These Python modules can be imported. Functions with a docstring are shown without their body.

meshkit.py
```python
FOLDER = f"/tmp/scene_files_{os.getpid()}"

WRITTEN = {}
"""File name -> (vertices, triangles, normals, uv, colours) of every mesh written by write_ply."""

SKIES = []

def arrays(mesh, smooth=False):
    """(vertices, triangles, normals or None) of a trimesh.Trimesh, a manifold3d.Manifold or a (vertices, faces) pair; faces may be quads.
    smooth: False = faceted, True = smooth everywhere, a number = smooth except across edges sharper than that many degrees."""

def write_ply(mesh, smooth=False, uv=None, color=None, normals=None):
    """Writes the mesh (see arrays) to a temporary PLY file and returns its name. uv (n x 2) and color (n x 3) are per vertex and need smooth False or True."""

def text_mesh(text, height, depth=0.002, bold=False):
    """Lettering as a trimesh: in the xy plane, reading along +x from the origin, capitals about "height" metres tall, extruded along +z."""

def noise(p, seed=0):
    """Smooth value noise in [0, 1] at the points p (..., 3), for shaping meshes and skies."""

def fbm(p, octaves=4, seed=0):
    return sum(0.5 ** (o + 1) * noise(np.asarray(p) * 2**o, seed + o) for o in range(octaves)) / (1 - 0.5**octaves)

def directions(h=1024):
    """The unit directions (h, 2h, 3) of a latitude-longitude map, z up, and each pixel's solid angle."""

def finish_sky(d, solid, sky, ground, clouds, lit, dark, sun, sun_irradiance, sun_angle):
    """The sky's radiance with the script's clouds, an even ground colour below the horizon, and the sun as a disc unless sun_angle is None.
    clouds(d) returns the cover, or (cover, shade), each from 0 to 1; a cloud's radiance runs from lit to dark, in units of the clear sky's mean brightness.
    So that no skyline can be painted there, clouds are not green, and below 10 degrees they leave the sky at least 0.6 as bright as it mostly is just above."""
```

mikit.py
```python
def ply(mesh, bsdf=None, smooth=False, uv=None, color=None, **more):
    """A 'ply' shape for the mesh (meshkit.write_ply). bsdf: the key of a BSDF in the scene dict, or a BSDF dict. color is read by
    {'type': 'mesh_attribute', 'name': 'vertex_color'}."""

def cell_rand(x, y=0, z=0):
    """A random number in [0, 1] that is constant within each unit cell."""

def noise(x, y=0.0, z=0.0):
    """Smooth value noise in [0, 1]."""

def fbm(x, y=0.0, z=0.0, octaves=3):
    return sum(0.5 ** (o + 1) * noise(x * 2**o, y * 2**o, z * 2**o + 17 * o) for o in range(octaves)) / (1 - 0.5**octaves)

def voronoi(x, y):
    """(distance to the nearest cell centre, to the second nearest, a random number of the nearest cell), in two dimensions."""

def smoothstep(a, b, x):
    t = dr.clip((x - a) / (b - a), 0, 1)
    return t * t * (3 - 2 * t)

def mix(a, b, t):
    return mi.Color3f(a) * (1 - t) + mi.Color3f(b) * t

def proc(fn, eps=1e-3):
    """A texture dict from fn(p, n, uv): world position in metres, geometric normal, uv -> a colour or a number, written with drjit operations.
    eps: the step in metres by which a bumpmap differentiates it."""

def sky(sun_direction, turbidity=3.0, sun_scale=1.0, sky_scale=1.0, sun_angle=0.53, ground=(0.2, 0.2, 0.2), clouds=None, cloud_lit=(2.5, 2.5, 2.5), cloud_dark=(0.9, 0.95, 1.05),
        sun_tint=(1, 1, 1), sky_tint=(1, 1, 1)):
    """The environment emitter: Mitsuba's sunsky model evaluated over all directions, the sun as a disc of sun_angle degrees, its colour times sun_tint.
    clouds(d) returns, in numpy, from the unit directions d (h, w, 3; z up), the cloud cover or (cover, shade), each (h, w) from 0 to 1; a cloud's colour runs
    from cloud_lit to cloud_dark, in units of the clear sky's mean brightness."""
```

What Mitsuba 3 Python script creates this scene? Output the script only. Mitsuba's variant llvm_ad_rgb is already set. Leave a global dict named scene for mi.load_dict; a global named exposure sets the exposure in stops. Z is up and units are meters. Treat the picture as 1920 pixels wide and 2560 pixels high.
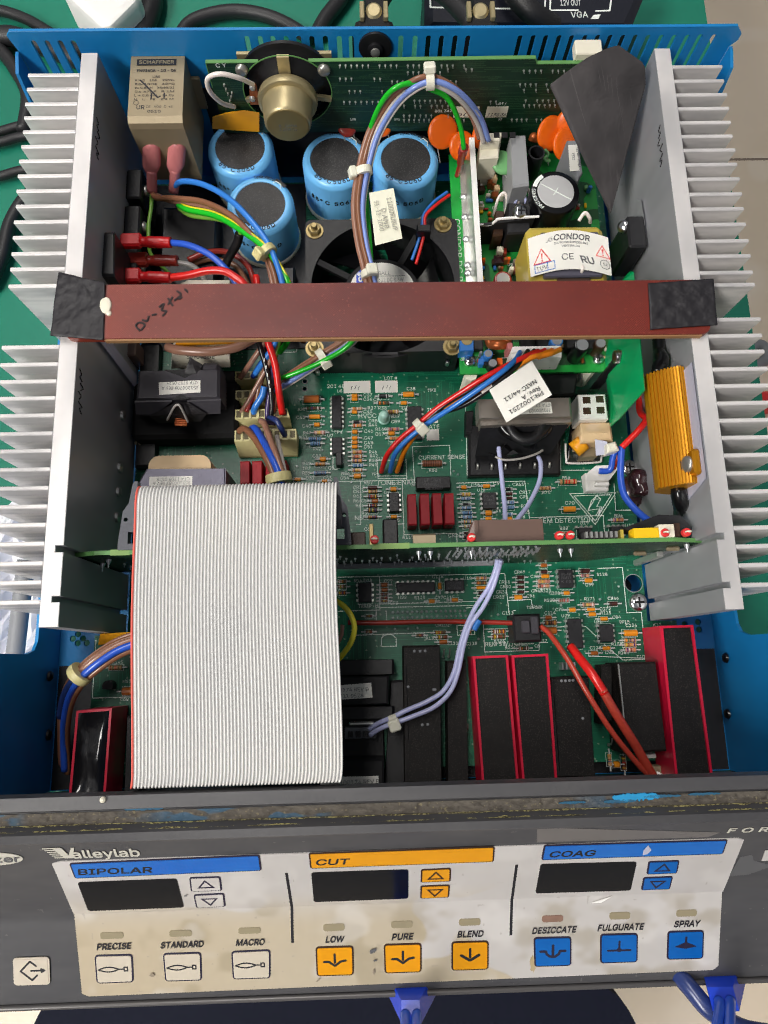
import math, random, numpy as np, trimesh, mitsuba as mi, drjit as dr, mikit, meshkit, manifold3d as m3
from shapely.geometry import Polygon, Point, box as sbox, LineString
from shapely import affinity
from mikit import noise, fbm, smoothstep, mix, cell_rand, voronoi
T = mi.ScalarTransform4f
# ---------------------------------------------------------------- camera, light, exposure
scene = {'type': 'scene'}
labels = {}
scene['camera'] = {'type': 'perspective', 'fov': 57.346, 'fov_axis': 'x', 'near_clip': 0.01, 'far_clip': 50.0,
    'to_world': T().look_at(origin=[-0.00958, 0, 0.38095], target=[0.01274, 0.20797, -0.59693], up=[0.02244, 0.97777, 0.20842])}
exposure = 0.2
scene['room_light'] = {'type': 'constant', 'radiance': {'type': 'rgb', 'value': [0.14, 0.145, 0.155]}}

def lamp(key, c, sx, sy, rad, label, tilt=0.0):
    scene[key] = {'type': 'rectangle', 'to_world': T().translate(c).rotate([0, 1, 0], tilt).rotate([1, 0, 0], 180).scale([sx, sy, 1]),
        'emitter': {'type': 'area', 'radiance': {'type': 'rgb', 'value': rad}}, 'bsdf': {'type': 'diffuse'}}
    labels[key] = {'label': label, 'category': 'ceiling lamp'}
lamp('ceiling_lamp', [-1.35, -0.95, 1.8], 0.3, 0.8, [22.5, 21.8, 20.6], 'broad white ceiling lamp left of and in front of the bench')
lamp('ceiling_lamp_001', [-0.35, 0.9, 1.9], 0.16, 0.8, [11.5, 11, 10.5], 'added long white fill lamp above and behind the bench')  # unseen fill lamp, added to lift the light from above

# ---------------------------------------------------------------- materials
def lin(r, g=None, b=None):
    if g is None: g = b = r
    c = np.array([r, g, b], float) / 255
    return [float(x) for x in np.where(c < .04045, c / 12.92, ((c + .055) / 1.055) ** 2.4)]
def mat(name, rgb, rough=.5, metal=0., spec=.5, coat=0., tex=None, bump=None, bscale=1e-4, beps=2e-4, trans=False):
    base = mikit.proc(tex) if tex else {'type': 'rgb', 'value': lin(*rgb)}
    d = {'type': 'principled', 'base_color': base, 'roughness': rough, 'metallic': metal, 'specular': spec}
    if coat: d['clearcoat'] = coat; d['clearcoat_gloss'] = .9
    if bump: d = {'type': 'bumpmap', 'arbitrary': mikit.proc(bump, eps=beps), 'scale': bscale, 'bsdf': d}
    scene[name] = {'type': 'twosided', 'bsdf': d}
M = 1000.0
def t_pcb(p, n, uv):
    x, y = p.x * M, p.y * M
    sel = noise(x * .06 + 3, y * .06, p.z * 40)
    a = cell_rand(dr.floor(x / .9), dr.floor(y / 14), 3.)
    b = cell_rand(dr.floor(x / 11), dr.floor(y / .9), 5.)
    fx = x / .9 - dr.floor(x / .9); fy = y / .9 - dr.floor(y / .9)
    tr = dr.select(sel > .5, dr.select((a > .55) & (fx > .25) & (fx < .75), 1., 0.), dr.select((b > .55) & (fy > .25) & (fy < .75), 1., 0.))
    pour = smoothstep(.52, .56, noise(x * .035 + 11, y * .035 + 4))
    c = mix(lin(6, 88, 62), lin(22, 122, 84), .7 * tr)
    c = mix(c, lin(12, 114, 82), .6 * pour)
    vx, vy = x / 5.1, y / 5.1
    d, _, w = voronoi(vx, vy)
    c = mix(c, lin(135, 165, 140), dr.select((d < .09) & (w > .45), .8, 0.))
    return mix(c, lin(9, 52, 42), .35 * fbm(x * .05, y * .05, p.z * 50))
mat('mat_pcb', (0,), .38, 0, .5, tex=t_pcb)
def t_pcbv(p, n, uv):
    x, z = p.x * M, p.z * M
    r = dr.floor(z / 1.1); f = z / 1.1 - r
    seg = noise(x * .09, r * 7.3, 2.)
    tr = dr.select((f > .3) & (f < .7) & (seg > .5), 1., 0.)
    c = mix(lin(17, 50, 35), lin(46, 82, 52), tr * .8)
    return mix(c, lin(14, 36, 26), .5 * fbm(x * .06, z * .06, 9.))
mat('mat_pcb_back', (0,), .4, 0, .5, tex=t_pcbv)
def t_psu(p, n, uv):
    x, y = p.x * M, p.y * M
    k = smoothstep(.47, .53, noise(x * .13 + 5, y * .13))
    return mix(lin(14, 70, 30), lin(26, 132, 52), k)
mat('mat_psu_board', (0,), .35, tex=t_psu)
mat('mat_board_edge', (118, 150, 84), .6)
mat('mat_green_edge', (88, 138, 76), .5)
def t_bar(p, n, uv):
    x, y = p.x * M, p.y * M
    wv = dr.sin(x * 6.0) * dr.sin(y * 6.0)
    g = cell_rand(dr.floor(x * 1.6), dr.floor(y * 1.6), 1.)
    c = mix(lin(80, 18, 12), lin(128, 46, 33), .5 + .5 * wv)
    c = mix(c, lin(80, 20, 16), smoothstep(.3, .9, fbm(x * .03, y * .05, 3.)) * .8)
    c = mix(c, lin(165, 84, 62), dr.select(g > .97, .25, 0.))
    left_tone = smoothstep(-.05, -.13, p.x)  # lighter towards the left end
    return mix(c, lin(140, 62, 46), left_tone * .4)
mat('mat_phenolic', (0,), .42, 0, .5, tex=t_bar, bump=lambda p, n, uv: dr.sin(p.x * 6000) * dr.sin(p.y * 6000), bscale=4e-5)
mat('mat_bar_edge', (150, 112, 76), .7)
def t_tape(p, n, uv):
    g = fbm(p.x * 400, p.y * 400, p.z * 400)
    return mix(lin(24, 22, 26), lin(40, 38, 42), g)
mat('mat_tape', (0,), .55, tex=t_tape, bump=lambda p, n, uv: fbm(p.x * 220, p.y * 220, p.z * 220), bscale=1.2e-3, beps=4e-4)
def t_rub(p, n, uv):
    x, y = p.x * M, p.y * M
    c = mix(lin(58, 56, 57), lin(82, 78, 79), fbm(x * .12, y * .12, p.z * 90))
    s = noise(x * .9 + y * .5, y * .07, 4.)
    return mix(c, lin(108, 104, 104), smoothstep(.88, .95, s) * .3)
mat('mat_rubber', (0,), .7, 0, .3, tex=t_rub, bump=lambda p, n, uv: fbm(p.x * 700, p.y * 700, p.z * 700), bscale=3e-4)
def t_blue(p, n, uv):
    g = fbm(p.x * 30, p.y * 30, p.z * 30)
    return mix(lin(18, 112, 176), lin(28, 130, 192), g)
mat('mat_blue_paint', (0,), .38, 0, .5, tex=t_blue, bump=lambda p, n, uv: fbm(p.x * 900, p.y * 900, p.z * 900), bscale=8e-5)
def t_alu(p, n, uv):
    g = fbm(p.x * 40, p.y * 25, p.z * 160)
    return mix(lin(188, 186, 186), lin(226, 222, 220), smoothstep(.25, .75, g))
mat('mat_alu', (0,), .42, .3, .5, tex=t_alu)
def t_plate(p, n, uv):
    g = fbm(p.x * 40, p.y * 60, p.z * 14)
    return mix(lin(150, 152, 157), lin(184, 185, 188), g)
mat('mat_plate', (0,), .42, .4, .5, tex=t_plate)
mat('mat_steel', (178, 176, 170), .34, .8)
mat('mat_chrome', (222, 222, 222), .12, 1.)
mat('mat_tin', (205, 205, 200), .3, .8)
mat('mat_brass', (160, 142, 98), .4, .7)
mat('mat_gilt', (178, 164, 126), .42, .65)
mat('mat_solder', (220, 222, 224), .25, .8)
mat('mat_can_tan', (150, 136, 110), .45, .4)
def t_gold(p, n, uv):
    return mix(lin(176, 116, 10), lin(206, 144, 20), fbm(p.x * 200, p.y * 12, p.z * 200))
mat('mat_gold', (0,), .38, .6, tex=t_gold)
mat('mat_black', (20, 20, 23), .45)
mat('mat_black_gloss', (15, 15, 17), .18)
mat('mat_dark', (26, 26, 28), .6, 0, .3)
mat('mat_ic', (32, 32, 35), .5)
mat('mat_grey', (128, 130, 134), .5)
mat('mat_grey_box', (140, 141, 143), .45)
mat('mat_connector_grey', (74, 76, 84), .5)
mat('mat_white', (232, 230, 226), .45)
mat('mat_sticker', (226, 224, 216), .6)
mat('mat_tag', (222, 220, 200), .65)
mat('mat_nylon', (226, 224, 206), .35)
mat('mat_nylon_yellow', (206, 196, 140), .4)
mat('mat_cream', (198, 190, 138), .45)
mat('mat_cream_white', (222, 216, 196), .42)
def speck(a, b, c):
    def f(p, n, uv):
        x, y, z = p.x * M, p.y * M, p.z * M
        g = cell_rand(dr.floor(x * 3.2), dr.floor(y * 3.2), dr.floor(z * 2))
        k = mix(lin(*a), lin(*b), fbm(x * .2, y * .2, z * .2))
        return mix(k, lin(*c), dr.select(g > .9, .45, 0.))
    return f
mat('mat_cap_top', (0,), .5, 0, .5, tex=speck((38, 38, 40), (58, 57, 58), (120, 120, 118)), bump=lambda p, n, uv: cell_rand(dr.floor(p.x * 2500), dr.floor(p.y * 2500), 0.), bscale=6e-5)
mat('mat_potting', (0,), .6, 0, .3, tex=speck((12, 11, 11), (25, 22, 21), (76, 68, 62)), bump=lambda p, n, uv: fbm(p.x * 1500, p.y * 1500, p.z * 300), bscale=6e-5, beps=1e-4)
mat('mat_gloss_potting', (16, 15, 19), .12, 0, .6, coat=.6, bump=lambda p, n, uv: fbm(p.x * 160, p.y * 90, p.z * 100), bscale=7e-4, beps=3e-4)
mat('mat_sleeve_blue', (112, 186, 240), .3, 0, .5, coat=.3)
mat('mat_relay_red', (196, 22, 56), .35)
mat('mat_film_red', (158, 30, 40), .5, 0, .3)
mat('mat_disc_orange', (226, 98, 18), .3)
mat('mat_varistor_green', (112, 172, 112), .4)
mat('mat_varistor_brown', (48, 20, 26), .1, 0, .6, coat=.8)
mat('mat_yellow_tape', (178, 158, 66), .35)
mat('mat_yellow', (236, 190, 22), .4)
mat('mat_orange_tape', (222, 152, 26), .4)
mat('mat_copper', (176, 96, 52), .35, .6)
mat('mat_paper_tan', (206, 178, 138), .6)
mat('mat_ferrite', (62, 60, 66), .42, .15)
mat('mat_lamination', (92, 90, 104), .4, .4)
mat('mat_shield_green', (8, 156, 92), .3)
mat('mat_mica', (176, 178, 196), .5)
mat('mat_trim_blue', (40, 108, 182), .4)
mat('mat_test_red', (214, 52, 52), .4)
mat('mat_spade_red', (186, 26, 30), .3)
mat('mat_spade_pink', (186, 112, 112), .25)
mat('mat_print_white', (226, 232, 226), .6)
mat('mat_print_black', (24, 24, 30), .6)
mat('mat_print_grey', (88, 88, 90), .6)
mat('mat_print_red', (216, 62, 58), .6)
mat('mat_print_blue', (50, 106, 190), .6)
mat('mat_ink', (46, 34, 36), .7)
for k, c in dict(brown=(128, 86, 62), brown2=(146, 106, 88), blue=(40, 84, 190), skyblue=(48, 120, 204), red=(214, 34, 30), black=(22, 22, 25), white=(226, 216, 208), lavender=(178, 182, 220),
                 lilac=(120, 142, 206), grey=(150, 146, 142), orange=(228, 128, 20), green=(26, 176, 36), lime=(112, 160, 60), yellow=(206, 196, 44), darkred=(150, 44, 34), clear=(190, 182, 176), redclear=(176, 62, 46), navy=(36, 52, 104), purple=(66, 52, 96)).items():
    mat('wire_' + k, c, .28, 0, .5, coat=.35)
scene['mat_vc'] = {'type': 'twosided', 'bsdf': {'type': 'principled', 'base_color': {'type': 'mesh_attribute', 'name': 'vertex_color'}, 'roughness': .35, 'specular': .5}}
def t_rib(p, n, uv): return mix(lin(200, 200, 200), lin(212, 210, 205), fbm(p.x * 30, p.y * 18, 3.))
mat('mat_ribbon', (0,), .3, 0, .5, tex=t_rib)
mat('mat_ribbon_web', (148, 148, 148), .4)
mat('mat_ribbon_red', (222, 96, 84), .4)
def t_mat(p, n, uv):
    return mix(lin(20, 104, 84), lin(34, 124, 100), fbm(p.x * 9, p.y * 9, 0.))
mat('mat_bench', (0,), .35, tex=t_mat)
def t_floor(p, n, uv):
    fx = (p.x - .6) / .6; fy = (p.y - .873) / .6
    gx = dr.abs(fx - dr.round(fx)); gy = dr.abs(fy - dr.round(fy))
    c = mix(lin(224, 206, 180), lin(232, 216, 196), fbm(p.x * 4, p.y * 4, 0.))
    c = mix(c, lin(236, 224, 208), smoothstep(.62, .8, noise(p.x * 14, p.y * 14, 2.)) * .4)
    return mix(c, lin(120, 104, 92), dr.select(dr.minimum(gx, gy) < .004, .9, 0.))
mat('mat_floor', (0,), .35, tex=t_floor)
def t_bez(p, n, uv):
    x, y = p.x * M, p.y * M
    c = mix(lin(62, 62, 66), lin(80, 79, 80), fbm(x * .05, y * .2, p.z * 100))
    return mix(c, lin(120, 116, 110), smoothstep(.92, .96, noise(x * .6, y * .8, p.z * 200)) * .35)
mat('mat_bezel', (0,), .42, tex=t_bez)
def t_gask(p, n, uv):
    x, y, z = p.x * M, p.y * M, p.z * M
    c = mix(lin(58, 54, 50), lin(104, 98, 90), fbm(x * .5, y * .8, z * .5))
    c = mix(c, lin(128, 118, 88), smoothstep(.7, .8, noise(x * 1.4, y * 1.6, z)) * .6)
    bl = smoothstep(.56, .64, fbm(x * .09 + 7, y * .3, 1.)) * smoothstep(.35, .6, noise(x * .035 + 2.3, 3., 5.))
    return mix(c, lin(38, 92, 124), bl * .55)
mat('mat_gasket', (0,), .8, 0, .2, tex=t_gask, bump=lambda p, n, uv: fbm(p.x * 900, p.y * 900, p.z * 900), bscale=1e-3, beps=2e-4)
def t_crumb(p, n, uv):
    x, y, z = p.x * M, p.y * M, p.z * M
    return mix(lin(86, 80, 66), lin(178, 168, 112), smoothstep(.4, .65, noise(x * 1.8, y * 1.8, z * 1.8)))
mat('mat_crumb', (0,), .8, 0, .2, tex=t_crumb, bump=lambda p, n, uv: fbm(p.x * 1400, p.y * 1400, p.z * 1400), bscale=1.5e-3, beps=2e-4)
def t_over(p, n, uv):
    x, y = p.x * M, p.y * M
    c = mix(lin(190, 186, 183), lin(178, 174, 171), fbm(x * .06, y * .08, p.z * 30))
    st = smoothstep(.5, .53, fbm(x * .022 + 4.7, y * .03 + 1.3, 2.)) * smoothstep(-80, -100, y)
    c = mix(c, lin(176, 160, 126), st * .65)
    c = mix(c, lin(176, 160, 132), smoothstep(-30, -105, x) * smoothstep(-70, -105, y) * .35)
    c = mix(c, lin(142, 130, 104), smoothstep(.5, .72, fbm(x * .07 + 1.7, y * .09, 5.)) * smoothstep(-84, -96, y) * .45)
    c = mix(c, lin(206, 203, 200), smoothstep(.55, .7, fbm(x * .05 + 9, y * .06 + 3, 8.)) * .35)
    return mix(c, lin(150, 142, 134), smoothstep(.95, .98, noise(x * .45, y * .5, 6.)) * .4)
mat('mat_overlay', (0,), .33, 0, .5, tex=t_over)
def t_over2(a, b):
    def f(p, n, uv): return mix(lin(*a), lin(*b), fbm(p.x * 70, p.y * 70, p.z * 40))
    return f
mat('mat_key_blue', (0,), .35, tex=t_over2((4, 82, 158), (14, 98, 176)))
mat('mat_head_blue', (0,), .35, tex=t_over2((10, 86, 180), (34, 108, 186)))
mat('mat_key_yellow', (0,), .35, tex=t_over2((208, 136, 4), (218, 150, 10)))
mat('mat_key_white', (0,), .4, tex=t_over2((186, 176, 158), (196, 187, 172)))
mat('mat_window', (142, 132, 108), .3)
mat('mat_panel_print', (186, 183, 172), .5)
mat('mat_window_red', (132, 104, 90), .3)
mat('mat_outline', (34, 30, 52), .5)
mat('mat_outline_brown', (52, 30, 14), .5)
mat('mat_display', (10, 10, 13), .14, 0, .5)
mat('mat_cloth', (19, 22, 38), .8, 0, .2, bump=lambda p, n, uv: fbm(p.x * 500, p.y * 500, p.z * 500), bscale=6e-4, beps=5e-4)
mat('mat_plug_blue', (24, 60, 184), .3)
mat('mat_cord', (30, 30, 32), .5)
mat('mat_navy_box', (22, 24, 34), .4)
scene['mat_bag'] = {'type': 'twosided', 'bsdf': {'type': 'principled', 'base_color': {'type': 'rgb', 'value': lin(214, 214, 220)}, 'roughness': .2, 'specular': .7}}
scene['mat_glass'] = {'type': 'thindielectric'}

# ---------------------------------------------------------------- mesh helpers
def nxt(key):
    if key not in scene and key not in labels: return key
    i = 1
    while f'{key}_{i:03d}' in scene or f'{key}_{i:03d}' in labels: i += 1
    return f'{key}_{i:03d}'
def thing(name, label, cat, group=None, kind=None):
    k = nxt(name); labels[k] = {'label': label, 'category': cat}
    if group: labels[k]['group'] = group
    if kind: labels[k]['kind'] = kind
    return k
def part(parent, name, mesh, m, smooth=False, label=None, kind=None, color=None, xf=None):
    k = nxt(parent + '__' + name)
    scene[k] = mikit.ply(mesh, m, smooth=smooth, color=color)
    if xf is not None: scene[k]['to_world'] = xf
    if label or kind:
        labels[k] = {}
        if label: labels[k]['label'] = label
        if kind: labels[k]['kind'] = kind
    return k
def single(name, mesh, m, label, cat, group=None, kind=None, smooth=False):
    k = nxt(name); scene[k] = mikit.ply(mesh, m, smooth=smooth)
    labels[k] = {'label': label, 'category': cat} if cat else {'label': label}
    if group: labels[k]['group'] = group
    if kind: labels[k]['kind'] = kind
    return k
def arr(mesh):
    if hasattr(mesh, 'to_mesh'):
        q = mesh.to_mesh(); return np.asarray(q.vert_properties[:, :3], float), np.asarray(q.tri_verts, int)
    if hasattr(mesh, 'vertices'): return np.asarray(mesh.vertices, float), np.asarray(mesh.faces, int)
    return np.asarray(mesh[0], float), np.asarray(mesh[1], int)
def cat(*ms):
    ms = [arr(x) for x in (ms[0] if len(ms) == 1 and isinstance(ms[0], list) else ms)]
    o = np.cumsum([0] + [len(v) for v, f in ms])
    return np.vstack([v for v, f in ms]), np.vstack([f + k for (v, f), k in zip(ms, o)])
def hull(pts): return arr(m3.Manifold.hull_points(np.asarray(pts, float).astype(np.float64)))
def bx(x0, x1, y0, y1, z0, z1, b=0.):
    lo = np.minimum([x0, y0, z0], [x1, y1, z1]); hi = np.maximum([x0, y0, z0], [x1, y1, z1])
    b = min(b, .45 * min(hi - lo)); P = []
    for i in (0, 1):
        for j in (0, 1):
            for k in (0, 1):
                c = np.array([(lo, hi)[i][0], (lo, hi)[j][1], (lo, hi)[k][2]]); s = np.array([1 - 2 * i, 1 - 2 * j, 1 - 2 * k]) * b
                if b: P += [c + s * [0, 1, 1], c + s * [1, 0, 1], c + s * [1, 1, 0]]
                else: P.append(c)
    return hull(P)
def blk(top, zb, b=.0006, dx=0, dy=0):
    t = np.array(top, float); c = t.mean(0); z = t[:, 2].mean(); P = []
    for q in t:
        P += [[q[0] + dx, q[1] + dy, zb]]
        r = np.array([q[0], q[1]]); inn = r + (c[:2] - r) * min(.4, b * 1.3 / max(np.linalg.norm(c[:2] - r), 1e-6))
        P += [[q[0], q[1], q[2] - b], [inn[0], inn[1], q[2]]]
    return hull(P)
def lathe(prof, c=(0, 0, 0), n=32, axis=(0, 0, 1)):
    prof = np.array(prof, float); m = len(prof); a = np.arange(n) * 2 * np.pi / n
    v = np.stack([prof[:, None, 0] * np.cos(a), prof[:, None, 0] * np.sin(a), np.repeat(prof[:, 1:2], n, 1)], -1).reshape(-1, 3)
    F = []
    for i in range(m - 1):
        for j in range(n):
            p, q = i * n + j, i * n + (j + 1) % n
            F += [[p, q, q + n], [p, q + n, p + n]]
    v = np.vstack([v, [[0, 0, prof[0, 1]], [0, 0, prof[-1, 1]]]]); k = len(v)
    for j in range(n):
        F += [[k - 2, (j + 1) % n, j], [k - 1, (m - 1) * n + j, (m - 1) * n + (j + 1) % n]]
    return turn((v, np.array(F)), axis, c)
def turn(mesh, axis, c):
    v, f = arr(mesh); z = np.array(axis, float); z /= np.linalg.norm(z)
    x = np.cross([0, 1, 0] if abs(z[1]) < .9 else [0, 0, 1], z); x /= np.linalg.norm(x); y = np.cross(z, x)
    return v @ np.stack([x, y, z]) + np.array(c), f
def cyl(p0, p1, r, n=20, b=0., r1=None):
    p0, p1 = np.array(p0, float), np.array(p1, float); L = np.linalg.norm(p1 - p0); r1 = r if r1 is None else r1
    prof = [(r, 0), (r1, L)] if not b else [(r - b, 0), (r, b), (r1, L - b), (r1 - b, L)]
    return lathe(prof, p0, n, p1 - p0)
def spline(P, k=8):
    P = np.array(P, float)
    if len(P) < 3: return np.linspace(P[0], P[-1], 4)
    Q = np.vstack([2 * P[0] - P[1], P, 2 * P[-1] - P[-2]]); o = []
    for i in range(1, len(Q) - 2):
        t = np.linspace(0, 1, k, endpoint=False)[:, None]; a, b, c, d = Q[i - 1], Q[i], Q[i + 1], Q[i + 2]
        o.append(.5 * (2 * b + (c - a) * t + (2 * a - 5 * b + 4 * c - d) * t ** 2 + (3 * b - a - 3 * c + d) * t ** 3))
    return np.vstack(o + [P[-1:]])
def tube(P, r, n=10, k=8):
    P = spline(P, k); m = len(P); t = np.gradient(P, axis=0); t /= np.linalg.norm(t, axis=1, keepdims=True) + 1e-12
    u = np.cross(t[0], [0, 0, 1.]); u = u if np.linalg.norm(u) > 1e-3 else np.array([1., 0, 0]); N = []
    for i in range(m):
        u = u - t[i] * (u @ t[i]); u /= np.linalg.norm(u) + 1e-12; N.append(u)
    N = np.array(N); B = np.cross(t, N); a = np.arange(n) * 2 * np.pi / n
    rr = np.broadcast_to(r, (m,))[:, None, None]
    v = (P[:, None] + rr * (np.cos(a)[None, :, None] * N[:, None] + np.sin(a)[None, :, None] * B[:, None])).reshape(-1, 3)
    i, j = np.meshgrid(np.arange(m - 1), np.arange(n), indexing='ij'); A = i * n + j; Bq = i * n + (j + 1) % n
    F = np.vstack([np.stack([A, Bq, Bq + n], -1).reshape(-1, 3), np.stack([A, Bq + n, A + n], -1).reshape(-1, 3)])
    v = np.vstack([v, P[:1], P[-1:]]); e = len(v); jj = np.arange(n)
    F = np.vstack([F, np.stack([np.full(n, e - 2), (jj + 1) % n, jj], -1), np.stack([np.full(n, e - 1), (m - 1) * n + jj, (m - 1) * n + (jj + 1) % n], -1)])
    return v, F
def frame(o, ux, uy):
    ux, uy = np.array(ux, float), np.array(uy, float); n = np.cross(ux, uy); n /= np.linalg.norm(n)
    A = np.eye(4); A[:3, 0], A[:3, 1], A[:3, 2], A[:3, 3] = ux, uy, n, o; return A
def app(A, mesh):
    v, f = arr(mesh); return v @ A[:3, :3].T + A[:3, 3], f
def ext(poly, h, A=None, z0=0.):
    ms = [trimesh.creation.extrude_polygon(g, h, engine='earcut') for g in getattr(poly, 'geoms', [poly])]
    v, f = cat([arr(m) for m in ms]); v = v + [0, 0, z0]
    return app(A, (v, f)) if A is not None else (v, f)
def text(s, h, o, ux=(1, 0, 0), uy=(0, 1, 0), depth=.00012, bold=False, slant=0., width=None, z0=0.):
    v, f = arr(meshkit.text_mesh(s, h, depth, bold)); v = v.copy()
    w = v[:, 0].max() - v[:, 0].min()
    if width: v[:, 0] = (v[:, 0] - v[:, 0].min()) * width / w
    v[:, 0] += slant * v[:, 1]; v[:, 2] += z0
    return app(frame(o, ux, uy), (v, f))
def rrect(x0, x1, y0, y1, r):
    r = min(r, .49 * min(abs(x1 - x0), abs(y1 - y0)))
    return sbox(min(x0, x1) + r, min(y0, y1) + r, max(x0, x1) - r, max(y0, y1) - r).buffer(r, quad_segs=5)
def rpoly(pts, r): return Polygon(pts).buffer(-r).buffer(r, quad_segs=5)
def screw(parent, name, c, axis, r, h, m='mat_steel', slot=True):
    k = part(parent, name, lathe([(r, 0), (r, h * .45), (r * .86, h * .8), (r * .5, h)], c, 24, axis), m, 40)
    if slot:
        v = cat(bx(-r * .55, r * .55, -r * .11, r * .11, h * .8, h * 1.03), bx(-r * .11, r * .11, -r * .55, r * .55, h * .8, h * 1.03))
        part(k, 'slot', turn(v, axis, c), 'mat_dark')
    return k
def tie(parent, c, d, r, w=.003, m='mat_nylon', head=None):
    """cable tie: a band round a bundle at c with direction d, and its square head"""
    k = part(parent, 'cable_tie', lathe([(r * .8, -w / 2), (r, -w / 2), (r * 1.02, 0), (r, w / 2), (r * .8, w / 2)], c, 20, d), m, 40)
    h = np.array(head if head is not None else (0, 0, 1), float)
    d = np.array(d, float) / np.linalg.norm(d); h = h - d * (h @ d); h /= np.linalg.norm(h)
    A = frame(np.array(c) + h * r * .9, np.cross(d, h), d); A[:3, 2] = h
    part(k, 'tie_head', app(A, bx(-.0026, .0026, -.0026, .0026, 0, .0034, .0006)), m)
ZR, ZB = .105, .028
# ---------------------------------------------------------------- setting
single('floor', bx(-4, 4, -4, 4, -.74, -.72), 'mat_floor', 'beige tiled floor with dark joints', None, kind='structure')
bench = ext(rrect(-1.0, .2205, -.112, .9, .01), .03, None, -.03)
single('bench_mat', bench, 'mat_bench', 'green bench top under the opened instrument', None, kind='structure')

# ---------------------------------------------------------------- blue chassis
ch = thing('chassis', 'open blue sheet metal instrument housing with slotted back wall', 'chassis')
fl_ = sbox(-.1705, -.058, .1705, .2865)
for x, y, z in ((-.1602,.0179,.012), (-.1627,.0156,.012), (-.1576,.0156,.012), (-.1601,.0133,.012), (-.1555,.0133,.012), (.1547,.0149,.012), (.1573,.0124,.012), (.1618,.0158,.012), (.1619,.0119,.012), (.1577,.0087,.012)): fl_ = fl_.difference(Point(x, y).buffer(.0016, quad_segs=5))
part(ch, 'floor_pan', ext(fl_, .0015, None, .0105), 'mat_blue_paint')
part(ch, 'shade_film', bx(-.1685, .1685, -.0575, .002, .0121, .0124), 'mat_black')  # black sheet stands in for the shade on the blue floor pan
part(ch, 'shade_film', bx(-.089, .036, .2838, .2848, .0125, .078), 'mat_black')  # black sheet stands in for the shade low on the back wall
slots = []
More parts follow.
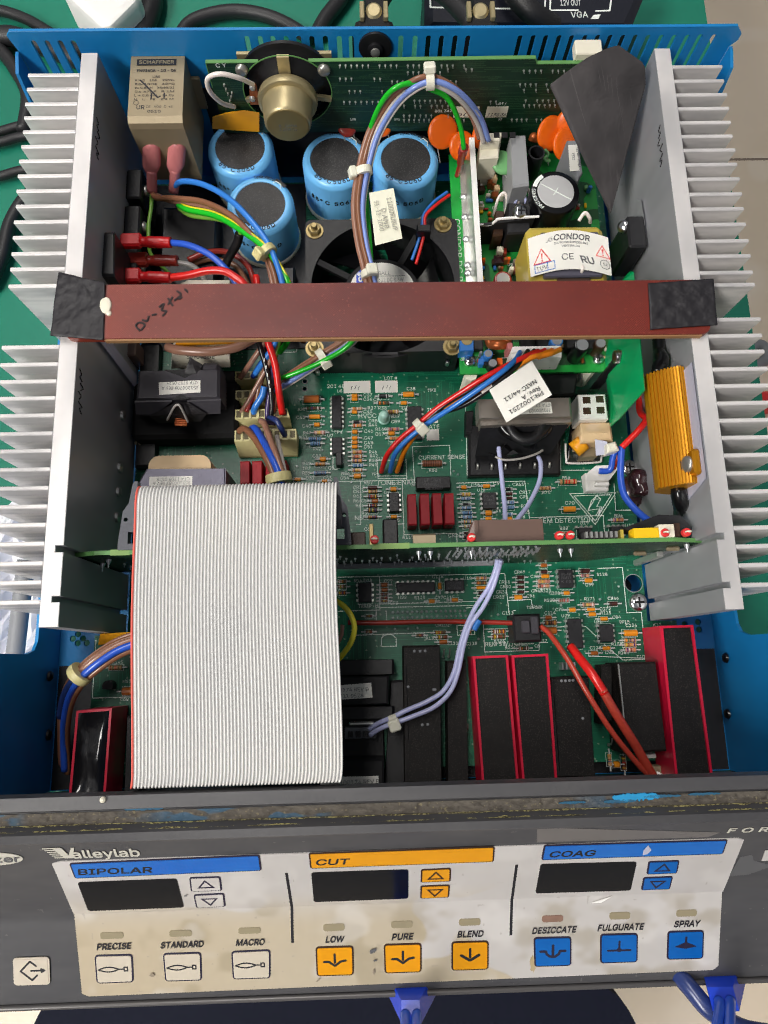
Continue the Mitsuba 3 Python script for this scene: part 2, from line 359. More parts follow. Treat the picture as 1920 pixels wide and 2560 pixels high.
SL = [(-.1598,.285,.1062), (-.1537,.285,.1061), (-.1477,.285,.1061), (-.1417,.285,.106),
      (-.0611,.285,.1077), (-.055,.285,.1076), (-.0491,.285,.1076), (-.043,.285,.1075), (-.0371,.285,.1075), (-.031,.285,.1074), (-.0247,.285,.1074), (-.0182,.285,.1073), (-.0126,.285,.1073),
      (.0107,.285,.1073), (.0174,.285,.1072), (.0236,.285,.1072), (.0298,.285,.1071), (.0362,.285,.1071), (.0422,.285,.107),
      (.0668,.285,.107), (.073,.285,.107), (.079,.285,.1069), (.0853,.285,.1069), (.0913,.285,.1068), (.0976,.285,.1068), (.1036,.285,.1069), (.1095,.285,.1069), (.1156,.285,.1068), (.1215,.285,.1068), (.1276,.285,.1067), (.1338,.285,.1067), (.14,.285,.1066), (.1463,.285,.1066), (.1523,.285,.1068), (.159,.285,.1067)]
back = Polygon([(-.169, .0125), (.169, .0125), (.169, .1), (.1715, .1035), (.1715, .1068), (.168, .1105), (-.1685, .1105), (-.1705, .1085), (-.169, .1)])
for x, y, z in SL: back = back.difference(rrect(x - .0012, x + .0012, .06, z, .0012))
RP = frame((0, .2865, 0), (1, 0, 0), (0, 0, 1))
part(ch, 'back_wall', ext(back, .0015, RP), 'mat_blue_paint')
part(ch, 'back_flange', bx(-.1685, .168, .2851, .2866, .1105, .1109, .0001), 'mat_blue_paint')
s = (-.0014,.285,.102)
part(ch, 'screw', cat(lathe([(.0078, 0), (.0078, .0012), (.006, .0016)], (s[0], .2848, s[2]), 28, (0, -1, 0)), lathe([(.0036, .001), (.0036, .003), (.002, .0036)], (s[0], .2848, s[2]), 20, (0, -1, 0))), 'mat_black', 30)
part(ch, 'screw_head', lathe([(.0022, .003), (.0022, .0042), (.001, .0046)], (s[0], .2848, s[2]), 16, (0, -1, 0)), 'mat_tin', 30)
side = Polygon([(-.058, .0125), (-.058, .107), (.0076, .107), (.0076, .047), (.0095, .0395), (.0135, .0366), (.02, .0362), (.262, .0362), (.266, .06), (.2712, .087), (.2744, .0985), (.2825, .1003), (.2848, .1003), (.2848, .0125)])
HL = []
for sg in (-1, 1):
    w = side
    for x, y, z in HL: w = w.difference(Point(y, z).buffer(.0013, quad_segs=4))
    w = w.difference(Point(.0135, .0442).buffer(.0016)).difference(Polygon([(.0125, .0442), (.0145, .0442), (.0135, .0405)]))
    A = frame((-.1705 if sg < 0 else .169, 0, 0), (0, 1, 0), (0, 0, 1))
    part(ch, 'side_wall', ext(w, .0015, A), 'mat_blue_paint')
for c in ((-.168,-.0027,.0238), (-.168,-.0308,.0209)):
    part(ch, 'rivet', lathe([(.0026, 0), (.0022, .001), (.0008, .0016)], c, 16, (1, 0, 0)), 'mat_black_gloss', 30)
for c in ((.168,-.0029,.0244), (.168,-.0303,.0193)):
    part(ch, 'rivet', lathe([(.0026, 0), (.0022, .001), (.0008, .0016)], c, 16, (-1, 0, 0)), 'mat_black_gloss', 30)

# ---------------------------------------------------------------- heat sinks
LF = [(-.1394,.2685,.105), (-.1389,.2609,.105), (-.1384,.253,.105), (-.1379,.2458,.105), (-.1374,.2384,.105), (-.137,.2308,.105), (-.1365,.2233,.105), (-.136,.2158,.105), (-.1373,.2082,.105), (-.1368,.2006,.105), (-.1363,.1929,.105), (-.1358,.1853,.105), (-.1353,.1775,.105), (-.1365,.1701,.105), (-.136,.1621,.105),
      (-.1374,.1339,.105), (-.1369,.1261,.105), (-.1363,.1185,.105), (-.1375,.1111,.105), (-.1369,.1036,.105), (-.1372,.0958,.105), (-.1375,.0884,.105), (-.1377,.0806,.105), (-.1377,.0728,.105), (-.1374,.0652,.105), (-.1377,.0577,.105), (-.1379,.0501,.105), (-.1381,.0423,.105), (-.1383,.0348,.105), (-.1381,.0271,.105)]
RF = [(.1393,.2701,.105), (.1384,.2622,.105), (.1385,.2547,.105), (.1386,.2472,.105), (.1377,.2397,.105), (.1378,.2324,.105), (.1379,.2251,.105), (.1379,.2176,.105), (.138,.2101,.105), (.138,.2024,.105), (.138,.1949,.105), (.1379,.1871,.105), (.1379,.1789,.105), (.1379,.1715,.105), (.1378,.1635,.105) , (.1379,.1576,.105),
      (.1438,.1412,.105), (.1428,.1336,.105), (.1419,.1262,.105), (.1417,.1184,.105), (.1416,.1108,.105), (.1415,.1031,.105), (.1413,.0955,.105), (.1412,.088,.105), (.141,.0804,.105), (.1409,.0727,.105), (.1407,.0649,.105), (.1405,.0572,.105), (.1403,.0499,.105), (.1401,.0423,.105), (.1399,.0347,.105), (.1396,.0268,.105)]
rng = random.Random(4)
for sg, F, G, lab in ((-1, LF, [(.0258, .0282), (.0454, .0482)], 'silver finned heat sink along the left side of the instrument'),
                      (1, RF, [(.0248, .0272), (.0443, .047)], 'silver finned heat sink along the right side of the instrument')):
    hs = thing('heat_sink', lab, 'heat sink', 'finned heat sinks')
    q = Polygon([(.13, .0163), (.1375, .0163), (.1375, .279), (.13, .279)])
    for a, b in G: q = q.difference(sbox(.129, a, .1332, b))
    A = np.diag([sg, 1, 1, 1.]); v, f = ext(q, .076, None, .029); v = v * [sg, 1, 1]
    part(hs, 'plate', (v, f[:, ::-1] if sg < 0 else f), 'mat_plate')
    part(hs, 'top_edge', (lambda e: (e[0] * [sg, 1, 1], e[1][:, ::-1] if sg < 0 else e[1]))(ext(q.buffer(-.00015), .0003, None, ZR - .0001)), 'mat_alu')
    for x, y, z in F:
        part(hs, 'fin', bx(sg * .1376, sg * (.1612 + rng.uniform(0, .0006)), y - .0019, y - .0001, .029, ZR - .0001, .0003), 'mat_alu')
    pen = [[(0, 0), (3, 4), (1, 8), (4, 11)], [(2, 14), (6, 17), (3, 21)], [(0, 24), (4, 26), (2, 31)], [(1, 34), (6, 37), (3, 40), (6, 44)]]
    for y0 in ((.247, .124) if sg < 0 else (.240,)):
        part(hs, 'pen_mark', cat([tube([(sg * .1298, y0 - b * .00042, .1020 - a * .0008) for a, b in s_], .00022, 5, 4) for s_ in pen]), 'mat_print_black')
part('heat_sink', 'angle_strip', hull([(-.1299,.1459,.0844), (-.1299,.1521,.0724), (-.1299,.1504,.0319), (-.1299,.1432,.0321), (-.1285,.1442,.0878), (-.1285,.1504,.076), (-.1285,.1487,.0359), (-.1285,.1415,.0362)]), 'mat_mica')

# ---------------------------------------------------------------- red phenolic cross bar
cb = thing('cross_bar', 'dark red phenolic bar taped across both heat sinks', 'bar')
zb = .1085
bar = rpoly([(-.1345, .1345), (.1372, .1318), (.1372, .157), (-.1345, .1590)], .004)
part(cb, 'bar', ext(bar, zb - .1053, None, .1053), 'mat_phenolic')
part(cb, 'front_edge', hull([(-.1178, .1336, z) for z in (.1055, .1079)] + [(-.1178, .1344, z) for z in (.1055, .1079)] + [(.1335, .1313, z) for z in (.1055, .1079)] + [(.1335, .1319, z) for z in (.1055, .1079)]), 'mat_bar_edge')
def crumple(corners, nx, ny, amp, seed, sag=0.):
    c = np.array(corners, float); u, w = np.meshgrid(np.linspace(0, 1, nx), np.linspace(0, 1, ny), indexing='ij')
    p = ((1 - u) * (1 - w))[..., None] * c[0] + (u * (1 - w))[..., None] * c[1] + (u * w)[..., None] * c[2] + ((1 - u) * w)[..., None] * c[3]
    p[..., 2] += amp * (meshkit.fbm(np.stack([u * 5, w * 5, u * 0 + seed], -1), 4) - .5) - sag * u * u
    t = p.reshape(-1, 3); k = len(t); v = np.vstack([t, t - [0, 0, .0006]]); F = []
    for i in range(nx - 1):
        for j in range(ny - 1):
            a = i * ny + j; F += [[a, a + ny, a + ny + 1], [a, a + ny + 1, a + 1], [k + a, k + a + ny + 1, k + a + ny], [k + a, k + a + 1, k + a + ny + 1]]
    bd = [(i * ny) for i in range(nx)] + [(nx - 1) * ny + j for j in range(1, ny)] + [i * ny + ny - 1 for i in range(nx - 2, -1, -1)] + [j for j in range(ny - 2, 0, -1)]
    for a, b in zip(bd, bd[1:] + bd[:1]): F += [[a, k + a, k + b], [a, k + b, b]]
    return v, np.array(F)
part(cb, 'tape', crumple([(-.1398,.1359,.1092), (-.1178,.1335,.1092), (-.1184,.1593,.1094), (-.1384,.1649,.1092)], 30, 24, .0012, 1.), 'mat_tape', True, 'crumpled black tape on the left end')
part(cb, 'tape', crumple([(.1112,.134,.1094), (.14,.1356,.1092), (.141,.157,.1092), (.1124,.1554,.1094)], 30, 24, .0009, 5.), 'mat_tape', True, 'black tape patch on the right end')
g_ = lathe([(1, 0), (.92, .0007), (.5, .0011)], (0, 0, 0), 24); part(cb, 'glue_blob', (g_[0] * [.0026, .0040, 1] + np.array((-.118,.1491,.1085)), g_[1]), 'mat_cream_white', 40)
part(cb, 'glue_blob', lathe([(.0012, 0), (.001, .0006), (.0005, .0009)], (-.1163,.1456,.1085), 14), 'mat_cream_white', 40)
hand = [[(-.103,.1374,.1087), (-.1048,.1396,.1087), (-.1035,.1412,.1087), (-.1012,.1401,.1087), (-.1027,.1376,.1087)], [(-.1023,.1423,.1087), (-.1002,.1419,.1087), (-.0997,.1441,.1087)], [(-.0984,.1444,.1087), (-.0964,.1449,.1087)], [(-.0955,.148,.1087), (-.0936,.1495,.1087), (-.0944,.1467,.1087), (-.0924,.1461,.1087), (-.094,.144,.1087)], [(-.092,.1522,.1087), (-.0898,.1485,.1087)], [(-.09,.1527,.1087), (-.0919,.1491,.1087)],
        [(-.0893,.1509,.1087), (-.0873,.1527,.1087)], [(-.0884,.1553,.1087), (-.0867,.154,.1087), (-.0876,.1516,.1087), (-.086,.1526,.1087)], [(-.0851,.1563,.1087), (-.0837,.1548,.1087)]]
part(cb, 'pen_mark', cat([tube(s_, .00045, 5, 5) for s_ in hand]), 'mat_ink')

# ---------------------------------------------------------------- front panel
fp = thing('instrument_console', 'grey front panel with blue, yellow and white keys below the open housing', 'control panel')
K = np.array([0, -.0897, .08865]); nU = np.array([0, -.6753, .7376]); uU = np.array([0, .7376, .6753]); uL = np.array([0, .9227, .3855]); nL = np.array([0, -.3855, .9227])
FU = frame(K, (1, 0, 0), uU); FL = frame(K, (1, 0, 0), uL)
def yz(s, F): p = F @ np.array([0, s, 0, 1]); return p[1], p[2]
pr = [(-.0443, .104), (-.0443, .1128), (-.0488, .1132), (-.0496, .1108), (-.0537, .1108), (-.0543, .1132), (-.056, .1168), (-.0585, .118)] + [yz(s, FU) for s in (.041, .02, .004)] + [yz(-.0005, FL), yz(-.004, FL), yz(-.036, FL), yz(-.0385, FL)]
e = yz(-.0405, FL); pr += [(e[0] - .0003, e[1] - .001), (e[0] - .0002, e[1] - .003), (e[0] + .004, e[1] - .006), (e[0] + .012, .02), (-.07, .012), (-.0585, .012), (-.0585, .104)]
bez = Polygon(pr)
BX = frame((-.178, 0, 0), (0, 1, 0), (0, 0, 1))
part(fp, 'bezel', ext(bez, .356, BX), 'mat_bezel', 25)
def strip(pts, m, name, amp, seed, n=260):
    xs = np.linspace(-.178, .178, n); P = np.array(pts); P = np.vstack([np.linspace(P[i], P[i + 1], 5, endpoint=False) for i in range(len(P) - 1)] + [P[-1:]]); k = len(P)
    v = np.stack([np.repeat(xs, k), np.tile(P[:, 0], n), np.tile(P[:, 1], n)], -1)
    v[:, 2] += amp * (meshkit.fbm(v * [250, 900, 900], 3, seed) - .4)
    i, j = np.meshgrid(np.arange(n - 1), np.arange(k - 1), indexing='ij'); a = (i * k + j).ravel()
    part(fp, name, (v, np.vstack([np.stack([a, a + 1, a + k + 1], -1), np.stack([a, a + k + 1, a + k], -1)])), m, True)
strip([(-.0499, .1115), (-.0538, .1115)], 'mat_gasket', 'gasket', .0012, 3)
strip([(-.0538, .1116), (-.0545, .1128), (-.0553, .1152)], 'mat_crumb', 'foam_residue', .0018, 8)
rp_ = np.random.default_rng(12)
for (px, w_, h_, m_) in (((.0851,-.0505,.112), .0088, .0017, 'mat_chip'), ((.0791,-.0518,.112), .006, .0008, 'mat_chip2'), ((.0946,-.0505,.112), .007, .0007, 'mat_chip2'), ((.0617,-.0517,.112), .005, .0006, 'mat_chip2'), ((.1101,-.0502,.112), .006, .0006, 'mat_chip2'), ((-.0921,-.0492,.112), .007, .0007, 'mat_chip2')):
    up = [(t * w_, h_ * (.55 + .45 * rp_.random()) * (1 - t * t) ** .4) for t in np.linspace(-.98, .98, 26)]; dn = [(t * w_, -h_ * (.3 + .7 * rp_.random()) * (1 - t * t) ** .4) for t in np.linspace(.98, -.98, 26)]
    part(fp, 'paint_chip', ext(Polygon(up + dn).buffer(0), .0004, frame((px[0], px[1], .1119), (1, 0, 0), (0, 1, 0))), m_)
mat('mat_chip', (34, 136, 186), .5); mat('mat_chip2', (34, 84, 112), .7)
part(fp, 'grit', lathe([(.0011, 0), (.001, .0008), (.0004, .0013)], (-.1063,-.0455,.1132), 12), 'mat_cream_white', 40)
# overlay
UO = [(-.1243,.031), (-.1211,.0322), (.1213,.0326), (.1235,.0316), (.1234,-.0025), (-.1238,-.0011)]
LO = [(-.1236,-.0007), (-.1241,-.0351), (-.1215,-.0364), (.1219,-.035), (.1239,-.0331), (.123,-.0016)]
ou = Polygon([UO[0], UO[1], UO[2], UO[3], (UO[4][0], 0), (UO[5][0], 0)]).intersection(sbox(-1, 0, 1, 1))
ol = Polygon([(LO[0][0], 0), LO[1], LO[2], LO[3], LO[4], (LO[5][0], 0)]).intersection(sbox(-1, -1, 1, 0))
part(fp, 'overlay', ext(ou, .0004, FU), 'mat_overlay'); part(fp, 'overlay', ext(ol, .0004, FL), 'mat_overlay')
SK = dict(z0=.0004)
def flat(parent, name, pts, r, F, z, h, m, label=None): return part(parent, name, ext(rpoly(pts, r), h, F, z), m, False, label)
def keyed(name, pts, F, m, om, r=.0016, label=None):
    k = flat(fp, name, pts, r, F, .0004, .0003, om, label)
    flat(k, 'key_face', [tuple(q) for q in np.array(rpoly(pts, r).buffer(-.0006).exterior.coords)[:-1]], .0001, F, .0007, .0002, m)
    return k
def sxy(pts): return np.array(pts).mean(0)
def lab(parent, s, px, F, h, m='mat_print_black', width=None, bold=False, slant=.18, z=.00075):
    o = F @ np.array([px[0], px[1], 0, 1]); return part(parent, 'lettering', text(s, h, o[:3], F[:3, 0], F[:3, 1], .0001, bold, slant, width, z), m)
heads = [('BIPOLAR', [(-.1181,.0316), (-.0508,.0328), (-.051,.0236), (-.1181,.0226)], 'mat_head_blue', 'mat_outline', (-.1162,.0251), (-.0899,.0253), 'blue header bar reading BIPOLAR'),
         ('CUT', [(-.0335,.0328), (.0329,.0331), (.0332,.0242), (-.0335,.0238)], 'mat_key_yellow', 'mat_outline_brown', (-.0314,.0261), (-.0195,.0262), 'yellow header bar reading CUT'),
         ('COAG', [(.0506,.0329), (.1173,.0326), (.1174,.0242), (.0505,.0242)], 'mat_head_blue', 'mat_outline', (.0529,.0262), (.0696,.0263), 'blue header bar reading COAG')]
for s, q, m, om, a, b, l in heads:
    k = keyed('header_bar', q, FU, m, om, .001, l)
    lab(k, s, a, FU, .0032, width=b[0] - a[0], bold=True, z=.0009)
for q in ([(-.1178,.0201), (-.0821,.0203), (-.0821,.0024), (-.1178,.0022)], [(-.0333,.0212), (.0021,.0211), (.0022,.0031), (-.0334,.0029)], [(.0506,.0216), (.0862,.0211), (.0869,.0033), (.0505,.0036)]):
    flat(fp, 'display_window', q, .0012, FU, .0004, .0003, 'mat_display')
def tri(up, c, s):
    p = Polygon([(c[0] - s, c[1] - s * .62), (c[0] + s, c[1] - s * .62), (c[0], c[1] + s * .9)]) if up else Polygon([(c[0] - s, c[1] + s * .62), (c[0] + s, c[1] + s * .62), (c[0], c[1] - s * .9)])
    return p.difference(p.buffer(-.00062, join_style=2))
for q, up, m, om in [([(-.0775,.0208), (-.0662,.0208), (-.0666,.0122), (-.0781,.0122)], 1, 'mat_overlay', 'mat_outline'), ([(-.0775,.0101), (-.0661,.0105), (-.0666,.002), (-.0776,.0016)], 0, 'mat_overlay', 'mat_outline'),
                     ([(.0067,.0209), (.0177,.0212), (.0179,.0131), (.0067,.013)], 1, 'mat_key_yellow', 'mat_outline_brown'), ([(.0067,.0108), (.0177,.0109), (.0177,.003), (.0067,.0028)], 0, 'mat_key_yellow', 'mat_outline_brown'),
                     ([(.0905,.0211), (.102,.0212), (.1027,.0133), (.0912,.0132)], 1, 'mat_key_blue', 'mat_outline'), ([(.0904,.0113), (.1016,.0114), (.102,.0032), (.0909,.0033)], 0, 'mat_key_blue', 'mat_outline')]:
    k = keyed('arrow_key', q, FU, m, om, .001); c = sxy(q)
    part(k, 'arrow', ext(tri(up, c, .0032), .0001, FU, .0009), om)
LEDS = [((-.1147,-.0111), (-.106,-.0083), 0), ((-.0887,-.0112), (-.0802,-.0085), 0), ((-.0626,-.011), (-.0541,-.0084), 0), ((-.0303,-.0111), (-.0222,-.0081), 0), ((-.0044,-.0109), (.0038,-.0079), 0), ((.0216,-.0109), (.0299,-.0079), 0), ((.0536,-.0106), (.0618,-.0078), 1), ((.0797,-.0105), (.0877,-.0074), 0), ((.1057,-.0103), (.1137,-.0074), 0)]
for a, b, r in LEDS: part(fp, 'indicator_window', ext(rrect(a[0], b[0], a[1], b[1], .001), .00025, FL, .0004), 'mat_window_red' if r else 'mat_window')
for s, a, b in [('PRECISE', (-.1165,-.0156), (-.1037,-.0156)), ('STANDARD', (-.0925,-.0159), (-.0763,-.0159)), ('MACRO', (-.0639,-.016), (-.0531,-.0161)), ('LOW', (-.0297,-.016), (-.0228,-.016)), ('PURE', (-.0043,-.0159), (.0037,-.0158)), ('BLEND', (.0209,-.0158), (.0308,-.0159)), ('DESICCATE', (.0498,-.0154), (.0667,-.0154)), ('FULGURATE', (.0752,-.0152), (.093,-.0151)), ('SPRAY', (.1049,-.0147), (.1149,-.0147))]:
    lab(fp, s, a, FL, .0026, 'mat_print_black', b[0] - a[0], True)
def st(lines, w=.00045): return [LineString(l).buffer(w, quad_segs=2) for l in lines]
from shapely import union_all
def sym(kind, c, u=.000115):
    m = lambda l: [(c[0] + x * u, c[1] + y * u) for x, y in l]
    if kind == 'forceps':
        a = np.linspace(0, math.pi, 14)
        return st([m([(-52 + 68 * t / math.pi, 9 * math.sin(t)) for t in a]), m([(-52 + 68 * t / math.pi, -9 * math.sin(t)) for t in a]), m([(16, 0), (33, 0)]), m([(33, -7), (44, -7), (44, 7), (33, 7), (33, -7)])], .00026)
    if kind in ('low', 'pure', 'blend'):
        w = dict(low=3, pure=6, blend=14)[kind]
        return st([m([(0, 28), (0, -4)])], .00045) + st([m([(-36, 0), (-20, 0), (0, -16), (20, 0), (36, 3)] if kind != 'blend' else [(-30, 4), (0, -16), (30, 4)])], .00042 + w * 1e-5)
    if kind == 'desiccate': return st([m([(0, 26), (0, -14)])], .0005) + st([m([(-42, 4), (-24, 4), (-20, -8), (-8, -17), (8, -17), (20, -8), (24, 4), (42, 4)])], .0005)
    if kind == 'fulgurate': return st([m([(0, 28), (0, 2)]), m([(-38, -6), (38, -6)])], .0004) + [Point(m([(0, -4)])[0]).buffer(.0009)]
    if kind == 'spray': return st([m([(0, 32), (0, 10)])], .0004) + [Polygon(m([(-38, -4), (0, 14), (38, -4), (0, -12)]))]
    return st([m([(18, 22), (0, 40), (-34, 4), (0, -32), (18, -14)]), m([(0, 4), (44, 4)]), m([(34, 10), (44, 4), (34, -2)])], .00036)
for kind, q, m, om in [('forceps', [(-.1176,-.0179), (-.1032,-.0181), (-.1038,-.0305), (-.118,-.0305)], 'mat_key_white', 'mat_outline'), ('forceps', [(-.0918,-.0182), (-.0772,-.0183), (-.0777,-.0308), (-.0918,-.0307)], 'mat_key_white', 'mat_outline'), ('forceps', [(-.0658,-.0184), (-.0508,-.0182), (-.0514,-.031), (-.0659,-.0309)], 'mat_key_white', 'mat_outline'),
                       ('low', [(-.0336,-.0178), (-.019,-.0179), (-.0192,-.031), (-.0336,-.0309)], 'mat_key_yellow', 'mat_outline_brown'), ('pure', [(-.0074,-.0177), (.0072,-.0178), (.0071,-.0308), (-.0073,-.0307)], 'mat_key_yellow', 'mat_outline_brown'), ('blend', [(.0187,-.0177), (.0331,-.0178), (.0332,-.0307), (.0187,-.0306)], 'mat_key_yellow', 'mat_outline_brown'),
                       ('desiccate', [(.0505,-.0171), (.0652,-.0173), (.0656,-.0304), (.0511,-.0303)], 'mat_key_blue', 'mat_outline'), ('fulgurate', [(.0764,-.0167), (.0911,-.0169), (.0916,-.0299), (.0769,-.0298)], 'mat_key_blue', 'mat_outline'), ('spray', [(.1027,-.0165), (.117,-.0166), (.1175,-.0294), (.1031,-.0293)], 'mat_key_blue', 'mat_outline'),
                       ('export', [(-.1484,-.018), (-.1347,-.018), (-.1356,-.0301), (-.1493,-.03)], 'mat_key_white', 'mat_key_white')]:
    k = keyed('mode_key', q, FL, m, om, .0014)
    part(k, 'symbol', ext(union_all(sym(kind, sxy(q))), .0001, FL, .0009), 'mat_print_black' if m != 'mat_key_blue' else 'mat_outline')
for a, b, c, d in [((-.0423,.0212), (-.0419,.0003), (-.0419,.0002), (-.0423,-.0157)), ((.0418,.0216), (.0419,-.0006), (.0418,-.0004), (.0417,-.0158))]:
    part(fp, 'divider', cat(ext(LineString([a, (b[0], 0)]).buffer(.0005, cap_style=2), .0002, FU, .0004), ext(LineString([(c[0], 0), d]).buffer(.0005, cap_style=2), .0002, FL, .0004)), 'mat_print_black')
a = (-.1163,.034); b = (-.0926,.0341)
lab(fp, 'alleylab', a, FU, .0042, 'mat_panel_print', b[0] - a[0], True, .0, .0003)
va, vb = (-.1256,.0341), (-.1145,.0398)
vv = [LineString([(va[0] + i * .0006, vb[1] - i * .00105), (va[0] + .0062 + i * .0006, vb[1] - i * .00105)]).buffer(.00022, cap_style=2) for i in range(6)] + [Polygon([(va[0] + .0035, vb[1]), (va[0] + .0068, vb[1]), (va[0] + .0082, vb[1] - .0042), (vb[0] - .0012, vb[1]), (vb[0], vb[1]), (va[0] + .0094, va[1]), (va[0] + .0066, va[1])])]
part(fp, 'emblem', ext(union_all(vv), .0001, FU, .0003), 'mat_panel_print')
o = (-.145,.0349); r = (-.1335,.0354)
part(fp, 'oval_badge', ext(affinity.scale(Point(o).buffer(1, quad_segs=16), r[0] - o[0], .0036), .0002, FU, .0002), 'mat_panel_print')
lab(fp, 'Pfizer', ((-.1347,.0334)[0] - .0165, (-.1348,.0332)[1]), FU, .0034, 'mat_print_grey', .0165, True, .12, .0005)
lab(fp, 'F O R C E   F X', (.1161,.0361), FU, .0024, 'mat_panel_print', .040, True, .22, .0003)
part(fp, 'side_patch', ext(Polygon([(.1334,.0187), (.1331,.025), (.1446,.0251), (.1457,.019)]), .0002, FU, .0002), 'mat_overlay')
part(fp, 'lip', tube([(-.178, e[0] - .0001, e[1] + .0004), (0, e[0] - .0001, e[1] + .0004), (.178, e[0] - .0001, e[1] + .0004)], .0011, 8, 2), 'mat_lip', True)
mat('mat_lip', (84, 82, 82), .3, .2)

# wear on the overlay, and a painted reflection spot
rw2 = np.random.default_rng(3)
def smear(F, c, w_, h_, m_, name='scuff_mark', z=.0010, rot=0.):
    a = np.linspace(0, 2 * math.pi, 22)[:-1]; q = Polygon([(w_ * math.cos(t) * rw2.uniform(.6, 1), h_ * math.sin(t) * rw2.uniform(.5, 1)) for t in a]).buffer(0)
    part(fp, name, ext(affinity.translate(affinity.rotate(q, rot, origin=(0, 0)), c[0], c[1]), .00006, F, z), m_)
smear(FL, (-.0116,-.0202), .0019, .0011, 'mat_print_grey', rot=35); smear(FL, (-.0108,-.0245), .0008, .0005, 'mat_print_grey'); smear(FL, (-.0115,-.0295), .0005, .0014, 'mat_scuff')
smear(FL, (-.033,-.0323), .0016, .0004, 'mat_scuff', rot=40); smear(FL, (-.0965,-.0273), .0011, .0010, 'mat_scuff'); smear(FU, (-.0803,.0103), .0007, .0006, 'mat_print_grey')
smear(FL, (.0506,-.0287), .0014, .005, 'mat_stain', z=.0005)
part(fp, 'chip_and_glint', ext(Polygon([(.072,-.0026), (.0781,-.0006), (.0802,0), (.076,-.0026)]), .00006, FL, .0010), 'mat_white')  # reflection spot at the panel bend, painted as a white patch
part(fp, 'chip_and_glint', ext(Polygon([(.0871,.0286), (.0883,.0316), (.09,.0287), (.089,.0264), (.0873,.0258)]), .00006, FU, .0011), 'mat_mica')
part(fp, 'peeled_patch', ext(Polygon([(.1235,.0094), (.1248,.0211), (.129,.0224), (.1304,.0189), (.1367,.0161), (.1372,.0141), (.1307,.01)]), .00006, FU, .0001), 'mat_print_grey')
part(fp, 'peeled_patch', ext(Polygon([(.048,.034), (.0472,.0423), (.1138,.0362), (.11,.0337)]), .00006, FU, .0001), 'mat_bez_light')
mat('mat_scuff', (140, 128, 112), .6); mat('mat_peel', (206, 200, 194), .35); mat('mat_stain', (170, 154, 120), .4); mat('mat_bez_light', (104, 100, 98), .45)
# ---------------------------------------------------------------- main circuit board
mb = thing('main_circuit_board', 'wide green circuit board lying on the housing floor, crowded with small parts', 'circuit board')
bp = Polygon([(-.1295, .268), (.1285, .268), (.129, .0162), (.1435, .0162), (.1435, -.05), (-.1455, -.05), (-.1455, .0162), (-.1295, .0162)])
hc = (.1238,.0353,.028); bp = bp.difference(Point(hc[0], hc[1]).buffer(.0043))
for c in ((-.0419,.1474,.028), (-.042,.1431,.028)): bp = bp.difference(Point(c[0], c[1]).buffer(.0011))
part(mb, 'board', ext(bp, .0016, None, ZB - .0016), 'mat_pcb')
part(mb, 'hole_shade', lathe([(.0044, 0), (.0044, .0008)], (hc[0], hc[1], .0122), 24), 'mat_black')  # black disc paints the dark depth below the board hole
part(mb, 'hole_rim', ext(Point(hc[0], hc[1]).buffer(.0047).difference(Point(hc[0], hc[1]).buffer(.0043)), .0001, None, ZB), 'mat_grey')
for c in ((-.0419,.1474,.028), (-.042,.1431,.028)): part(mb, 'hole_rim', ext(Point(c[0], c[1]).buffer(.0015).difference(Point(c[0], c[1]).buffer(.0011)), .0001, None, ZB), 'mat_grey')
screw(mb, 'screw', (.1249,.0256,.028), (0, 0, 1), .0046, .0026, 'mat_chrome')
for c in ((.1272,.0957,.028),): screw(mb, 'screw', c, (0, 0, 1), .0042, .0024, 'mat_chrome')
CH = {}
def axial(L, D, cols, dog=True, z=None, n=10):
    """a part with two leads along x: rings of (x, radius, colour)"""
    prof = []; R = D / 2; h = L / 2
    body = cols[0]
    prof += [(-h, .0, body), (-h, R * .8, body), (-h + .0003, R, body)]
    if dog: prof += [(-h + L * .22, R, body), (-h + L * .28, R * .86, body)]
    for x, w, c in cols[1]:
        r = R * 1.01 if (abs(x) > .25 or not dog) else R * .88
        prof += [(x * L - w * L, r, body), (x * L - w * L, r, c), (x * L + w * L, r, c), (x * L + w * L, r, body)]
    if dog: prof += [(h - L * .28, R * .86, body), (h - L * .22, R, body)]
    prof = sorted(prof, key=lambda q: q[0])
    prof += [(h - .0003, R, body), (h, R * .8, body), (h, 0., body)]
    a = np.arange(n) * 2 * np.pi / n
    v = np.array([[x, r * math.cos(t), r * math.sin(t)] for x, r, c in prof for t in a]); c = np.array([c for x, r, c in prof for t in a]); F = []
    for i in range(len(prof) - 1):
        for j in range(n):
            p, q = i * n + j, i * n + (j + 1) % n; F += [[p, q + n, q], [p, p + n, q + n]]
    tin = lin(196, 198, 196); lead = cat(bx(-h - .0024, -h, -.0003, .0003, -.0003, .0003), bx(h, h + .0024, -.0003, .0003, -.0003, .0003), bx(-h - .0024, -h - .0018, -.0003, .0003, -R, 0), bx(h + .0018, h + .0024, -.0003, .0003, -R, 0))
    k = len(v); v = np.vstack([v, lead[0]]); F = np.vstack([F, lead[1] + k]); c = np.vstack([c, np.tile(tin, (len(lead[0]), 1))])
    return v, F, c
TAN, BLU, BRN = lin(196, 152, 106), lin(116, 160, 198), lin(122, 72, 50)
bandc = [lin(120, 62, 30), lin(22, 20, 20), lin(196, 40, 30), lin(226, 128, 30), lin(60, 40, 120), lin(214, 190, 40), lin(30, 90, 50), lin(190, 140, 50), lin(225, 222, 215)]
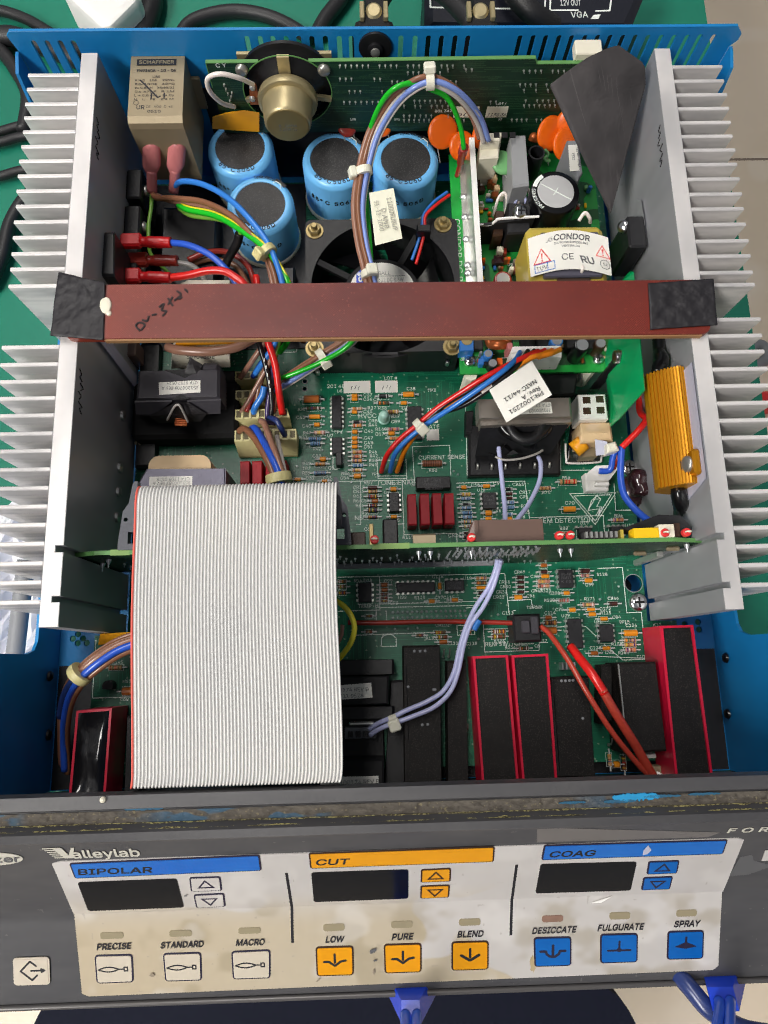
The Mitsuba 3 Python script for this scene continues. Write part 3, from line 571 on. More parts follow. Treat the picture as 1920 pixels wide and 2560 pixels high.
def comp(parent, kind, x, y, L, D, vert, z):
    r = random.Random(int(x * 13.7 + y * 91.3 + 5000)); x, y, L, D = x / M, y / M, L / M, D / M
    nm, dog, b = 'resistor', True, []
    if kind in ('tan', 'brn', 'pnk', 'gry', 'drk'):
        body = {'tan': TAN, 'brn': BRN, 'pnk': lin(196, 140, 124), 'gry': lin(150, 150, 146), 'drk': lin(84, 60, 48)}[kind]
        b = [(t, .045, r.choice(bandc)) for t in (-.33, -.14, .03, .33)]
    elif kind == 'blu': body = BLU; b = [(t, .04, r.choice([bandc[1], bandc[0], lin(30, 40, 90), bandc[8]])) for t in (-.32, -.16, 0, .16, .34)]
    elif kind == 'dio': nm, dog, body = 'diode', False, lin(70, 36, 32); b = [(-.34, .07, lin(30, 26, 26))]
    elif kind == 'blk': nm, dog, body = 'diode', False, lin(26, 26, 28); b = [(.32, .06, lin(190, 190, 188))]
    elif kind in ('cap', 'cdk'): nm, dog, body = 'capacitor', False, lin(226, 142, 30) if kind == 'cap' else lin(168, 92, 34)
    elif kind == 'wnd': dog, body = False, lin(142, 88, 60); b = [(t, .03, lin(92, 54, 40)) for t in np.linspace(-.42, .42, 8)]
    v, f, c = axial(L, D, (body, b), dog)
    if kind in ('cap', 'cdk'): v = v.copy(); m_ = np.abs(v[:, 0]) < L / 2 + 1e-6; v[m_, 0] *= .96
    if vert: v = v[:, [1, 0, 2]] * [-1, 1, 1]
    part(parent, nm, (v + [x, y, z + D / 2 + .0002], f), 'mat_vc', color=c)
def chip(parent, x, y, w, h, z, txt=None, pins=True, name='chip'):
    x, y, w, h = x / M, y / M, w / M, h / M
    k = part(parent, name, bx(x - w / 2, x + w / 2, y - h / 2, y + h / 2, z + .0005, z + .0036, .0003), 'mat_ic')
    P = []; n = max(4, int(round(max(w, h) / .00254)))
    for i in range(n):
        t = (i - (n - 1) / 2) * .00254
        for s in (-1, 1):
            if h >= w: P.append(bx(x + s * (w / 2), x + s * (w / 2 + .0011), y + t - .0006, y + t + .0006, z, z + .0022))
            else: P.append(bx(x + t - .0006, x + t + .0006, y + s * (h / 2), y + s * (h / 2 + .0011), z, z + .0022))
    if pins: part(k, 'pins', cat(P), 'mat_tin', kind='stuff')
    if h >= w: part(k, 'notch', lathe([(.0008, 0), (.0008, .0001)], (x, y + h / 2 - .0014, z + .0036), 12), 'mat_black')
    else: part(k, 'notch', lathe([(.0008, 0), (.0008, .0001)], (x - w / 2 + .0014, y, z + .0036), 12), 'mat_black')
    for i, t in enumerate(txt or []):
        part(k, 'lettering', text(t, min(w, h) * .17, (x - w * .36, y + h * .18 - i * min(w, h) * .26, z + .0036), depth=.00005, width=w * .7), 'mat_print_grey')
    return k
outl = []
def outline(x, y, w, h, t=.00016):
    outl.append(ext(sbox(x - w / 2, y - h / 2, x + w / 2, y + h / 2).difference(sbox(x - w / 2 + t, y - h / 2 + t, x + w / 2 - t, y + h / 2 - t)), .00008, None, ZB))
COMPS = [
('cap',-15.5,138.3,3.2,2.0,0),
('cap',-15.5,136.3,3.2,2.0,0),
('tan',-14.3,131.0,4.9,1.8,0),
('cap',-15.7,129.1,3.0,2.0,0),
('blk',-14.2,123.6,4.2,1.8,0),
('tan',-14.4,121.6,4.6,2.0,0),
('cap',-15.7,118.2,2.9,2.2,0),
('cap',-15.8,114.8,2.9,2.0,0),
('cap',-15.8,112.4,2.9,2.0,0),
('cap',-15.9,110.0,2.9,2.0,0),
('pnk',-14.7,107.1,5.0,2.0,0),
('tan',-14.7,104.7,5.0,2.0,0),
('tan',-14.8,102.4,5.0,1.9,0),
('blu',-14.5,99.8,5.2,1.9,0),
('tan',-14.8,97.4,4.8,1.9,0),
('cap',-14.8,94.1,3.9,2.6,0),
('blk',-0.1,137.6,4.7,2.3,0),
('drk',-0.3,133.8,5.7,2.2,0),
('tan',4.7,128.8,5.5,2.2,0),
('cap',13.1,138.2,6.0,2.9,0),
('cap',10.5,133.6,3.2,2.2,0),
('pnk',4.7,119.2,5.5,2.0,0),
('cap',3.5,116.9,3.4,2.2,0),
('tan',4.7,114.2,4.6,1.8,0),
('wnd',24.1,99.9,10.0,3.5,0),
('cdk',-38.2,136.4,8.5,4.0,0),
('drk',-37.2,131.7,6.8,1.8,0),
('cap',-36.6,126.9,5.9,2.4,0),
('cap',-35.5,122.5,3.1,2.2,0),
('pnk',-34.2,118.1,5.4,2.2,0),
('blu',-36.7,114.7,6.3,2.2,0),
('blu',-36.5,112.1,5.0,2.4,0),
('cap',-32.6,103.6,3.3,2.4,0),
('tan',-34.0,101.0,5.2,1.9,0),
('blu',-34.1,96.2,6.2,2.1,0),
('cap',-45.7,93.1,3.3,1.7,0),
('cap',-31.8,91.9,2.7,1.7,0),
('dio',-7.1,87.8,4.7,1.9,0),
('tan',-7.1,85.7,4.7,1.9,0),
('brn',-7.2,83.1,4.7,2.1,0),
('cdk',-6.1,80.7,3.3,2.1,0),
('drk',-7.3,78.3,4.7,1.9,0),
('drk',-7.4,75.9,4.7,2.1,0),
('brn',-7.5,72.4,4.7,1.7,0),
('cap',3.6,86.7,3.1,2.3,0),
('cap',3.4,72.2,3.1,1.9,0),
('cap',40.0,86.9,2.7,2.1,0),
('tan',41.0,83.2,4.6,1.9,0),
('blu',40.8,80.9,4.5,1.7,0),
('blk',41.1,78.1,3.7,1.1,0),
('blu',40.9,76.0,4.7,1.9,0),
('blu',41.0,73.4,4.7,1.9,0),
('blu',41.1,71.1,4.7,1.9,0),
('gry',41.0,68.7,4.5,1.7,0),
('gry',41.1,66.4,4.5,1.7,0),
('dio',41.2,62.9,4.5,1.2,0),
('dio',41.1,60.9,4.5,1.7,0),
('pnk',16.8,61.9,4.9,1.4,0),
('cap',51.8,87.3,3.7,2.1,0),
('cap',52.0,73.0,3.3,2.7,0),
('cap',51.8,70.0,3.3,2.1,0),
('blk',63.5,85.4,3.3,1.5,0),
('dio',63.3,83.0,3.3,1.7,0),
('dio',63.2,80.7,3.3,1.5,0),
('blu',63.3,78.3,4.3,2.1,0),
('blu',63.2,75.8,4.3,2.1,0),
('blu',62.8,72.2,2.9,1.7,0),
('cap',62.5,69.5,2.9,2.5,0),
('tan',82.3,85.5,5.6,2.1,0),
('tan',94.4,88.6,8.6,2.8,0),
('cap',93.9,74.0,6.4,3.0,0),
('pnk',89.6,61.6,4.3,1.7,0),
('pnk',118.7,67.9,5.4,1.9,0),
('cdk',68.0,66.1,4.5,1.5,0),
('cap',25.4,36.2,3.2,1.8,1),
('cap',21.1,28.8,3.0,1.8,0),
('cap',32.6,29.1,3.2,1.8,0),
('cdk',-2.4,37.5,3.2,2.0,0),
('cdk',-2.4,35.0,3.2,1.8,0),
('brn',-2.5,32.8,3.2,1.4,0),
('brn',-2.5,31.1,3.2,1.2,0),
('brn',-2.6,29.5,3.2,1.2,0),
('brn',-23.5,39.7,3.6,1.8,0),
('brn',-23.6,37.1,3.6,1.8,0),
('brn',-23.6,34.0,3.6,1.6,0),
('brn',-10.4,22.2,3.0,1.2,0),
('brn',-10.6,14.5,3.0,1.4,0),
('tan',46.5,39.7,5.0,1.6,0),
('brn',46.4,37.3,5.0,1.6,0),
('cap',46.2,34.9,5.0,1.6,0),
('dio',46.5,32.3,3.8,1.6,0),
('dio',46.1,29.9,3.2,1.6,0),
('dio',66.3,39.6,3.4,1.6,0),
('dio',66.2,37.1,3.4,1.4,0),
('dio',66.1,34.7,3.2,1.4,0),
('dio',66.0,32.3,3.4,1.4,0),
('cap',64.5,29.6,4.0,2.4,0),
('cdk',78.5,45.4,3.1,2.0,0),
('dio',78.4,42.1,3.2,1.6,0),
('cap',78.8,39.9,4.1,2.0,0),
('pnk',77.9,37.3,5.9,2.0,0),
('pnk',77.7,35.0,5.9,1.8,0),
('cap',89.0,31.2,3.0,2.0,0),
('gry',87.3,27.5,5.6,1.8,0),
('cap',91.2,22.7,3.2,2.2,0),
('brn',53.8,13.0,6.2,2.2,0),
('brn',53.6,10.5,6.2,2.1,0),
('drk',65.3,4.5,4.8,1.7,0),
('cdk',78.9,19.1,3.2,2.0,0),
('brn',79.8,16.6,5.8,2.2,0),
('cdk',79.6,12.7,5.6,3.3,0),
('cap',38.3,13.9,3.0,3.1,0),
('dio',99.2,42.0,4.7,2.0,0),
('pnk',99.1,39.7,4.1,1.8,0),
('cap',100.6,37.2,3.9,2.2,0),
('pnk',99.5,25.1,5.8,2.0,0),
('cap',100.6,22.7,4.0,1.6,0),
('cap',101.0,20.3,3.6,2.0,0),
('cap',106.7,17.9,3.8,1.8,0),
('dio',112.0,25.2,4.0,2.0,0),
('cap',119.2,10.5,6.8,3.0,0),
('tan',118.7,7.0,5.8,1.8,0),
('tan',118.5,4.8,5.8,2.0,0),
('pnk',118.5,2.3,5.2,2.1,0),
('cdk',100.3,1.2,3.6,1.9,0),
('cap',106.6,3.4,3.8,1.8,0),
('brn',24.7,13.3,5.2,1.6,0),
('brn',25.6,11.0,4.8,1.8,0),
('cdk',25.9,8.6,4.0,1.9,0),
('brn',14.5,12.1,3.4,1.4,0),
('tan',-134.1,0.5,6.2,2.3,0),
('cdk',-126.6,-10.8,6.9,3.8,0),
('cdk',-42.4,170.2,3.0,2.3,0),
('cap',106.3,-51.1,2.9,2.9,0),
('brn',110.1,-50.6,6.4,1.9,1),
('tan',103.3,-49.0,5.5,1.9,1),
]
for k_, x, y, L, D, v_ in COMPS:
    comp(mb, k_, x, y, L, D, v_, ZB)
    if v_: outline(x / M, y / M, D / M + .001, L / M + .001)
    else: outline(x / M, y / M, L / M + .0012, D / M + .0008)
CHIPS = [
('ic',-25.0,128.7,5.0,18.0),
('ic',-25.0,110.1,5.3,9.0),
('ic',15.8,121.8,7.4,18.1),
('ic',3.7,79.4,5.0,9.9,1),
('ic',52.6,79.1,7.1,8.5,1),
('ic',100.4,61.3,6.6,5.4),
('ic',116.9,62.3,6.1,3.8),
('ic',13.2,35.7,19.1,4.7),
('ic',32.7,36.1,9.4,5.2,1),
('ic',-12.2,33.8,6.6,9.6),
('ic',88.8,38.1,7.0,8.9,1),
('ic',91.2,10.9,6.8,14.2),
('ic',106.7,10.7,6.7,8.4),
]
for q in CHIPS:
    chip(mb, q[1], q[2], q[3], q[4], ZB, ['0528', 'PC817', 'K 05'] if len(q) > 5 else None)
    outline(q[1] / M, q[2] / M, q[3] / M + .0006, q[4] / M + .0016)
# relay-like block with printed name, small boxes, led
q = (.0151,.0854,.0345), (.0327,.0917,.0345)
rk = part(mb, 'solid_state_relay', bx(q[0][0], q[1][0], q[0][1], q[1][1], ZB, .0345, .0004), 'mat_black')
for i, (t, h) in enumerate([('CP Clare', .0019), ('PRMA1C12', .0014), ('MEXICO', .0014)]):
    part(rk, 'lettering', text(t, h, (q[0][0] + .004 + .0006 * (i == 2), q[1][1] - .0027 - i * .0021, .0345), width=.0088), 'mat_print_grey')
c = (-.0002,.1252,.028)
ld = part(mb, 'led', lathe([(.0032, 0), (.0032, .0012), (.0027, .0014), (.0026, .0062), (.0021, .0078), (.0011, .0086)], c, 24), 'mat_led', 50)
scene['mat_led'] = {'type': 'principled', 'base_color': {'type': 'rgb', 'value': lin(170, 214, 200)}, 'roughness': .15, 'specular': .6, 'clearcoat': .6}
c = (-.0241,.1024,.034); part(mb, 'transistor', bx(c[0] - .0016, c[0] + .0016, c[1] - .0036, c[1] + .0036, ZB, .034, .0004), 'mat_black')
c = (-.1361,-.008,.028); part(mb, 'transistor', ext(Point(c[0], c[1]).buffer(.0026).intersection(sbox(c[0] - .003, c[1] - .0016, c[0] + .003, c[1] + .003)), .005, None, ZB), 'mat_black')
for a, b in (((-.0213,.1402,.028), (-.0069,.147,.028)), ((-.0045,.1401,.028), (.0077,.1469,.028)), ((.022,.113,.028), (.0286,.1191,.028)), ((.0243,.1225,.028), (.0284,.1255,.028))):
    k = part(mb, 'sticker', ext(rrect(a[0], b[0], a[1], b[1], .0003), .0001, None, ZB), 'mat_sticker')
    if b[0] - a[0] > .009:
        part(k, 'pen_mark', cat([tube([(a[0] + .004 + i * .0019 + .0004 * j, a[1] + .0018 + .001 * j + .0006 * ((i + j) % 2), ZB + .0001) for j in range(3)], .00014, 4, 4) for i in range(3)]), 'mat_print_black')
# header pins, solder dots
pins = []
for i in range(16):
    for py0, py1 in ((1531, 1527), (1544, 1540)):
        pass
HA = [(.0015,.0238,.028), (.0375,.0236,.028), (.0014,.021,.028), (.0378,.0211,.028)]
for a, b in ((0, 1), (2, 3)):
    for i in range(16):
        p = np.array(HA[a]) + (np.array(HA[b]) - np.array(HA[a])) * i / 15; pins.append(lathe([(.0008, 0), (.0006, .0006), (.0002, .0009)], p, 8))
part(mb, 'solder_dots', cat(pins), 'mat_solder', kind='stuff')
r = random.Random(8); dots = []
DOT = [(.0023,.0155,.028), (.0088,.0155,.028), (.0134,.0158,.028), (.0436,.0097,.028), (.0541,.0214,.028), (.106,.0277,.028), (.0861,.0252,.028), (.0878,.0031,.028), (-.0462,.1005,.028), (-.0181,.0911,.028), (.0355,.096,.028), (.0375,.0942,.028), (.0119,.09,.028), (.0144,.0889,.028), (-.0329,.1089,.028), (-.0319,.125,.028), (.1161,.0339,.028), (.0161,.1072,.028)]
for p in DOT: dots.append(lathe([(.0007, 0), (.0005, .0003), (.0002, .0005)], p, 8))
part(mb, 'solder_dots', cat(dots), 'mat_solder', kind='stuff')
# silk screen
SILK = [
(-30.2,143.3,2.0,'201·482'),
(-24.9,140.8,1.6,'U5'),
(-10.9,138.2,1.8,'C37'),
(-11.0,135.7,1.8,'C36'),
(-8.8,130.8,1.8,'R37'),
(-11.1,128.8,1.8,'C43'),
(-13.9,126.0,2.5,'HVDC·PWM'),
(-8.5,123.6,1.8,'CR8'),
(-8.5,121.2,1.8,'R44'),
(-10.9,117.9,1.8,'C46'),
(-11.0,114.2,1.8,'C47'),
(-11.1,111.5,1.8,'C48'),
(-11.1,109.4,1.7,'C51'),
(-8.7,106.5,1.7,'R46'),
(-8.3,104.3,1.7,'R47'),
(-8.8,101.9,1.7,'R48'),
(-8.8,99.5,1.7,'R45'),
(-23.2,95.1,1.7,'R56'),
(-23.9,92.8,1.7,'C54'),
(-5.7,135.4,1.8,'CR7'),
(-3.2,130.6,1.8,'R38'),
(3.4,125.8,1.8,'R39'),
(3.5,122.9,1.8,'CR9'),
(-5.0,118.9,1.8,'R168'),
(-5.1,116.2,1.8,'C173'),
(2.8,111.2,1.8,'R127'),
(12.2,141.2,1.8,'C38'),
(9.3,130.4,1.8,'C44'),
(23.3,140.0,1.8,'TP3'),
(22.8,128.8,2.2,'INS'),
(23.3,119.4,2.2,'ATE'),
(-5.0,103.1,1.5,'J11'),
(-7.5,94.5,1.5,'TP8'),
(-26.9,117.6,1.8,'TP4'),
(-30.3,115.9,1.8,'U7'),
(17.2,102.6,2.2,'CURRENT·SENSE'),
(22.4,95.8,1.7,'R50'),
(0.4,147.5,1.8,'LOT·#'),
(-46.6,126.2,1.8,'C42'),
(-43.5,121.5,1.8,'C45'),
(-43.1,117.7,1.8,'R43'),
(-45.0,115.1,1.8,'R41'),
(-37.9,108.8,1.7,'R42'),
(-38.1,104.9,1.7,'C50'),
(-43.3,100.9,1.7,'R49'),
(-43.5,98.3,1.7,'TP7'),
(-30.0,98.3,1.7,'Q8'),
(-43.5,95.8,1.7,'R55'),
(-41.7,93.1,1.7,'C51'),
(-32.8,92.9,1.7,'C53'),
(-45.8,130.8,1.6,'R36'),
(-11.7,89.9,1.9,'R57'),
(-5.1,89.3,2.6,'TONE·ENABLE'),
(-17.3,87.7,1.7,'CR12'),
(-17.4,85.4,1.7,'CR15'),
(-17.2,83.0,1.7,'R63'),
(-17.3,80.5,1.7,'R64'),
(-13.4,80.4,1.7,'C56'),
(-16.1,77.9,1.7,'R66'),
(-13.1,73.9,1.7,'R69'),
(-16.8,71.2,2.3,'NSE'),
(-1.3,84.6,1.5,'U9'),
(2.2,89.2,1.5,'C57'),
(-12.0,65.5,1.7,'C84'),
(2.0,69.7,1.7,'R85'),
(7.5,60.7,1.7,'R115'),
(30.8,61.1,1.9,'CR24'),
(43.9,87.4,1.7,'C58'),
(47.1,84.8,1.5,'U10'),
(55.6,88.0,1.7,'C59'),
(65.6,87.3,1.7,'CR45'),
(68.8,83.0,1.7,'CR17'),
(68.9,80.6,1.7,'CR1'),
(69.2,75.6,1.7,'R74'),
(69.2,72.4,1.7,'R85'),
(66.5,70.1,1.7,'C68'),
(54.3,73.6,1.7,'C66'),
(54.4,67.7,1.7,'C67'),
(46.7,67.2,1.7,'U13'),
(80.7,82.7,1.7,'R75'),
(91.8,90.4,1.7,'R56'),
(92.1,76.7,1.9,'C70'),
(77.9,67.3,2.5,'REM·DETECTION'),
(88.4,63.5,1.7,'R88'),
(99.1,66.2,1.7,'U19'),
(117.3,69.6,1.7,'R86'),
(122.4,64.2,1.7,'U17'),
(101.5,86.1,1.5,'J12'),
(-2.5,38.8,1.6,'C99'),
(21.8,40.3,1.6,'C116'),
(4.3,30.3,1.6,'U22'),
(12.5,30.0,1.6,'R119'),
(22.7,29.8,1.6,'C97'),
(27.0,29.7,1.6,'C115'),
(37.5,39.1,1.6,'U18'),
(-17.6,39.2,1.6,'R14·U28'),
(-15.8,26.4,1.8,'TEMP-HI'),
(0.0,27.6,1.6,'C93'),
(17.3,9.8,1.6,'R133'),
(27.7,7.0,1.6,'C122'),
(22.4,16.1,1.6,'CR102'),
(37.1,6.7,1.6,'C110'),
(41.8,-1.9,1.5,'K15'),
(63.4,41.7,1.6,'CR49'),
(55.4,36.8,1.6,'CR48'),
(55.7,34.4,1.6,'CR50'),
(53.7,31.8,1.6,'CR32'),
(52.1,29.3,1.6,'CR33'),
(71.6,39.2,1.6,'C98'),
(71.5,32.0,1.6,'CR47'),
(76.1,31.9,1.6,'R121'),
(68.9,29.4,1.6,'C96'),
(80.3,30.6,1.6,'C101'),
(77.6,27.0,1.6,'R120'),
(82.9,22.3,1.6,'C78'),
(85.7,19.2,1.6,'U29'),
(77.3,20.8,1.6,'C114'),
(68.5,23.7,1.6,'T8·RMK'),
(56.1,21.2,1.6,'C113'),
(51.2,7.3,1.6,'R135'),
(46.6,5.9,2.1,'REM·SWITCH'),
(56.4,4.3,1.6,'R136'),
(71.2,4.7,1.6,'Q9'),
(73.7,7.0,1.6,'J37'),
(105.4,39.4,1.6,'R128'),
(99.1,34.3,1.6,'C99'),
(97.9,27.3,1.6,'R171'),
(105.3,22.1,1.6,'C172'),
(105.5,20.1,1.6,'R125'),
(111.3,17.8,1.6,'C84'),
(109.8,27.2,1.6,'CR46'),
(114.3,15.3,1.6,'TP15'),
(117.6,13.5,1.6,'C124'),
(101.9,15.9,1.4,'U31'),
(109.5,4.7,1.6,'R138'),
(98.6,3.0,1.6,'C128'),
(106.1,0.6,1.6,'C88'),
(112.5,0.3,1.6,'R143'),
(121.5,-1.9,1.6,'T10'),
(131.5,13.5,1.6,'K13'),
(-136.3,2.3,1.5,'R145'),
(-130.8,-6.8,1.5,'H65'),
(-131.5,-15.3,1.3,'COM·11'),
(-38.8,171.6,1.9,'C30'),
]
part(mb, 'printed_lettering', cat([text(s_.replace('·', ' '), h / M, (x / M, y / M, ZB), depth=.00008, bold=False) for x, y, h, s_ in SILK]), 'mat_print_white', kind='stuff')
LINES = [
[(-4.4,102.7),(10.7,102.6),(10.8,92.6),(-4.2,93.0),(-4.4,102.7)],
[(-4.1,94.2),(10.6,94.1)],
[(14.3,109.7),(33.9,110.1),(33.8,93.6)],
[(14.3,109.7),(14.7,91.7)],
[(-26.0,91.7),(14.7,91.7)],
[(-13.3,91.7),(-13.6,68.8),(-16.0,68.9)],
[(8.3,91.8),(8.4,62.9),(35.2,63.1),(35.4,57.5)],
[(4.0,68.4),(8.6,68.7)],
[(43.6,139.6),(42.3,93.7),(86.1,93.8)],
[(36.3,89.5),(72.2,89.8),(73.4,67.9),(56.8,67.4)],
[(73.0,70.4),(112.0,70.6)],
[(95.1,82.6),(119.2,82.5),(107.0,66.0),(95.1,82.6)],
[(97.3,81.3),(116.8,81.5),(107.2,67.9),(97.3,81.3)],
[(103.9,73.5),(109.2,81.2),(106.9,79.2),(111.1,79.5),(109.2,81.2)],
[(106.5,79.0),(103.9,73.5),(110.2,74.2),(107.9,70.9)],
[(111.1,79.5),(108.7,75.5),(111.4,75.0),(108.9,70.6),(110.2,73.8)],
[(92.3,111.1),(91.5,95.2),(112.1,94.9)],
[(118.8,87.5),(118.3,73.2),(129.1,73.1),(129.1,77.4)],
[(109.9,70.4),(111.6,70.6),(111.4,62.0)],
[(-25.8,42.0),(58.7,41.8)],
[(-4.8,41.7),(-4.9,25.1),(-26.0,25.0)],
[(58.7,41.6),(59.7,20.9)],
[(-5.2,28.1),(45.4,28.2)],
[(-6.8,26.3),(45.1,26.2)],
[(-6.8,26.3),(-6.8,20.0)],
[(-1.9,25.0),(-1.6,19.9)],
[(38.0,25.0),(42.0,25.3),(42.1,18.6)],
[(-17.0,13.0),(21.1,13.4)],
[(33.2,16.4),(42.0,16.6),(41.9,11.9),(33.3,11.7),(33.2,16.4)],
[(46.4,16.9),(46.4,3.2),(73.4,3.3),(73.7,7.0),(78.1,7.0)],
[(46.2,14.3),(60.6,14.3)],
[(61.6,23.0),(61.3,6.5),(71.1,6.6)],
[(61.6,23.0),(63.2,23.2)],
[(59.5,28.3),(71.2,28.4),(71.7,23.8)],
[(106.2,43.3),(118.9,43.4),(118.9,20.6),(126.2,20.6),(126.4,-2.0),(97.5,-0.1)],
[(83.3,14.4),(88.7,14.6)],
[(94.9,14.5),(97.5,14.4),(104.2,7.5)],
[(106.0,5.3),(114.6,-2.5),(126.4,-2.4)],
[(-4.4,11.3),(-3.6,12.3),(-1.6,13.0),(0.8,12.8),(2.7,11.1),(2.8,7.2),(-4.5,7.2),(-4.4,11.3)],
[(-27.3,104.9),(-22.1,105.0),(-22.1,101.8),(-23.8,99.0),(-26.3,98.2),(-27.5,99.1),(-27.3,104.9)],
[(-30.1,93.1),(-30.1,88.4)],
[(-144.7,14.0),(-144.9,-13.6),(-123.0,-13.6)],
[(-55.2,170.0),(-46.4,170.1),(-46.2,164.3),(-55.2,164.2)],
]
part(mb, 'printed_lines', cat([ext(LineString([(x / M, y / M) for x, y in l]).buffer(.00017, cap_style=2, join_style=2), .00007, None, ZB) for l in LINES] + outl), 'mat_print_white', kind='stuff')
# square ferrite ring carrying the red leads
c0, c1 = (.0584,.0072,.043), (.0716,.0204,.043)
fr_ = part(mb, 'current_transformer', blk([c0, (c1[0], c0[1], .043), c1, (c0[0], c1[1], .043)], ZB, .001), 'mat_black')
part(fr_, 'core_half', bx((.062,.0113,.0445)[0], (.0661,.0112,.0445)[0], (.0641,.0113,.0445)[1], (.0645,.0174,.0445)[1], .0428, .0448, .0005), 'mat_ferrite')
part(fr_, 'core_half', bx((.0665,.0108,.0445)[0], (.0701,.0107,.0445)[0], (.0682,.0108,.0445)[1], (.0688,.0192,.0445)[1], .0428, .0455, .0006), 'mat_ferrite')
# ---------------------------------------------------------------- blue can capacitors
def can(c, lab_, rot, txt=True):
    x, y = c; z0, z1, R = ZB, .0595, .0174
    k = thing('can_capacitor', lab_, 'capacitor', 'blue can capacitors')
    part(k, 'base_ring', lathe([(R + .0004, 0), (R + .0008, .001), (R + .0006, .0026), (R, .0032)], (x, y, z0), 48), 'mat_nylon', 40)
    part(k, 'sleeve', lathe([(R, .002), (R, z1 - z0 - .0034), (R - .0003, z1 - z0 - .0022), (R - .0014, z1 - z0 - .0006), (R - .0028, z1 - z0), (.0132, z1 - z0 - .0002), (.0129, z1 - z0 - .0007)], (x, y, z0), 56), 'mat_sleeve_blue', 40)
    part(k, 'top_disc', lathe([(.0131, 0), (.0131, .0004), (.012, .0005)], (x, y, z1 - .001), 48), 'mat_cap_top', 40)
    a = np.linspace(.55, .95, 10) + rot
    w = Polygon([(x + r * math.cos(t), y + r * math.sin(t)) for r, tt in ((.0134, a), (.0171, a[::-1])) for t in tt])
    part(k, 'sleeve_slit', ext(w, .00012, None, z1 - .0004), 'mat_cap_top')
    part(k, 'slit_edge', tube([(x + r * math.cos(t), y + r * math.sin(t), z1 + .0001) for r, t in ((.0137, a[0] + .02), (.0153, a[3]), (.0153, a[-2]), (.0137, a[-1]))], .0003, 5, 1), 'mat_print_white')
    ms = []
    for ang0, s_, rad in ((-2.35, '85°C', .0148), (-1.62, '506D', .0148)):
        for i, chh in enumerate(s_):
            t = ang0 + i * .17; o = (x + rad * math.cos(t), y + rad * math.sin(t), z1 + .0001)
            ms.append(text(chh, .0024, np.array(o) + .0004 * np.array([math.cos(t), math.sin(t), 0]) - .0008 * np.array([-math.sin(t), math.cos(t), 0]), (-math.sin(t), math.cos(t), 0), (-math.cos(t), -math.sin(t), 0), .00005, True))
    for i in range(16):
        t = 1.75 - i * .055 + rot * .3; ms.append(text('IVMNALXOKC'[i % 10], .0016, (x + .0146 * math.cos(t), y + .0146 * math.sin(t), z1 + .0001), (math.sin(t), -math.cos(t), 0), (math.cos(t), math.sin(t), 0), .00005))
    for ang0, s_ in ((-2.45, '85°C'), (-1.66, '506D')):
        for i, chh in enumerate(s_):
            t = ang0 + i * .17; q = R + .0001; o = np.array([x + q * math.cos(t), y + q * math.sin(t), .045])
            ms.append(text(chh, .0027, o, (-math.sin(t), math.cos(t), 0), (0, 0, 1), .0001, True))
    if txt: part(k, 'lettering', cat(ms), 'mat_print_black', kind='stuff')
    return k
can((-.0726,.2658,.0595)[:2], 'blue can capacitor at the far left below the orange tape', 0)
can((-.0618,.2321,.0595)[:2], 'blue can capacitor crossed by the bundle of brown, blue and green wires', .1)
can((-.0228,.2582,.0595)[:2], 'blue can capacitor left of the white cable tie, below the loudspeaker', .05)
can((.0143,.2577,.0595)[:2], 'blue can capacitor right of the cable arch, behind the paper tag', .0)

# ---------------------------------------------------------------- mains filter
lf = thing('line_filter', 'tan metal mains filter can with printed top on the back wall', 'mains filter')
fz = .0975
part(lf, 'can', hull([(x, y, z) for x in (-.1176, -.0922) for y, z in ((.2848, fz - .0003), (.2515, fz), (.2485, fz - .0012), (.2478, fz - .004), (.2478, .058), (.2848, .058))]), 'mat_can_tan')
part(lf, 'mounting_ear', bx(-.122, -.088, .2828, .2848, .066, .086, .0006), 'mat_can_tan')
FP = lambda px, py: (px, py, fz + .0001)
lx, ly = -.1165, .283
k = part(lf, 'name_plate', ext(sbox(lx + .002, ly - .0036, lx + .0205, ly - .0002), .00008, None, fz), 'mat_print_black')
part(k, 'lettering', text('SCHAFFNER', .0019, (lx + .003, ly - .0028, fz + .00008), depth=.00006, bold=True, width=.0165), 'mat_can_tan')
ms = [text('FN9260A - 10 - 06', .0014, (lx + .0022, ly - .0072, fz), depth=.00006, bold=True, width=.0182), text('LINE', .0011, (lx + .0096, ly - .0105, fz), depth=.00006)]
for r_, s_ in enumerate(['P N C    10A     250V~', '50/60Hz   40°C', '2x 0.8mH    25/85/21', 'Cx 47nF   R 1M', 'L = 0.8 mH    2x Cy', 'N    L    PE    2.2 nF']):
    ms.append(text(s_, .0010, (lx + .0016, ly - .0124 - r_ * .0021, fz), depth=.00006, width=.0185))
ms += [text('UR', .0021, (lx + .0026, ly - .0278, fz), depth=.00006, bold=True), text('CE   VDE  S  +S', .0012, (lx + .0072, ly - .0271, fz), depth=.00006, width=.0125), text('0510', .0014, (lx + .008, ly - .0297, fz), depth=.00006, bold=True, width=.0062)]
ms += [ext(LineString([(lx + .004, ly - .0118), (lx + .0125, ly - .0215)]).buffer(.00035, cap_style=2), .00006, None, fz), ext(LineString([(lx + .0118, ly - .0205), (lx + .0125, ly - .0215), (lx + .0136, ly - .0208)]).buffer(.0003), .00006, None, fz),
       ext(sbox(lx + .0092, ly - .0222, lx + .0098, ly - .019), .00006, None, fz), ext(sbox(lx + .0152, ly - .0222, lx + .0158, ly - .019), .00006, None, fz), ext(Point(lx + .0026, ly - .0243).buffer(.0013).difference(Point(lx + .0026, ly - .0243).buffer(.0011)), .00006, None, fz)]
part(lf, 'lettering', cat(ms), 'mat_print_black', kind='stuff')
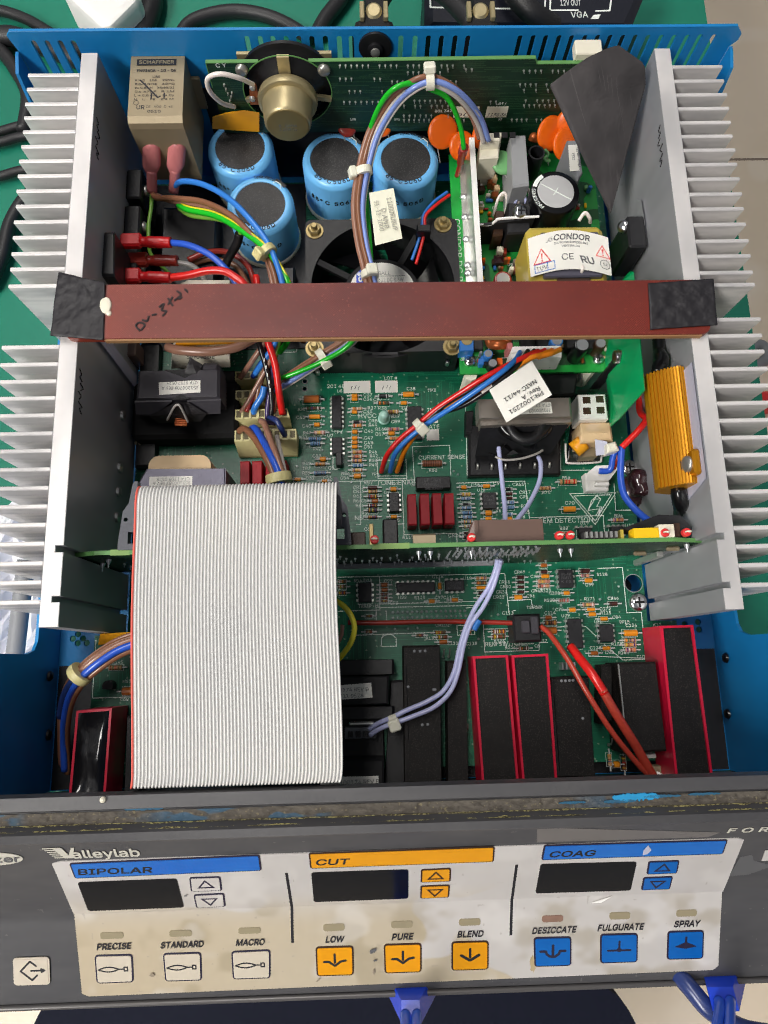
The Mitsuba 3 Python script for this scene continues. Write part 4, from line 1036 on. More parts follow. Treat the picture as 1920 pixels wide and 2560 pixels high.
for (a, b, lbl) in (((-.1112,.2489,.082), (-.1171,.2397,.06), None), ((-.0986,.2487,.082), (-.1061,.2395,.06), None)):
    a, b = np.array(a), np.array(b); d = (b - a) / np.linalg.norm(b - a); L = np.linalg.norm(b - a)
    nn_ = np.cross(d, (1, 0, 0)); k = part(lf, 'terminal_boot', hull([a + d * t + np.array([1, 0, 0]) * w_ * math.cos(q) + nn_ * .62 * w_ * math.sin(q) for t, w_ in ((-.001, .003), (.0012, .0044), (.0105, .0046), (.0145, .0028)) for q in np.linspace(0, 6.283, 17)[:-1]]), 'mat_spade_pink', 40)
    part(k, 'crimp', tube([a + d * .013, a + d * .017, a + d * L], [.0036] * 4 + [.0027] * 9 if False else .0026, 12, 4), 'mat_spade_pink', True)

# ---------------------------------------------------------------- standing back board with loudspeaker
YB = .2735
sb = thing('rear_circuit_board', 'upright dark green circuit board along the back wall, solder side showing', 'circuit board')
zt = (-.0088,.2735,.1055)[2]
bpoly = Polygon([((-.0803,.2735,.1062)[0], zt - .001), ((.0733,.2735,.1047)[0], zt), ((.0747,.2735,.1017)[0], zt - .003), ((.097,.2735,.1011)[0], zt - .003), ((.0993,.2735,.101)[0] + .004, .036), (.034, .036), (.034, .0605), ((-.0803,.2735,.1062)[0], .0605)])
sc = (-.0443,.2735,.0871); SR = .0166
bpoly = bpoly.difference(Point(sc[0], sc[2]).buffer(.0212, quad_segs=16))
BF = frame((0, YB, 0), (1, 0, 0), (0, 0, 1))
part(sb, 'board', ext(bpoly, .0016, frame((0, YB + .0016, 0), (1, 0, 0), (0, 0, 1))), 'mat_pcb_back')
part(sb, 'board_edge', ext(bpoly.buffer(.00015).difference(bpoly.buffer(-.0002)).intersection(sbox(-1, .09, 1, 1)), .0018, frame((0, YB + .0017, 0), (1, 0, 0), (0, 0, 1))), 'mat_green_edge')
part(sb, 'hole_rim', ext(Point(sc[0], sc[2]).buffer(.0217, quad_segs=16).difference(Point(sc[0], sc[2]).buffer(.0212, quad_segs=16)), .0003, BF), 'mat_green_edge')
r = random.Random(5); P = []
rows = [(163, 640, 1370), (170, 1400, 1500), (178, 1290, 1440), (196, 640, 760), (203, 980, 1090), (212, 1020, 1130), (222, 650, 1040), (232, 1300, 1440), (248, 870, 1200), (254, 640, 900), (262, 1010, 1110), (268, 1290, 1430), (296, 1010, 1160), (304, 1290, 1440), (310, 1010, 1120)]
ROWS = [((-.0182,.2735,.1027), (.0402,.2735,.1021)), ((.0214,.2735,.1002), (.0442,.2735,.1)), ((.0692,.2735,.0988), (.0885,.2735,.0986)), ((-.0185,.2735,.0951), (.0035,.2735,.0948)), ((.0065,.2735,.0931), (.0375,.2735,.0928)), ((-.0169,.2735,.0876), (.0125,.2735,.0872)), ((.069,.2735,.0908), (.0847,.2735,.0906)), ((.0717,.2735,.0873), (.0836,.2735,.0872)), ((-.0171,.2735,.0808), (.0028,.2735,.0806)), ((.051,.2735,.0802), (.0591,.2735,.0801)), ((.0128,.2735,.0812), (.0389,.2735,.0809)), ((.013,.2735,.0779), (.0352,.2735,.0776)), ((.0711,.2735,.0808), (.0913,.2735,.0805)), ((.0738,.2735,.0776), (.0922,.2735,.0774)), ((.0132,.2735,.0715), (.0359,.2735,.0712)), ((.0134,.2735,.0685), (.0445,.2735,.0681)), ((.0695,.2735,.068), (.0926,.2735,.0677)), ((.0139,.2735,.0985), (.0292,.2735,.0983)), ((-.0743,.2735,.0923), (-.0735,.2735,.087)), ((-.0715,.2735,.0874), (-.0734,.2735,.0825))]
for a, b in ROWS:
    n = max(2, int(abs(b[0] - a[0]) / .00254))
    for i in range(n + 1):
        if r.random() < .22: continue
        t = i / n; p = np.array(a) * (1 - t) + np.array(b) * t
        P.append(lathe([(.0006, 0), (.0004, .0006), (.0002, .0009), (.0002, .0018)], p, 6, (0, -1, 0)))
part(sb, 'solder_pins', cat(P), 'mat_tin', kind='stuff')
ms = []
for s_, px, h in (('201·347', (.0287,.2735,.0734), .0016), ('LOT·/', (.0595,.2735,.0778), .0014), ('50', (.0623,.2735,.0676), .0012), ('100', (-.0145,.2735,.0686), .0012), ('C·Y', (-.0761,.2735,.1021), .0022), ('101', (.0082,.2735,.0683), .0012)):
    ms.append(text(s_.replace('·', ' '), h, (px[0], YB - .00005, px[2]), (1, 0, 0), (0, 0, 1), .0001))
part(sb, 'printed_lettering', cat(ms), 'mat_print_white', kind='stuff')
for a, b, s_ in (((.0387,.2735,.0698), (.0515,.2735,.0769), '003'), ((.0553,.2735,.0696), (.0662,.2735,.0767), '1136 36')):
    k = part(sb, 'sticker', ext(sbox(a[0], a[2], b[0], b[2]), .0002, BF), 'mat_tag')
    part(k, 'lettering', text(s_, .0022, (a[0] + .0006, YB - .0002, a[2] + .0008), (1, 0, 0), (0, 0, 1), .0001, slant=.3, width=b[0] - a[0] - .0012), 'mat_print_grey')
k = part(sb, 'edge_socket', bx((.0923,.276,.102)[0], (.105,.276,.1019)[0], .2752, .2835, .101, .1062, .0005), 'mat_cream_white')
for c in ((-.0643,.2735,.1011), (-.0258,.2735,.1007)): screw(sb, 'screw', (c[0], YB - .0001, c[2]), (0, -1, 0), .0030, .0024, 'mat_steel', False)
sp = thing('loudspeaker', 'round brass coloured loudspeaker set into the upright back board', 'loudspeaker')
C_ = (sc[0], YB, sc[2])
part(sp, 'basket', lathe([(.0235, -.0062), (.0235, -.0045), (.0205, -.0042), (.018, -.003), (.012, .0005)], C_, 40, (0, -1, 0)), 'mat_black', 30)
part(sp, 'flange', hull([(sc[0] + a * .0222 + s1 * .002, YB + y, (zt - .0028 if b > 0 else sc[2] - .0205) + s2 * .0010) for a in (-1, 1) for b in (-1, 1) for s1 in (0,) for s2 in (-1, 1) for y in (.0055, .0072)]), 'mat_gilt')
part(sp, 'magnet_plate', lathe([(.0132, .002), (.0142, .003), (.0146, .005), (.0142, .0068), (.0128, .0074)], C_, 40, (0, -1, 0)), 'mat_gilt', 40)
part(sp, 'magnet_can', lathe([(.0122, .006), (.0118, .0135), (.0112, .0178), (.0102, .0188), (.0, .0186)], C_, 40, (0, -1, 0)), 'mat_gilt', 40)
k = part(sp, 'magnet_cap', lathe([(.0101, .0186), (.0101, .0192), (.0096, .0195)], C_, 40, (0, -1, 0)), 'mat_brass', 40)
part(k, 'lettering', cat([text(s_, .0017, (sc[0] - .0042, YB - .0195, sc[2] - .0004 - i * .0024), (1, 0, 0), (0, 0, 1), .00006, width=.0084) for i, s_ in enumerate(['8  OHM', '0.25W 04'])]), 'mat_print_grey')
for a in (1.57, -.2, 3.34):
    d = np.array([math.cos(a), 0, math.sin(a)]); u = np.array([-math.sin(a), 0, math.cos(a)])
    part(sp, 'spoke', hull([np.array(C_) + d * r_ + u * s_ * (.0028 if a == 1.57 else .0012) - np.array([0, y, 0]) for r_ in (.011, .0214) for s_ in (-1, 1) for y in (-.0006, .0012)]), 'mat_gilt')
part(sp, 'terminal_strip', hull([(-.0619,.271,.0953), (-.0585,.271,.0953), (-.0587,.271,.082), (-.0634,.271,.0821), (-.0622,.2725,.0937), (-.0588,.2725,.0937), (-.0589,.2725,.0804), (-.0637,.2725,.0804)]), 'mat_copper')
for c in ((-.0606,.2708,.0931), (-.0617,.2708,.0863)): part(sp, 'solder_tag', lathe([(.0016, 0), (.0013, .001), (.0005, .0015)], c, 12, (0, -1, 0)), 'mat_solder', 40)
single('speaker_lead', tube([(-.0596,.269,.0967), (-.0641,.264,.1055), (-.0714,.262,.1101), (-.0773,.262,.1086), (-.0793,.262,.1046), (-.0787,.263,.0976), (-.0759,.267,.0876), (-.0717,.272,.0798)], .0011, 10), 'wire_white', 'short white wire curling from the loudspeaker to the back board', 'wire', smooth=True)
single('orange_tape_strip', hull([(-.0859,.272,.0652), (-.084,.272,.0734), (-.0766,.272,.0762), (-.0673,.272,.0776), (-.06,.272,.076), (-.0621,.272,.0626), (-.0854,.2705,.0669), (-.0836,.2705,.0751), (-.067,.2705,.0793), (-.0597,.2705,.0777), (-.0618,.2705,.0644)]), 'mat_orange_tape', 'strip of orange tape behind the far left blue capacitor', 'tape')
# orange disc capacitors along the back board
def disc(c, R, ax, lab_, m='mat_disc_orange', th=.0017, nm='disc_capacitor', ct='capacitor', gr='orange disc capacitors'):
    k = thing(nm, lab_, ct, gr)
    part(k, 'body', lathe([(R * .3, -th), (R * .75, -th * .9), (R * .95, -th * .5), (R, 0), (R * .95, th * .5), (R * .75, th * .9), (R * .3, th)], c, 32, ax), m, 60)
    a = np.array(ax, float); a /= np.linalg.norm(a); x = np.cross(a, (0, 0, 1)); x /= np.linalg.norm(x); dn = np.cross(x, a); dn = dn if dn[2] < 0 else -dn
    for s_ in (-1, 1): part(k, 'lead', tube([np.array(c) + x * s_ * R * .5 + dn * R * .6, np.array(c) + x * s_ * R * .5 + dn * R * 1.7], .0003, 5, 2), 'mat_tin')
disc((.0335,.268,.066), .0082, (.25, -.75, .75), 'largest orange disc capacitor right of the blue capacitors')
disc((.0437,.2628,.062), .0072, (.3, -.75, .75), 'orange disc capacitor in front of the largest one, under the green wire')
disc((.0531,.267,.064), .006, (.8, -.5, .6), 'orange disc capacitor half hidden behind the white plug')
disc((.09,.2664,.066), .0085, (.35, -.7, .7), 'orange disc capacitor left of the black rubber sheet')
disc((.0989,.269,.07), .0072, (-.2, -.8, .6), 'upper orange disc capacitor tucked under the black rubber sheet')
disc((.0979,.2617,.064), .0082, (.4, -.6, .8), 'lower orange disc capacitor behind the white labelled box')
disc((-.0161,.2754,.062), .0052, (.1, -.5, .9), 'small dark red disc capacitor behind the blue capacitor left of the arch', 'wire_darkred')
disc((.0021,.2752,.062), .0052, (.1, -.5, .9), 'small orange disc capacitor behind the blue capacitor under the arch')

# ---------------------------------------------------------------- fan
fn = thing('cooling_fan', 'square black cooling fan lying flat with a white round label', 'fan')
fx, fy = .0006, .1868; H0, H1 = ZB + .0002, .0535; W = .0396
fr2 = rrect(fx - W, fx + W, fy - .0352, fy + W, .003).difference(Point(fx, fy + .001).buffer(.0368, quad_segs=20))
part(fn, 'housing', ext(fr2, .0032, None, H1 - .0032), 'mat_black')
part(fn, 'housing', ext(rrect(fx - W, fx + W, fy - .0352, fy + W, .003).difference(Point(fx, fy + .001).buffer(.0368, quad_segs=20)), .003, None, H0), 'mat_black')
part(fn, 'duct', ext(Point(fx, fy + .001).buffer(.0381, quad_segs=20).difference(Point(fx, fy + .001).buffer(.0368, quad_segs=20)), H1 - H0 - .006, None, H0 + .003), 'mat_dark')
part(fn, 'front_web', bx(fx - W + .002, fx + W - .002, fy - .0352, fy - .0338, H0 + .003, H1 - .0032), 'mat_black')
hubc = ((.0001,.1843,.0527)[0], (.0001,.1843,.0527)[1])
part(fn, 'hub', lathe([(.0196, 0), (.0196, .0008), (.019, .0012)], (hubc[0], hubc[1], H1 - .002), 48), 'mat_dark', 30)
k = part(fn, 'label', lathe([(.0172, 0), (.0172, .0002)], (hubc[0], hubc[1], H1 - .0008), 48), 'mat_sticker', 30)
part(k, 'blue_strip', ext(Point(*hubc).buffer(.0171, quad_segs=20).intersection(sbox(hubc[0] - .0132, -1, hubc[0] - .0076, 1)), .0001, None, H1 - .0006), 'mat_plug_blue')
part(k, 'lettering', text('papst', .0046, (hubc[0] - .0086, hubc[1] - .006, H1 - .0005), (0, 1, 0), (-1, 0, 0), .00006, True, width=.018), 'mat_print_white')
ms = [text(s_, .0021, (hubc[0] - .0064, hubc[1] + yy, H1 - .0006), depth=.00006, width=w_) for s_, yy, w_ in (('DC BALL', .0102, .0108), ('TYP 612 DC 0.6W', .0064, .0175), ('( 12 V = DC )', .0034, .0155), ('7F', .0016, .003))] + [ext(sbox(hubc[0] - .0064, hubc[1] + .0094, hubc[0] + .012, hubc[1] + .0097), .00006, None, H1 - .0006), ext(sbox(hubc[0] - .0064, hubc[1] - .0012, hubc[0] + .016, hubc[1] - .0009), .00006, None, H1 - .0006)]
part(k, 'lettering', cat(ms), 'mat_print_grey', kind='stuff')
for a in (2.62, 1.05, -.45, -2.1):
    d = np.array([math.cos(a), math.sin(a)]); u = np.array([-d[1], d[0]])
    part(fn, 'strut', hull([(hubc[0] + d[0] * r_ + u[0] * s_ * .0016, hubc[1] + d[1] * r_ + u[1] * s_ * .0016, z) for r_ in (.018, .0378) for s_ in (-1, 1) for z in (H1 - .0034, H1 - .0012)]), 'mat_dark')
for i in range(7):
    a = i * 2 * math.pi / 7; P = []
    for t in np.linspace(0, 1, 6):
        r_ = .0175 + .0185 * t; P.append([(hubc[0] * .5 + fx * .5 + r_ * math.cos(a + w_ * .42 + t * .3), fy + .0012 + r_ * math.sin(a + w_ * .42 + t * .3), H0 + .009 + w_ * .005) for w_ in (-1, 1)])
    v = np.array(P).reshape(-1, 3); F = [[2 * j, 2 * j + 1, 2 * j + 3] for j in range(5)] + [[2 * j, 2 * j + 3, 2 * j + 2] for j in range(5)]
    v = np.vstack([v, v - [0, 0, .0009]]); F = F + [[a_ + 12, c_ + 12, b_ + 12] for a_, b_, c_ in F]
    part(fn, 'blade', (v, np.array(F)), 'mat_black_gloss', True)
for c in ((-.0342,.2198,.0535), (.0327,.2225,.0535), (-.0346,.154,.0535), (.0343,.1536,.0535)):
    k = part(fn, 'bolt', lathe([(.0034, 0), (.0034, .0024), (.0028, .003)], c, 6, (0, 0, 1)), 'mat_brass')
    part(k, 'stud', lathe([(.0017, 0), (.0017, .005), (.0013, .0056)], c, 12), 'mat_brass', 40)
    part(k, 'washer', lathe([(.0046, 0), (.0046, .0007)], (c[0], c[1], c[2] - .0001), 20), 'mat_brass')
for c in ((-.034,.1463,.04), (.033,.1501,.04)):
    part(fn, 'pin', tube([c, np.array(c) + [0, -.0002, .0042]], .0012, 10, 2), 'mat_chrome', True)
fw = thing('fan_wires', 'red and blue twisted fan wires with a black clip', 'wire')
part(fw, 'wire', tube([(.0353,.2386,.058), (.0279,.2314,.06), (.0224,.2238,.061), (.0212,.2176,.06), (.0194,.2109,.058), (.0157,.2009,.056)], .00085, 8), 'wire_skyblue', True)
part(fw, 'wire', tube([(.0365,.2369,.058), (.0287,.2288,.061), (.0231,.2223,.0615), (.0226,.216,.06), (.021,.2091,.058), (.0177,.1986,.056)], .00085, 8), 'wire_red', True)
part(fw, 'clip', blk([(.0181,.212,.064), (.0253,.2119,.064), (.0255,.2159,.064), (.0182,.216,.064)], .054, .0006), 'mat_black')
# ---------------------------------------------------------------- power supply board
ZP = .0495
ps = thing('power_supply_board', 'bright green power supply board raised on white posts at the right rear', 'power supply')
part(ps, 'board', bx(.0383, .1168, .1408, .2678, ZP - .0016, ZP), 'mat_psu_board')
part(ps, 'board_rim', cat(bx(.0383, .0437, .1408, .2678, ZP, ZP + .0001), bx(.0437, .1168, .1408, .1447, ZP, ZP + .0001)), 'mat_psu_rim')
mat('mat_psu_rim', (22, 146, 56), .32)
part(ps, 'printed_lettering', cat(text('CONDOR DC POWER SUPPLIES', .0029, (.0395, .2285, ZP + .0001), (0, -1, 0), (1, 0, 0), .00008, width=.0795), text('R26 V Adj', .0022, (.0394, .1585, ZP + .0001), (0, -1, 0), (1, 0, 0), .00008, width=.0105),
    *[text(s_, .0016, (x, y, ZP + .0001), depth=.00008) for s_, x, y in (('U77', .0562, .1535), ('CR18', .0585, .1425), ('+', .0535, .1445), ('e', .0535, .149), ('F2', .06, .234), ('C8', .0665, .236), ('R4', .0585, .244), ('GND', .0625, .192), ('02-2', .0585, .1735), ('R18', .0745, .190), ('Q3', .0655, .183), ('D9', .066, .2005), ('TP2', .0735, .181))]), 'mat_print_white', kind='stuff')
part(ps, 'printed_lines', cat([ext(LineString(l).buffer(.00018), .00007, None, ZP + .0001) for l in ([(.044, .262), (.058, .262), (.058, .258)], [(.0465, .24), (.0465, .225), (.051, .225), (.051, .238)], [(.06, .1445), (.06, .149), (.066, .149)], [(.0535, .1545), (.0535, .151), (.056, .151)], [(.075, .196), (.084, .196), (.084, .187), (.075, .187), (.075, .196)])]), 'mat_print_white', kind='stuff')
for c in ((.044,.1391,.036), (.1058,.1424,.036)):
    single('standoff', cyl((c[0], c[1] + .002, ZB), (c[0], c[1] + .002, ZP - .0017), .0034, 8), 'mat_nylon', 'white nylon post under the front edge of the power supply board, ' + ('left one' if c[0] < .06 else 'right one'), 'standoff', 'white board posts')
for c in ((.0434,.1474,.0496), (.109,.1472,.0496)): screw(ps, 'screw', c, (0, 0, 1), .0029, .002, 'mat_chrome')
# aluminium heat spreader wall
ew = part(ps, 'heat_spreader', hull([(.0462, y, z) for y in (.166, .2605) for z in (ZP, .0705)] + [(.0488, y, z) for y in (.166, .2605) for z in (ZP, .0705)]), 'mat_tin')
part(ew, 'foot', bx(.0436, .0462, .166, .2605, ZP, ZP + .0022), 'mat_tin')
part(ew, 'top_edge', bx(.0461, .0489, .166, .2605, .0704, .0708), 'mat_white')
for y in (.240, .228, .215, .2, .1955, .184, .172): part(ew, 'solder_bead', lathe([(.0019, 0), (.0016, .0012), (.0006, .0019)], (.0446, y, ZP + .0022), 12), 'mat_solder', 40)
part(ps, 'ground_sleeve', tube([(.042,.2489,.078), (.042,.2499,.072), (.0422,.252,.062), (.0415,.2519,.053)], [.0024] * 8 + [.0019] * 8 + [.0012] * 9, 10), 'wire_darkred', True)
# white mains plug on the board
k = part(ps, 'mains_connector', blk([(.0508,.248,.071), (.0606,.2489,.071), (.0634,.2631,.071), (.0526,.2626,.071)], ZP, .0008), 'mat_cream_white')
part(k, 'housing', blk([(.0511,.2529,.0775), (.0604,.2532,.0775), (.062,.2578,.0775), (.0516,.2575,.0775)], .0705, .0006), 'mat_cream_white')
for i in range(3): part(k, 'slot', bx(.0575 + .004 * i, .0603 + .004 * i, .2545, .2575, .0773, .0778), 'mat_dark')
part(k, 'header', blk([(.0538,.2546,.058), (.0631,.2554,.058), (.0634,.2603,.058), (.0545,.2599,.058)], ZP, .0005), 'mat_paper_tan')
disc((.0641,.2517,.063), .0062, (.25, -.25, .9), 'pale green disc on the power supply board beside the white plug', 'mat_varistor_green', .0016, 'varistor', 'varistor', None)
k = part(ps, 'film_capacitor', blk([(.0659,.229,.074), (.0744,.2303,.074), (.0744,.2593,.074), (.0666,.2591,.074)], ZP, .0008), 'mat_grey_box')
part(ps, 'sleeve', (lambda A: app(A, ext(Point(0, 0).buffer(.0042).difference(Point(0, 0).buffer(.0034)), .016)))(frame(((.0805,.252,.07)[0], (.0805,.252,.07)[1], .054), (1, 0, 0), (0, 1, 0))), 'mat_black')
part(ps, 'inductor', tube([(.0804,.2655,.062), (.0813,.2667,.064), (.0833,.2659,.062)], .0019, 10), 'mat_copper', True)
part(ps, 'green_lead', tube([(.0859,.2566,.066), (.088,.2558,.064), (.0867,.2543,.062), (.0898,.2549,.06)], .0009, 8), 'mat_varistor_green', True)
k = part(ps, 'labelled_box', blk([(.0984,.2316,.076), (.1009,.2352,.076), (.0999,.2542,.076), (.0946,.2541,.076)], ZP, .0006), 'mat_grey')
part(k, 'sticker', ext(Polygon([(.0945,.2361,.0761)[:2], (.0994,.2363,.0761)[:2], (.0994,.2512,.0761)[:2], (.0948,.251,.0761)[:2]]), .0001, None, .0761), 'mat_sticker')
a = (.0988,.2496,.0763)
part(k, 'lettering', cat(text('3Z54LE-7001A', .0016, a, (0, -1, 0), (1, 0, 0), .00006, width=.0115), text('TEST', .0013, (a[0] - .0026, a[1] - .003, a[2]), (0, -1, 0), (1, 0, 0), .00006)), 'mat_print_grey')
# big black electrolytic
c = (.0865,.2246,.0765); bc = part(ps, 'electrolytic_capacitor', lathe([(.0121, 0), (.0124, .001), (.0124, .0245), (.0118, .0262), (.0092, .0268)], (c[0], c[1], ZP), 44), 'mat_black_gloss', 40)
part(bc, 'silver_top', lathe([(.0091, .0266), (.0091, .0269), (.0088, .0270)], (c[0], c[1], ZP), 40), 'mat_silver_top', 40)
mat('mat_silver_top', (186, 186, 186), .5, .3)
part(bc, 'score', cat([ext(LineString([(c[0] - .007, c[1] + .0042), (c[0] + .007, c[1] - .0046)]).buffer(.00022), .00008, None, ZP + .0270), ext(LineString([(c[0] - .0012, c[1] - .002), (c[0] + .0012, c[1] + .002)]).buffer(.0002), .00008, None, ZP + .0270)]), 'mat_print_white')
a_ = np.linspace(2.15, 2.85, 10)
part(bc, 'marking', cat([ext(Polygon([(c[0] + r_ * math.cos(t), c[1] + r_ * math.sin(t)) for r_, tt in ((.0095, a_), (.0117, a_[::-1])) for t in tt]), .0001, None, ZP + .0266)]
     + [text('50HE51NM'[i], .0018, (c[0] + .0118 * math.cos(2.95 + i * .13), c[1] + .0118 * math.sin(2.95 + i * .13), ZP + .0266), (-math.sin(2.95 + i * .13), math.cos(2.95 + i * .13), 0), (-math.cos(2.95 + i * .13), -math.sin(2.95 + i * .13), 0), .00006) for i in range(8)]), 'mat_print_white')
# bracket with screw
bk = part(ps, 'bracket', hull([(.092,.2211,0)[:0] or (x, y, z) for x in (.0492, .0765) for y in (.2135, .2148) for z in (ZP, .0655 if x < .06 else .071)]), 'mat_dark')
part(bk, 'bright_edge', tube([(.0493, .2141, .0655), (.0552, .2141, .0656), (.0575, .2141, .0685), (.060, .2141, .0704), (.0785, .2141, .0716)], .0007, 6, 4), 'mat_white')
k = part(ps, 'power_transistor', blk([(.0633,.2084,.066), (.0751,.2089,.066), (.0756,.2228,.07), (.0639,.2236,.07)], ZP, .0008), 'mat_black')
screw(k, 'screw', (.0692,.2173,.0705), (.1, -.25, .95), .0036, .003, 'mat_chrome')
part(ps, 'power_transistor', blk([(.0568,.21,.062), (.0622,.2108,.062), (.0636,.2238,.063), (.0591,.2244,.063)], ZP, .0008), 'mat_outline_brown')
# small standing parts
rs = random.Random(21)
SM = [((.0495,.209,.056), 'mat_cream_white', .002, .006), ((.0493,.2032,.055), 'mat_yellow_tape', .0034, .006), ((.0527,.202,.054), 'mat_disc_orange', .0022, .005), ((.0618,.207,.056), 'mat_cream_white', .003, .006), ((.0636,.2075,.053), 'wire_darkred', .0036, .003), ((.0564,.2188,.055), 'mat_can_tan', .003, .004), ((.0614,.2493,.056), 'mat_paper_tan', .0026, .006), ((.0589,.2472,.055), 'mat_copper', .0022, .006), ((.0625,.2438,.055), 'mat_paper_tan', .0026, .006),
      ((.0612,.2402,.054), 'mat_copper', .003, .005), ((.0517,.2466,.055), 'mat_outline_brown', .0035, .006), ((.0544,.2444,.053), 'mat_outline_brown', .003, .004), ((.0695,.2006,.055), 'mat_tin', .002, .006), ((.0688,.1968,.053), 'mat_spade_pink', .0026, .003), ((.0496,.2231,.053), 'mat_dark', .004, .004), ((.061,.2025,.053), 'mat_varistor_brown', .0045, .004), ((.0593,.2015,.052), 'mat_outline_brown', .003, .003)]
for c, m, r_, h in SM:
    part(ps, 'small_part', hull([(c[0] + sx * r_ * (.55 if z else .5), c[1] + sy * r_ * .5, ZP + .0003 + z * (c[2] - ZP + .001)) for sx in (-1, 1) for sy in (-1, 1) for z in (0, .7)] + [(c[0], c[1], c[2] + .0014)]), m)
for px, col in (((.063,.2344,.06), 'white'), ((.0737,.2333,.065), 'white'), ((.0717,.2313,.064), 'lavender')):
    part(ps, 'jumper', tube([np.array(px) + o for o in ([-.003, -.006, -.008], [-.0015, -.001, -.001], [.0015, .001, .001], [.0035, -.002, -.003], [.003, -.006, -.009])], .0008, 8), 'wire_' + col, True)
c = (.0615,.1883,.058); k = part(ps, 'electrolytic_capacitor', lathe([(.0046, ZP), (.0046, .0572), (.0042, .058), (.0034, .0582)], (c[0], c[1], 0), 28), 'wire_darkred', 40)
part(k, 'silver_top', lathe([(.0034, .058), (.0034, .0583)], (c[0], c[1], 0), 24), 'mat_tin')
rs = random.Random(77)
cm = ['mat_disc_orange', 'mat_copper', 'mat_paper_tan', 'mat_outline_brown', 'mat_dark', 'mat_tin', 'mat_cream_white', 'mat_trim_blue', 'wire_darkred', 'mat_varistor_green', 'mat_yellow', 'mat_can_tan']
for x0_, x1_, y0_, y1_, n_ in ((.0505, .0675, .167, .205, 26), (.0505, .066, .217, .252, 22), (.046, .115, .1465, .163, 34), (.083, .1, .205, .214, 8), (.096, .115, .232, .262, 12)):
    for _ in range(n_):
        x, y, h = rs.uniform(x0_, x1_), rs.uniform(y0_, y1_), rs.uniform(.002, .0065); a = rs.choice((0, 1)); l, d = rs.uniform(.0022, .0046), rs.uniform(.001, .0018)
        if rs.random() < .55: me = cyl((x - l * (1 - a) * .5, y - l * a * .5, ZP + d * .5 + .0004), (x + l * (1 - a) * .5, y + l * a * .5, ZP + d * .5 + .0004), d * .6, 10, .0002)
        else: me = bx(x - d * .7, x + d * .7, y - d * .6, y + d * .6, ZP + .0002, ZP + h, .0004)
        part(ps, 'small_part', me, rs.choice(cm))
# transformer with tape and maker's strap
tx = thing('supply_transformer', 'yellow taped transformer with a white CONDOR strap on the power supply board', 'transformer')
x0, x1, y0, y1, zt2 = .0690, .1062, .1675, .2025, .082
part(tx, 'winding', bx(x0, x1, y0, y1, ZP + .002, zt2, .0025), 'mat_yellow_tape')
part(tx, 'core', bx(x0 + .006, x1 - .0035, y0 + .006, y1 - .0055, ZP + .002, zt2 + .0024, .0006), 'mat_lamination')
part(tx, 'core_window', bx(x0 + .0125, x1 - .009, y0 + .0035, y0 + .0062, zt2 - .002, zt2 + .0012, .0004), 'mat_outline_brown')
n = 24; P = []
xs = np.linspace(x0 - .0004, x1 + .0006, n); zz = zt2 + .0026 + .0012 * np.sin(np.pi * (xs - xs[0]) / (xs[-1] - xs[0])); bow = .0035 * np.sin(np.pi * (xs - xs[0]) / (xs[-1] - xs[0]))
SY0, SY1 = .1735, .1935
v = np.concatenate([np.stack([xs, SY0 + bow * .9, zz], -1), np.stack([xs, SY1 + bow, zz], -1), np.stack([xs, SY0 + bow * .9, zz - .0003], -1), np.stack([xs, SY1 + bow, zz - .0003], -1)])
F = []
for i in range(n - 1): F += [[i, i + 1, n + i + 1], [i, n + i + 1, n + i], [2 * n + i, 3 * n + i + 1, 2 * n + i + 1], [2 * n + i, 3 * n + i, 3 * n + i + 1], [i, 2 * n + i + 1, i + 1], [i, 2 * n + i, 2 * n + i + 1], [n + i, n + i + 1, 3 * n + i + 1], [n + i, 3 * n + i + 1, 3 * n + i]]
sk_ = part(tx, 'strap', (v, np.array(F)), 'mat_sticker', 40)
zs = zt2 + .0040
def onstrap(mesh):
    v, f = arr(mesh); v = v.copy(); w = np.sin(np.pi * np.clip((v[:, 0] - xs[0]) / (xs[-1] - xs[0]), 0, 1)); v[:, 1] += .0033 * w; v[:, 2] += zt2 + .0027 + .0012 * w; return v, f
cxm = (x0 + x1) / 2 + .001
part(sk_, 'lettering', onstrap(cat(text('CONDOR', .0029, (cxm - .0082, .1896 - .0008, 0), bold=True, slant=.15, width=.0172), *[ext(sbox(cxm - .0122 + i * .0008, .1887 + i * .0007, cxm - .0086, .18885 + i * .0007), .0001) for i in range(4)])), 'mat_print_grey')
part(sk_, 'lettering', onstrap(cat(text('D.C. POWER SUPPLIES, INC.', .0010, (cxm - .008, .1868, 0), width=.0162), text('VENTURA, CA', .0010, (cxm - .0045, .1849, 0), width=.0085), text('CE', .0031, (cxm - .005, .1783, 0), width=.0056), text('RU', .0034, (cxm + .0044, .177, 0), bold=True, slant=-.25, width=.0062), text('SA', .0018, (cxm + .0145, .1775, 0), width=.0022), ext(Point(cxm + .0154, .1783).buffer(.0024).difference(Point(cxm + .0154, .1783).buffer(.0021)), .0001), text('TUV', .0021, (cxm - .0172, .1752, 0), width=.0052))), 'mat_print_grey', kind='stuff')
warn = []
for cx_, cy_, s_ in ((cxm - .0142, .1815, 1.), (cxm + .0148, .1842, .85)):
    t = Polygon([(cx_ - .0042 * s_, cy_ - .0028 * s_), (cx_ + .0042 * s_, cy_ - .0028 * s_), (cx_, cy_ + .0048 * s_)])
    warn += [ext(t.difference(t.buffer(-.0004 * s_)), .0001), ext(Polygon([(cx_ - .0004, cy_ + .0022 * s_), (cx_ + .0004, cy_ + .0022 * s_), (cx_ + .0001, cy_ - .0008 * s_), (cx_ - .0001, cy_ - .0008 * s_)]), .0001), ext(Point(cx_, cy_ - .0016 * s_).buffer(.0004 * s_), .0001)]
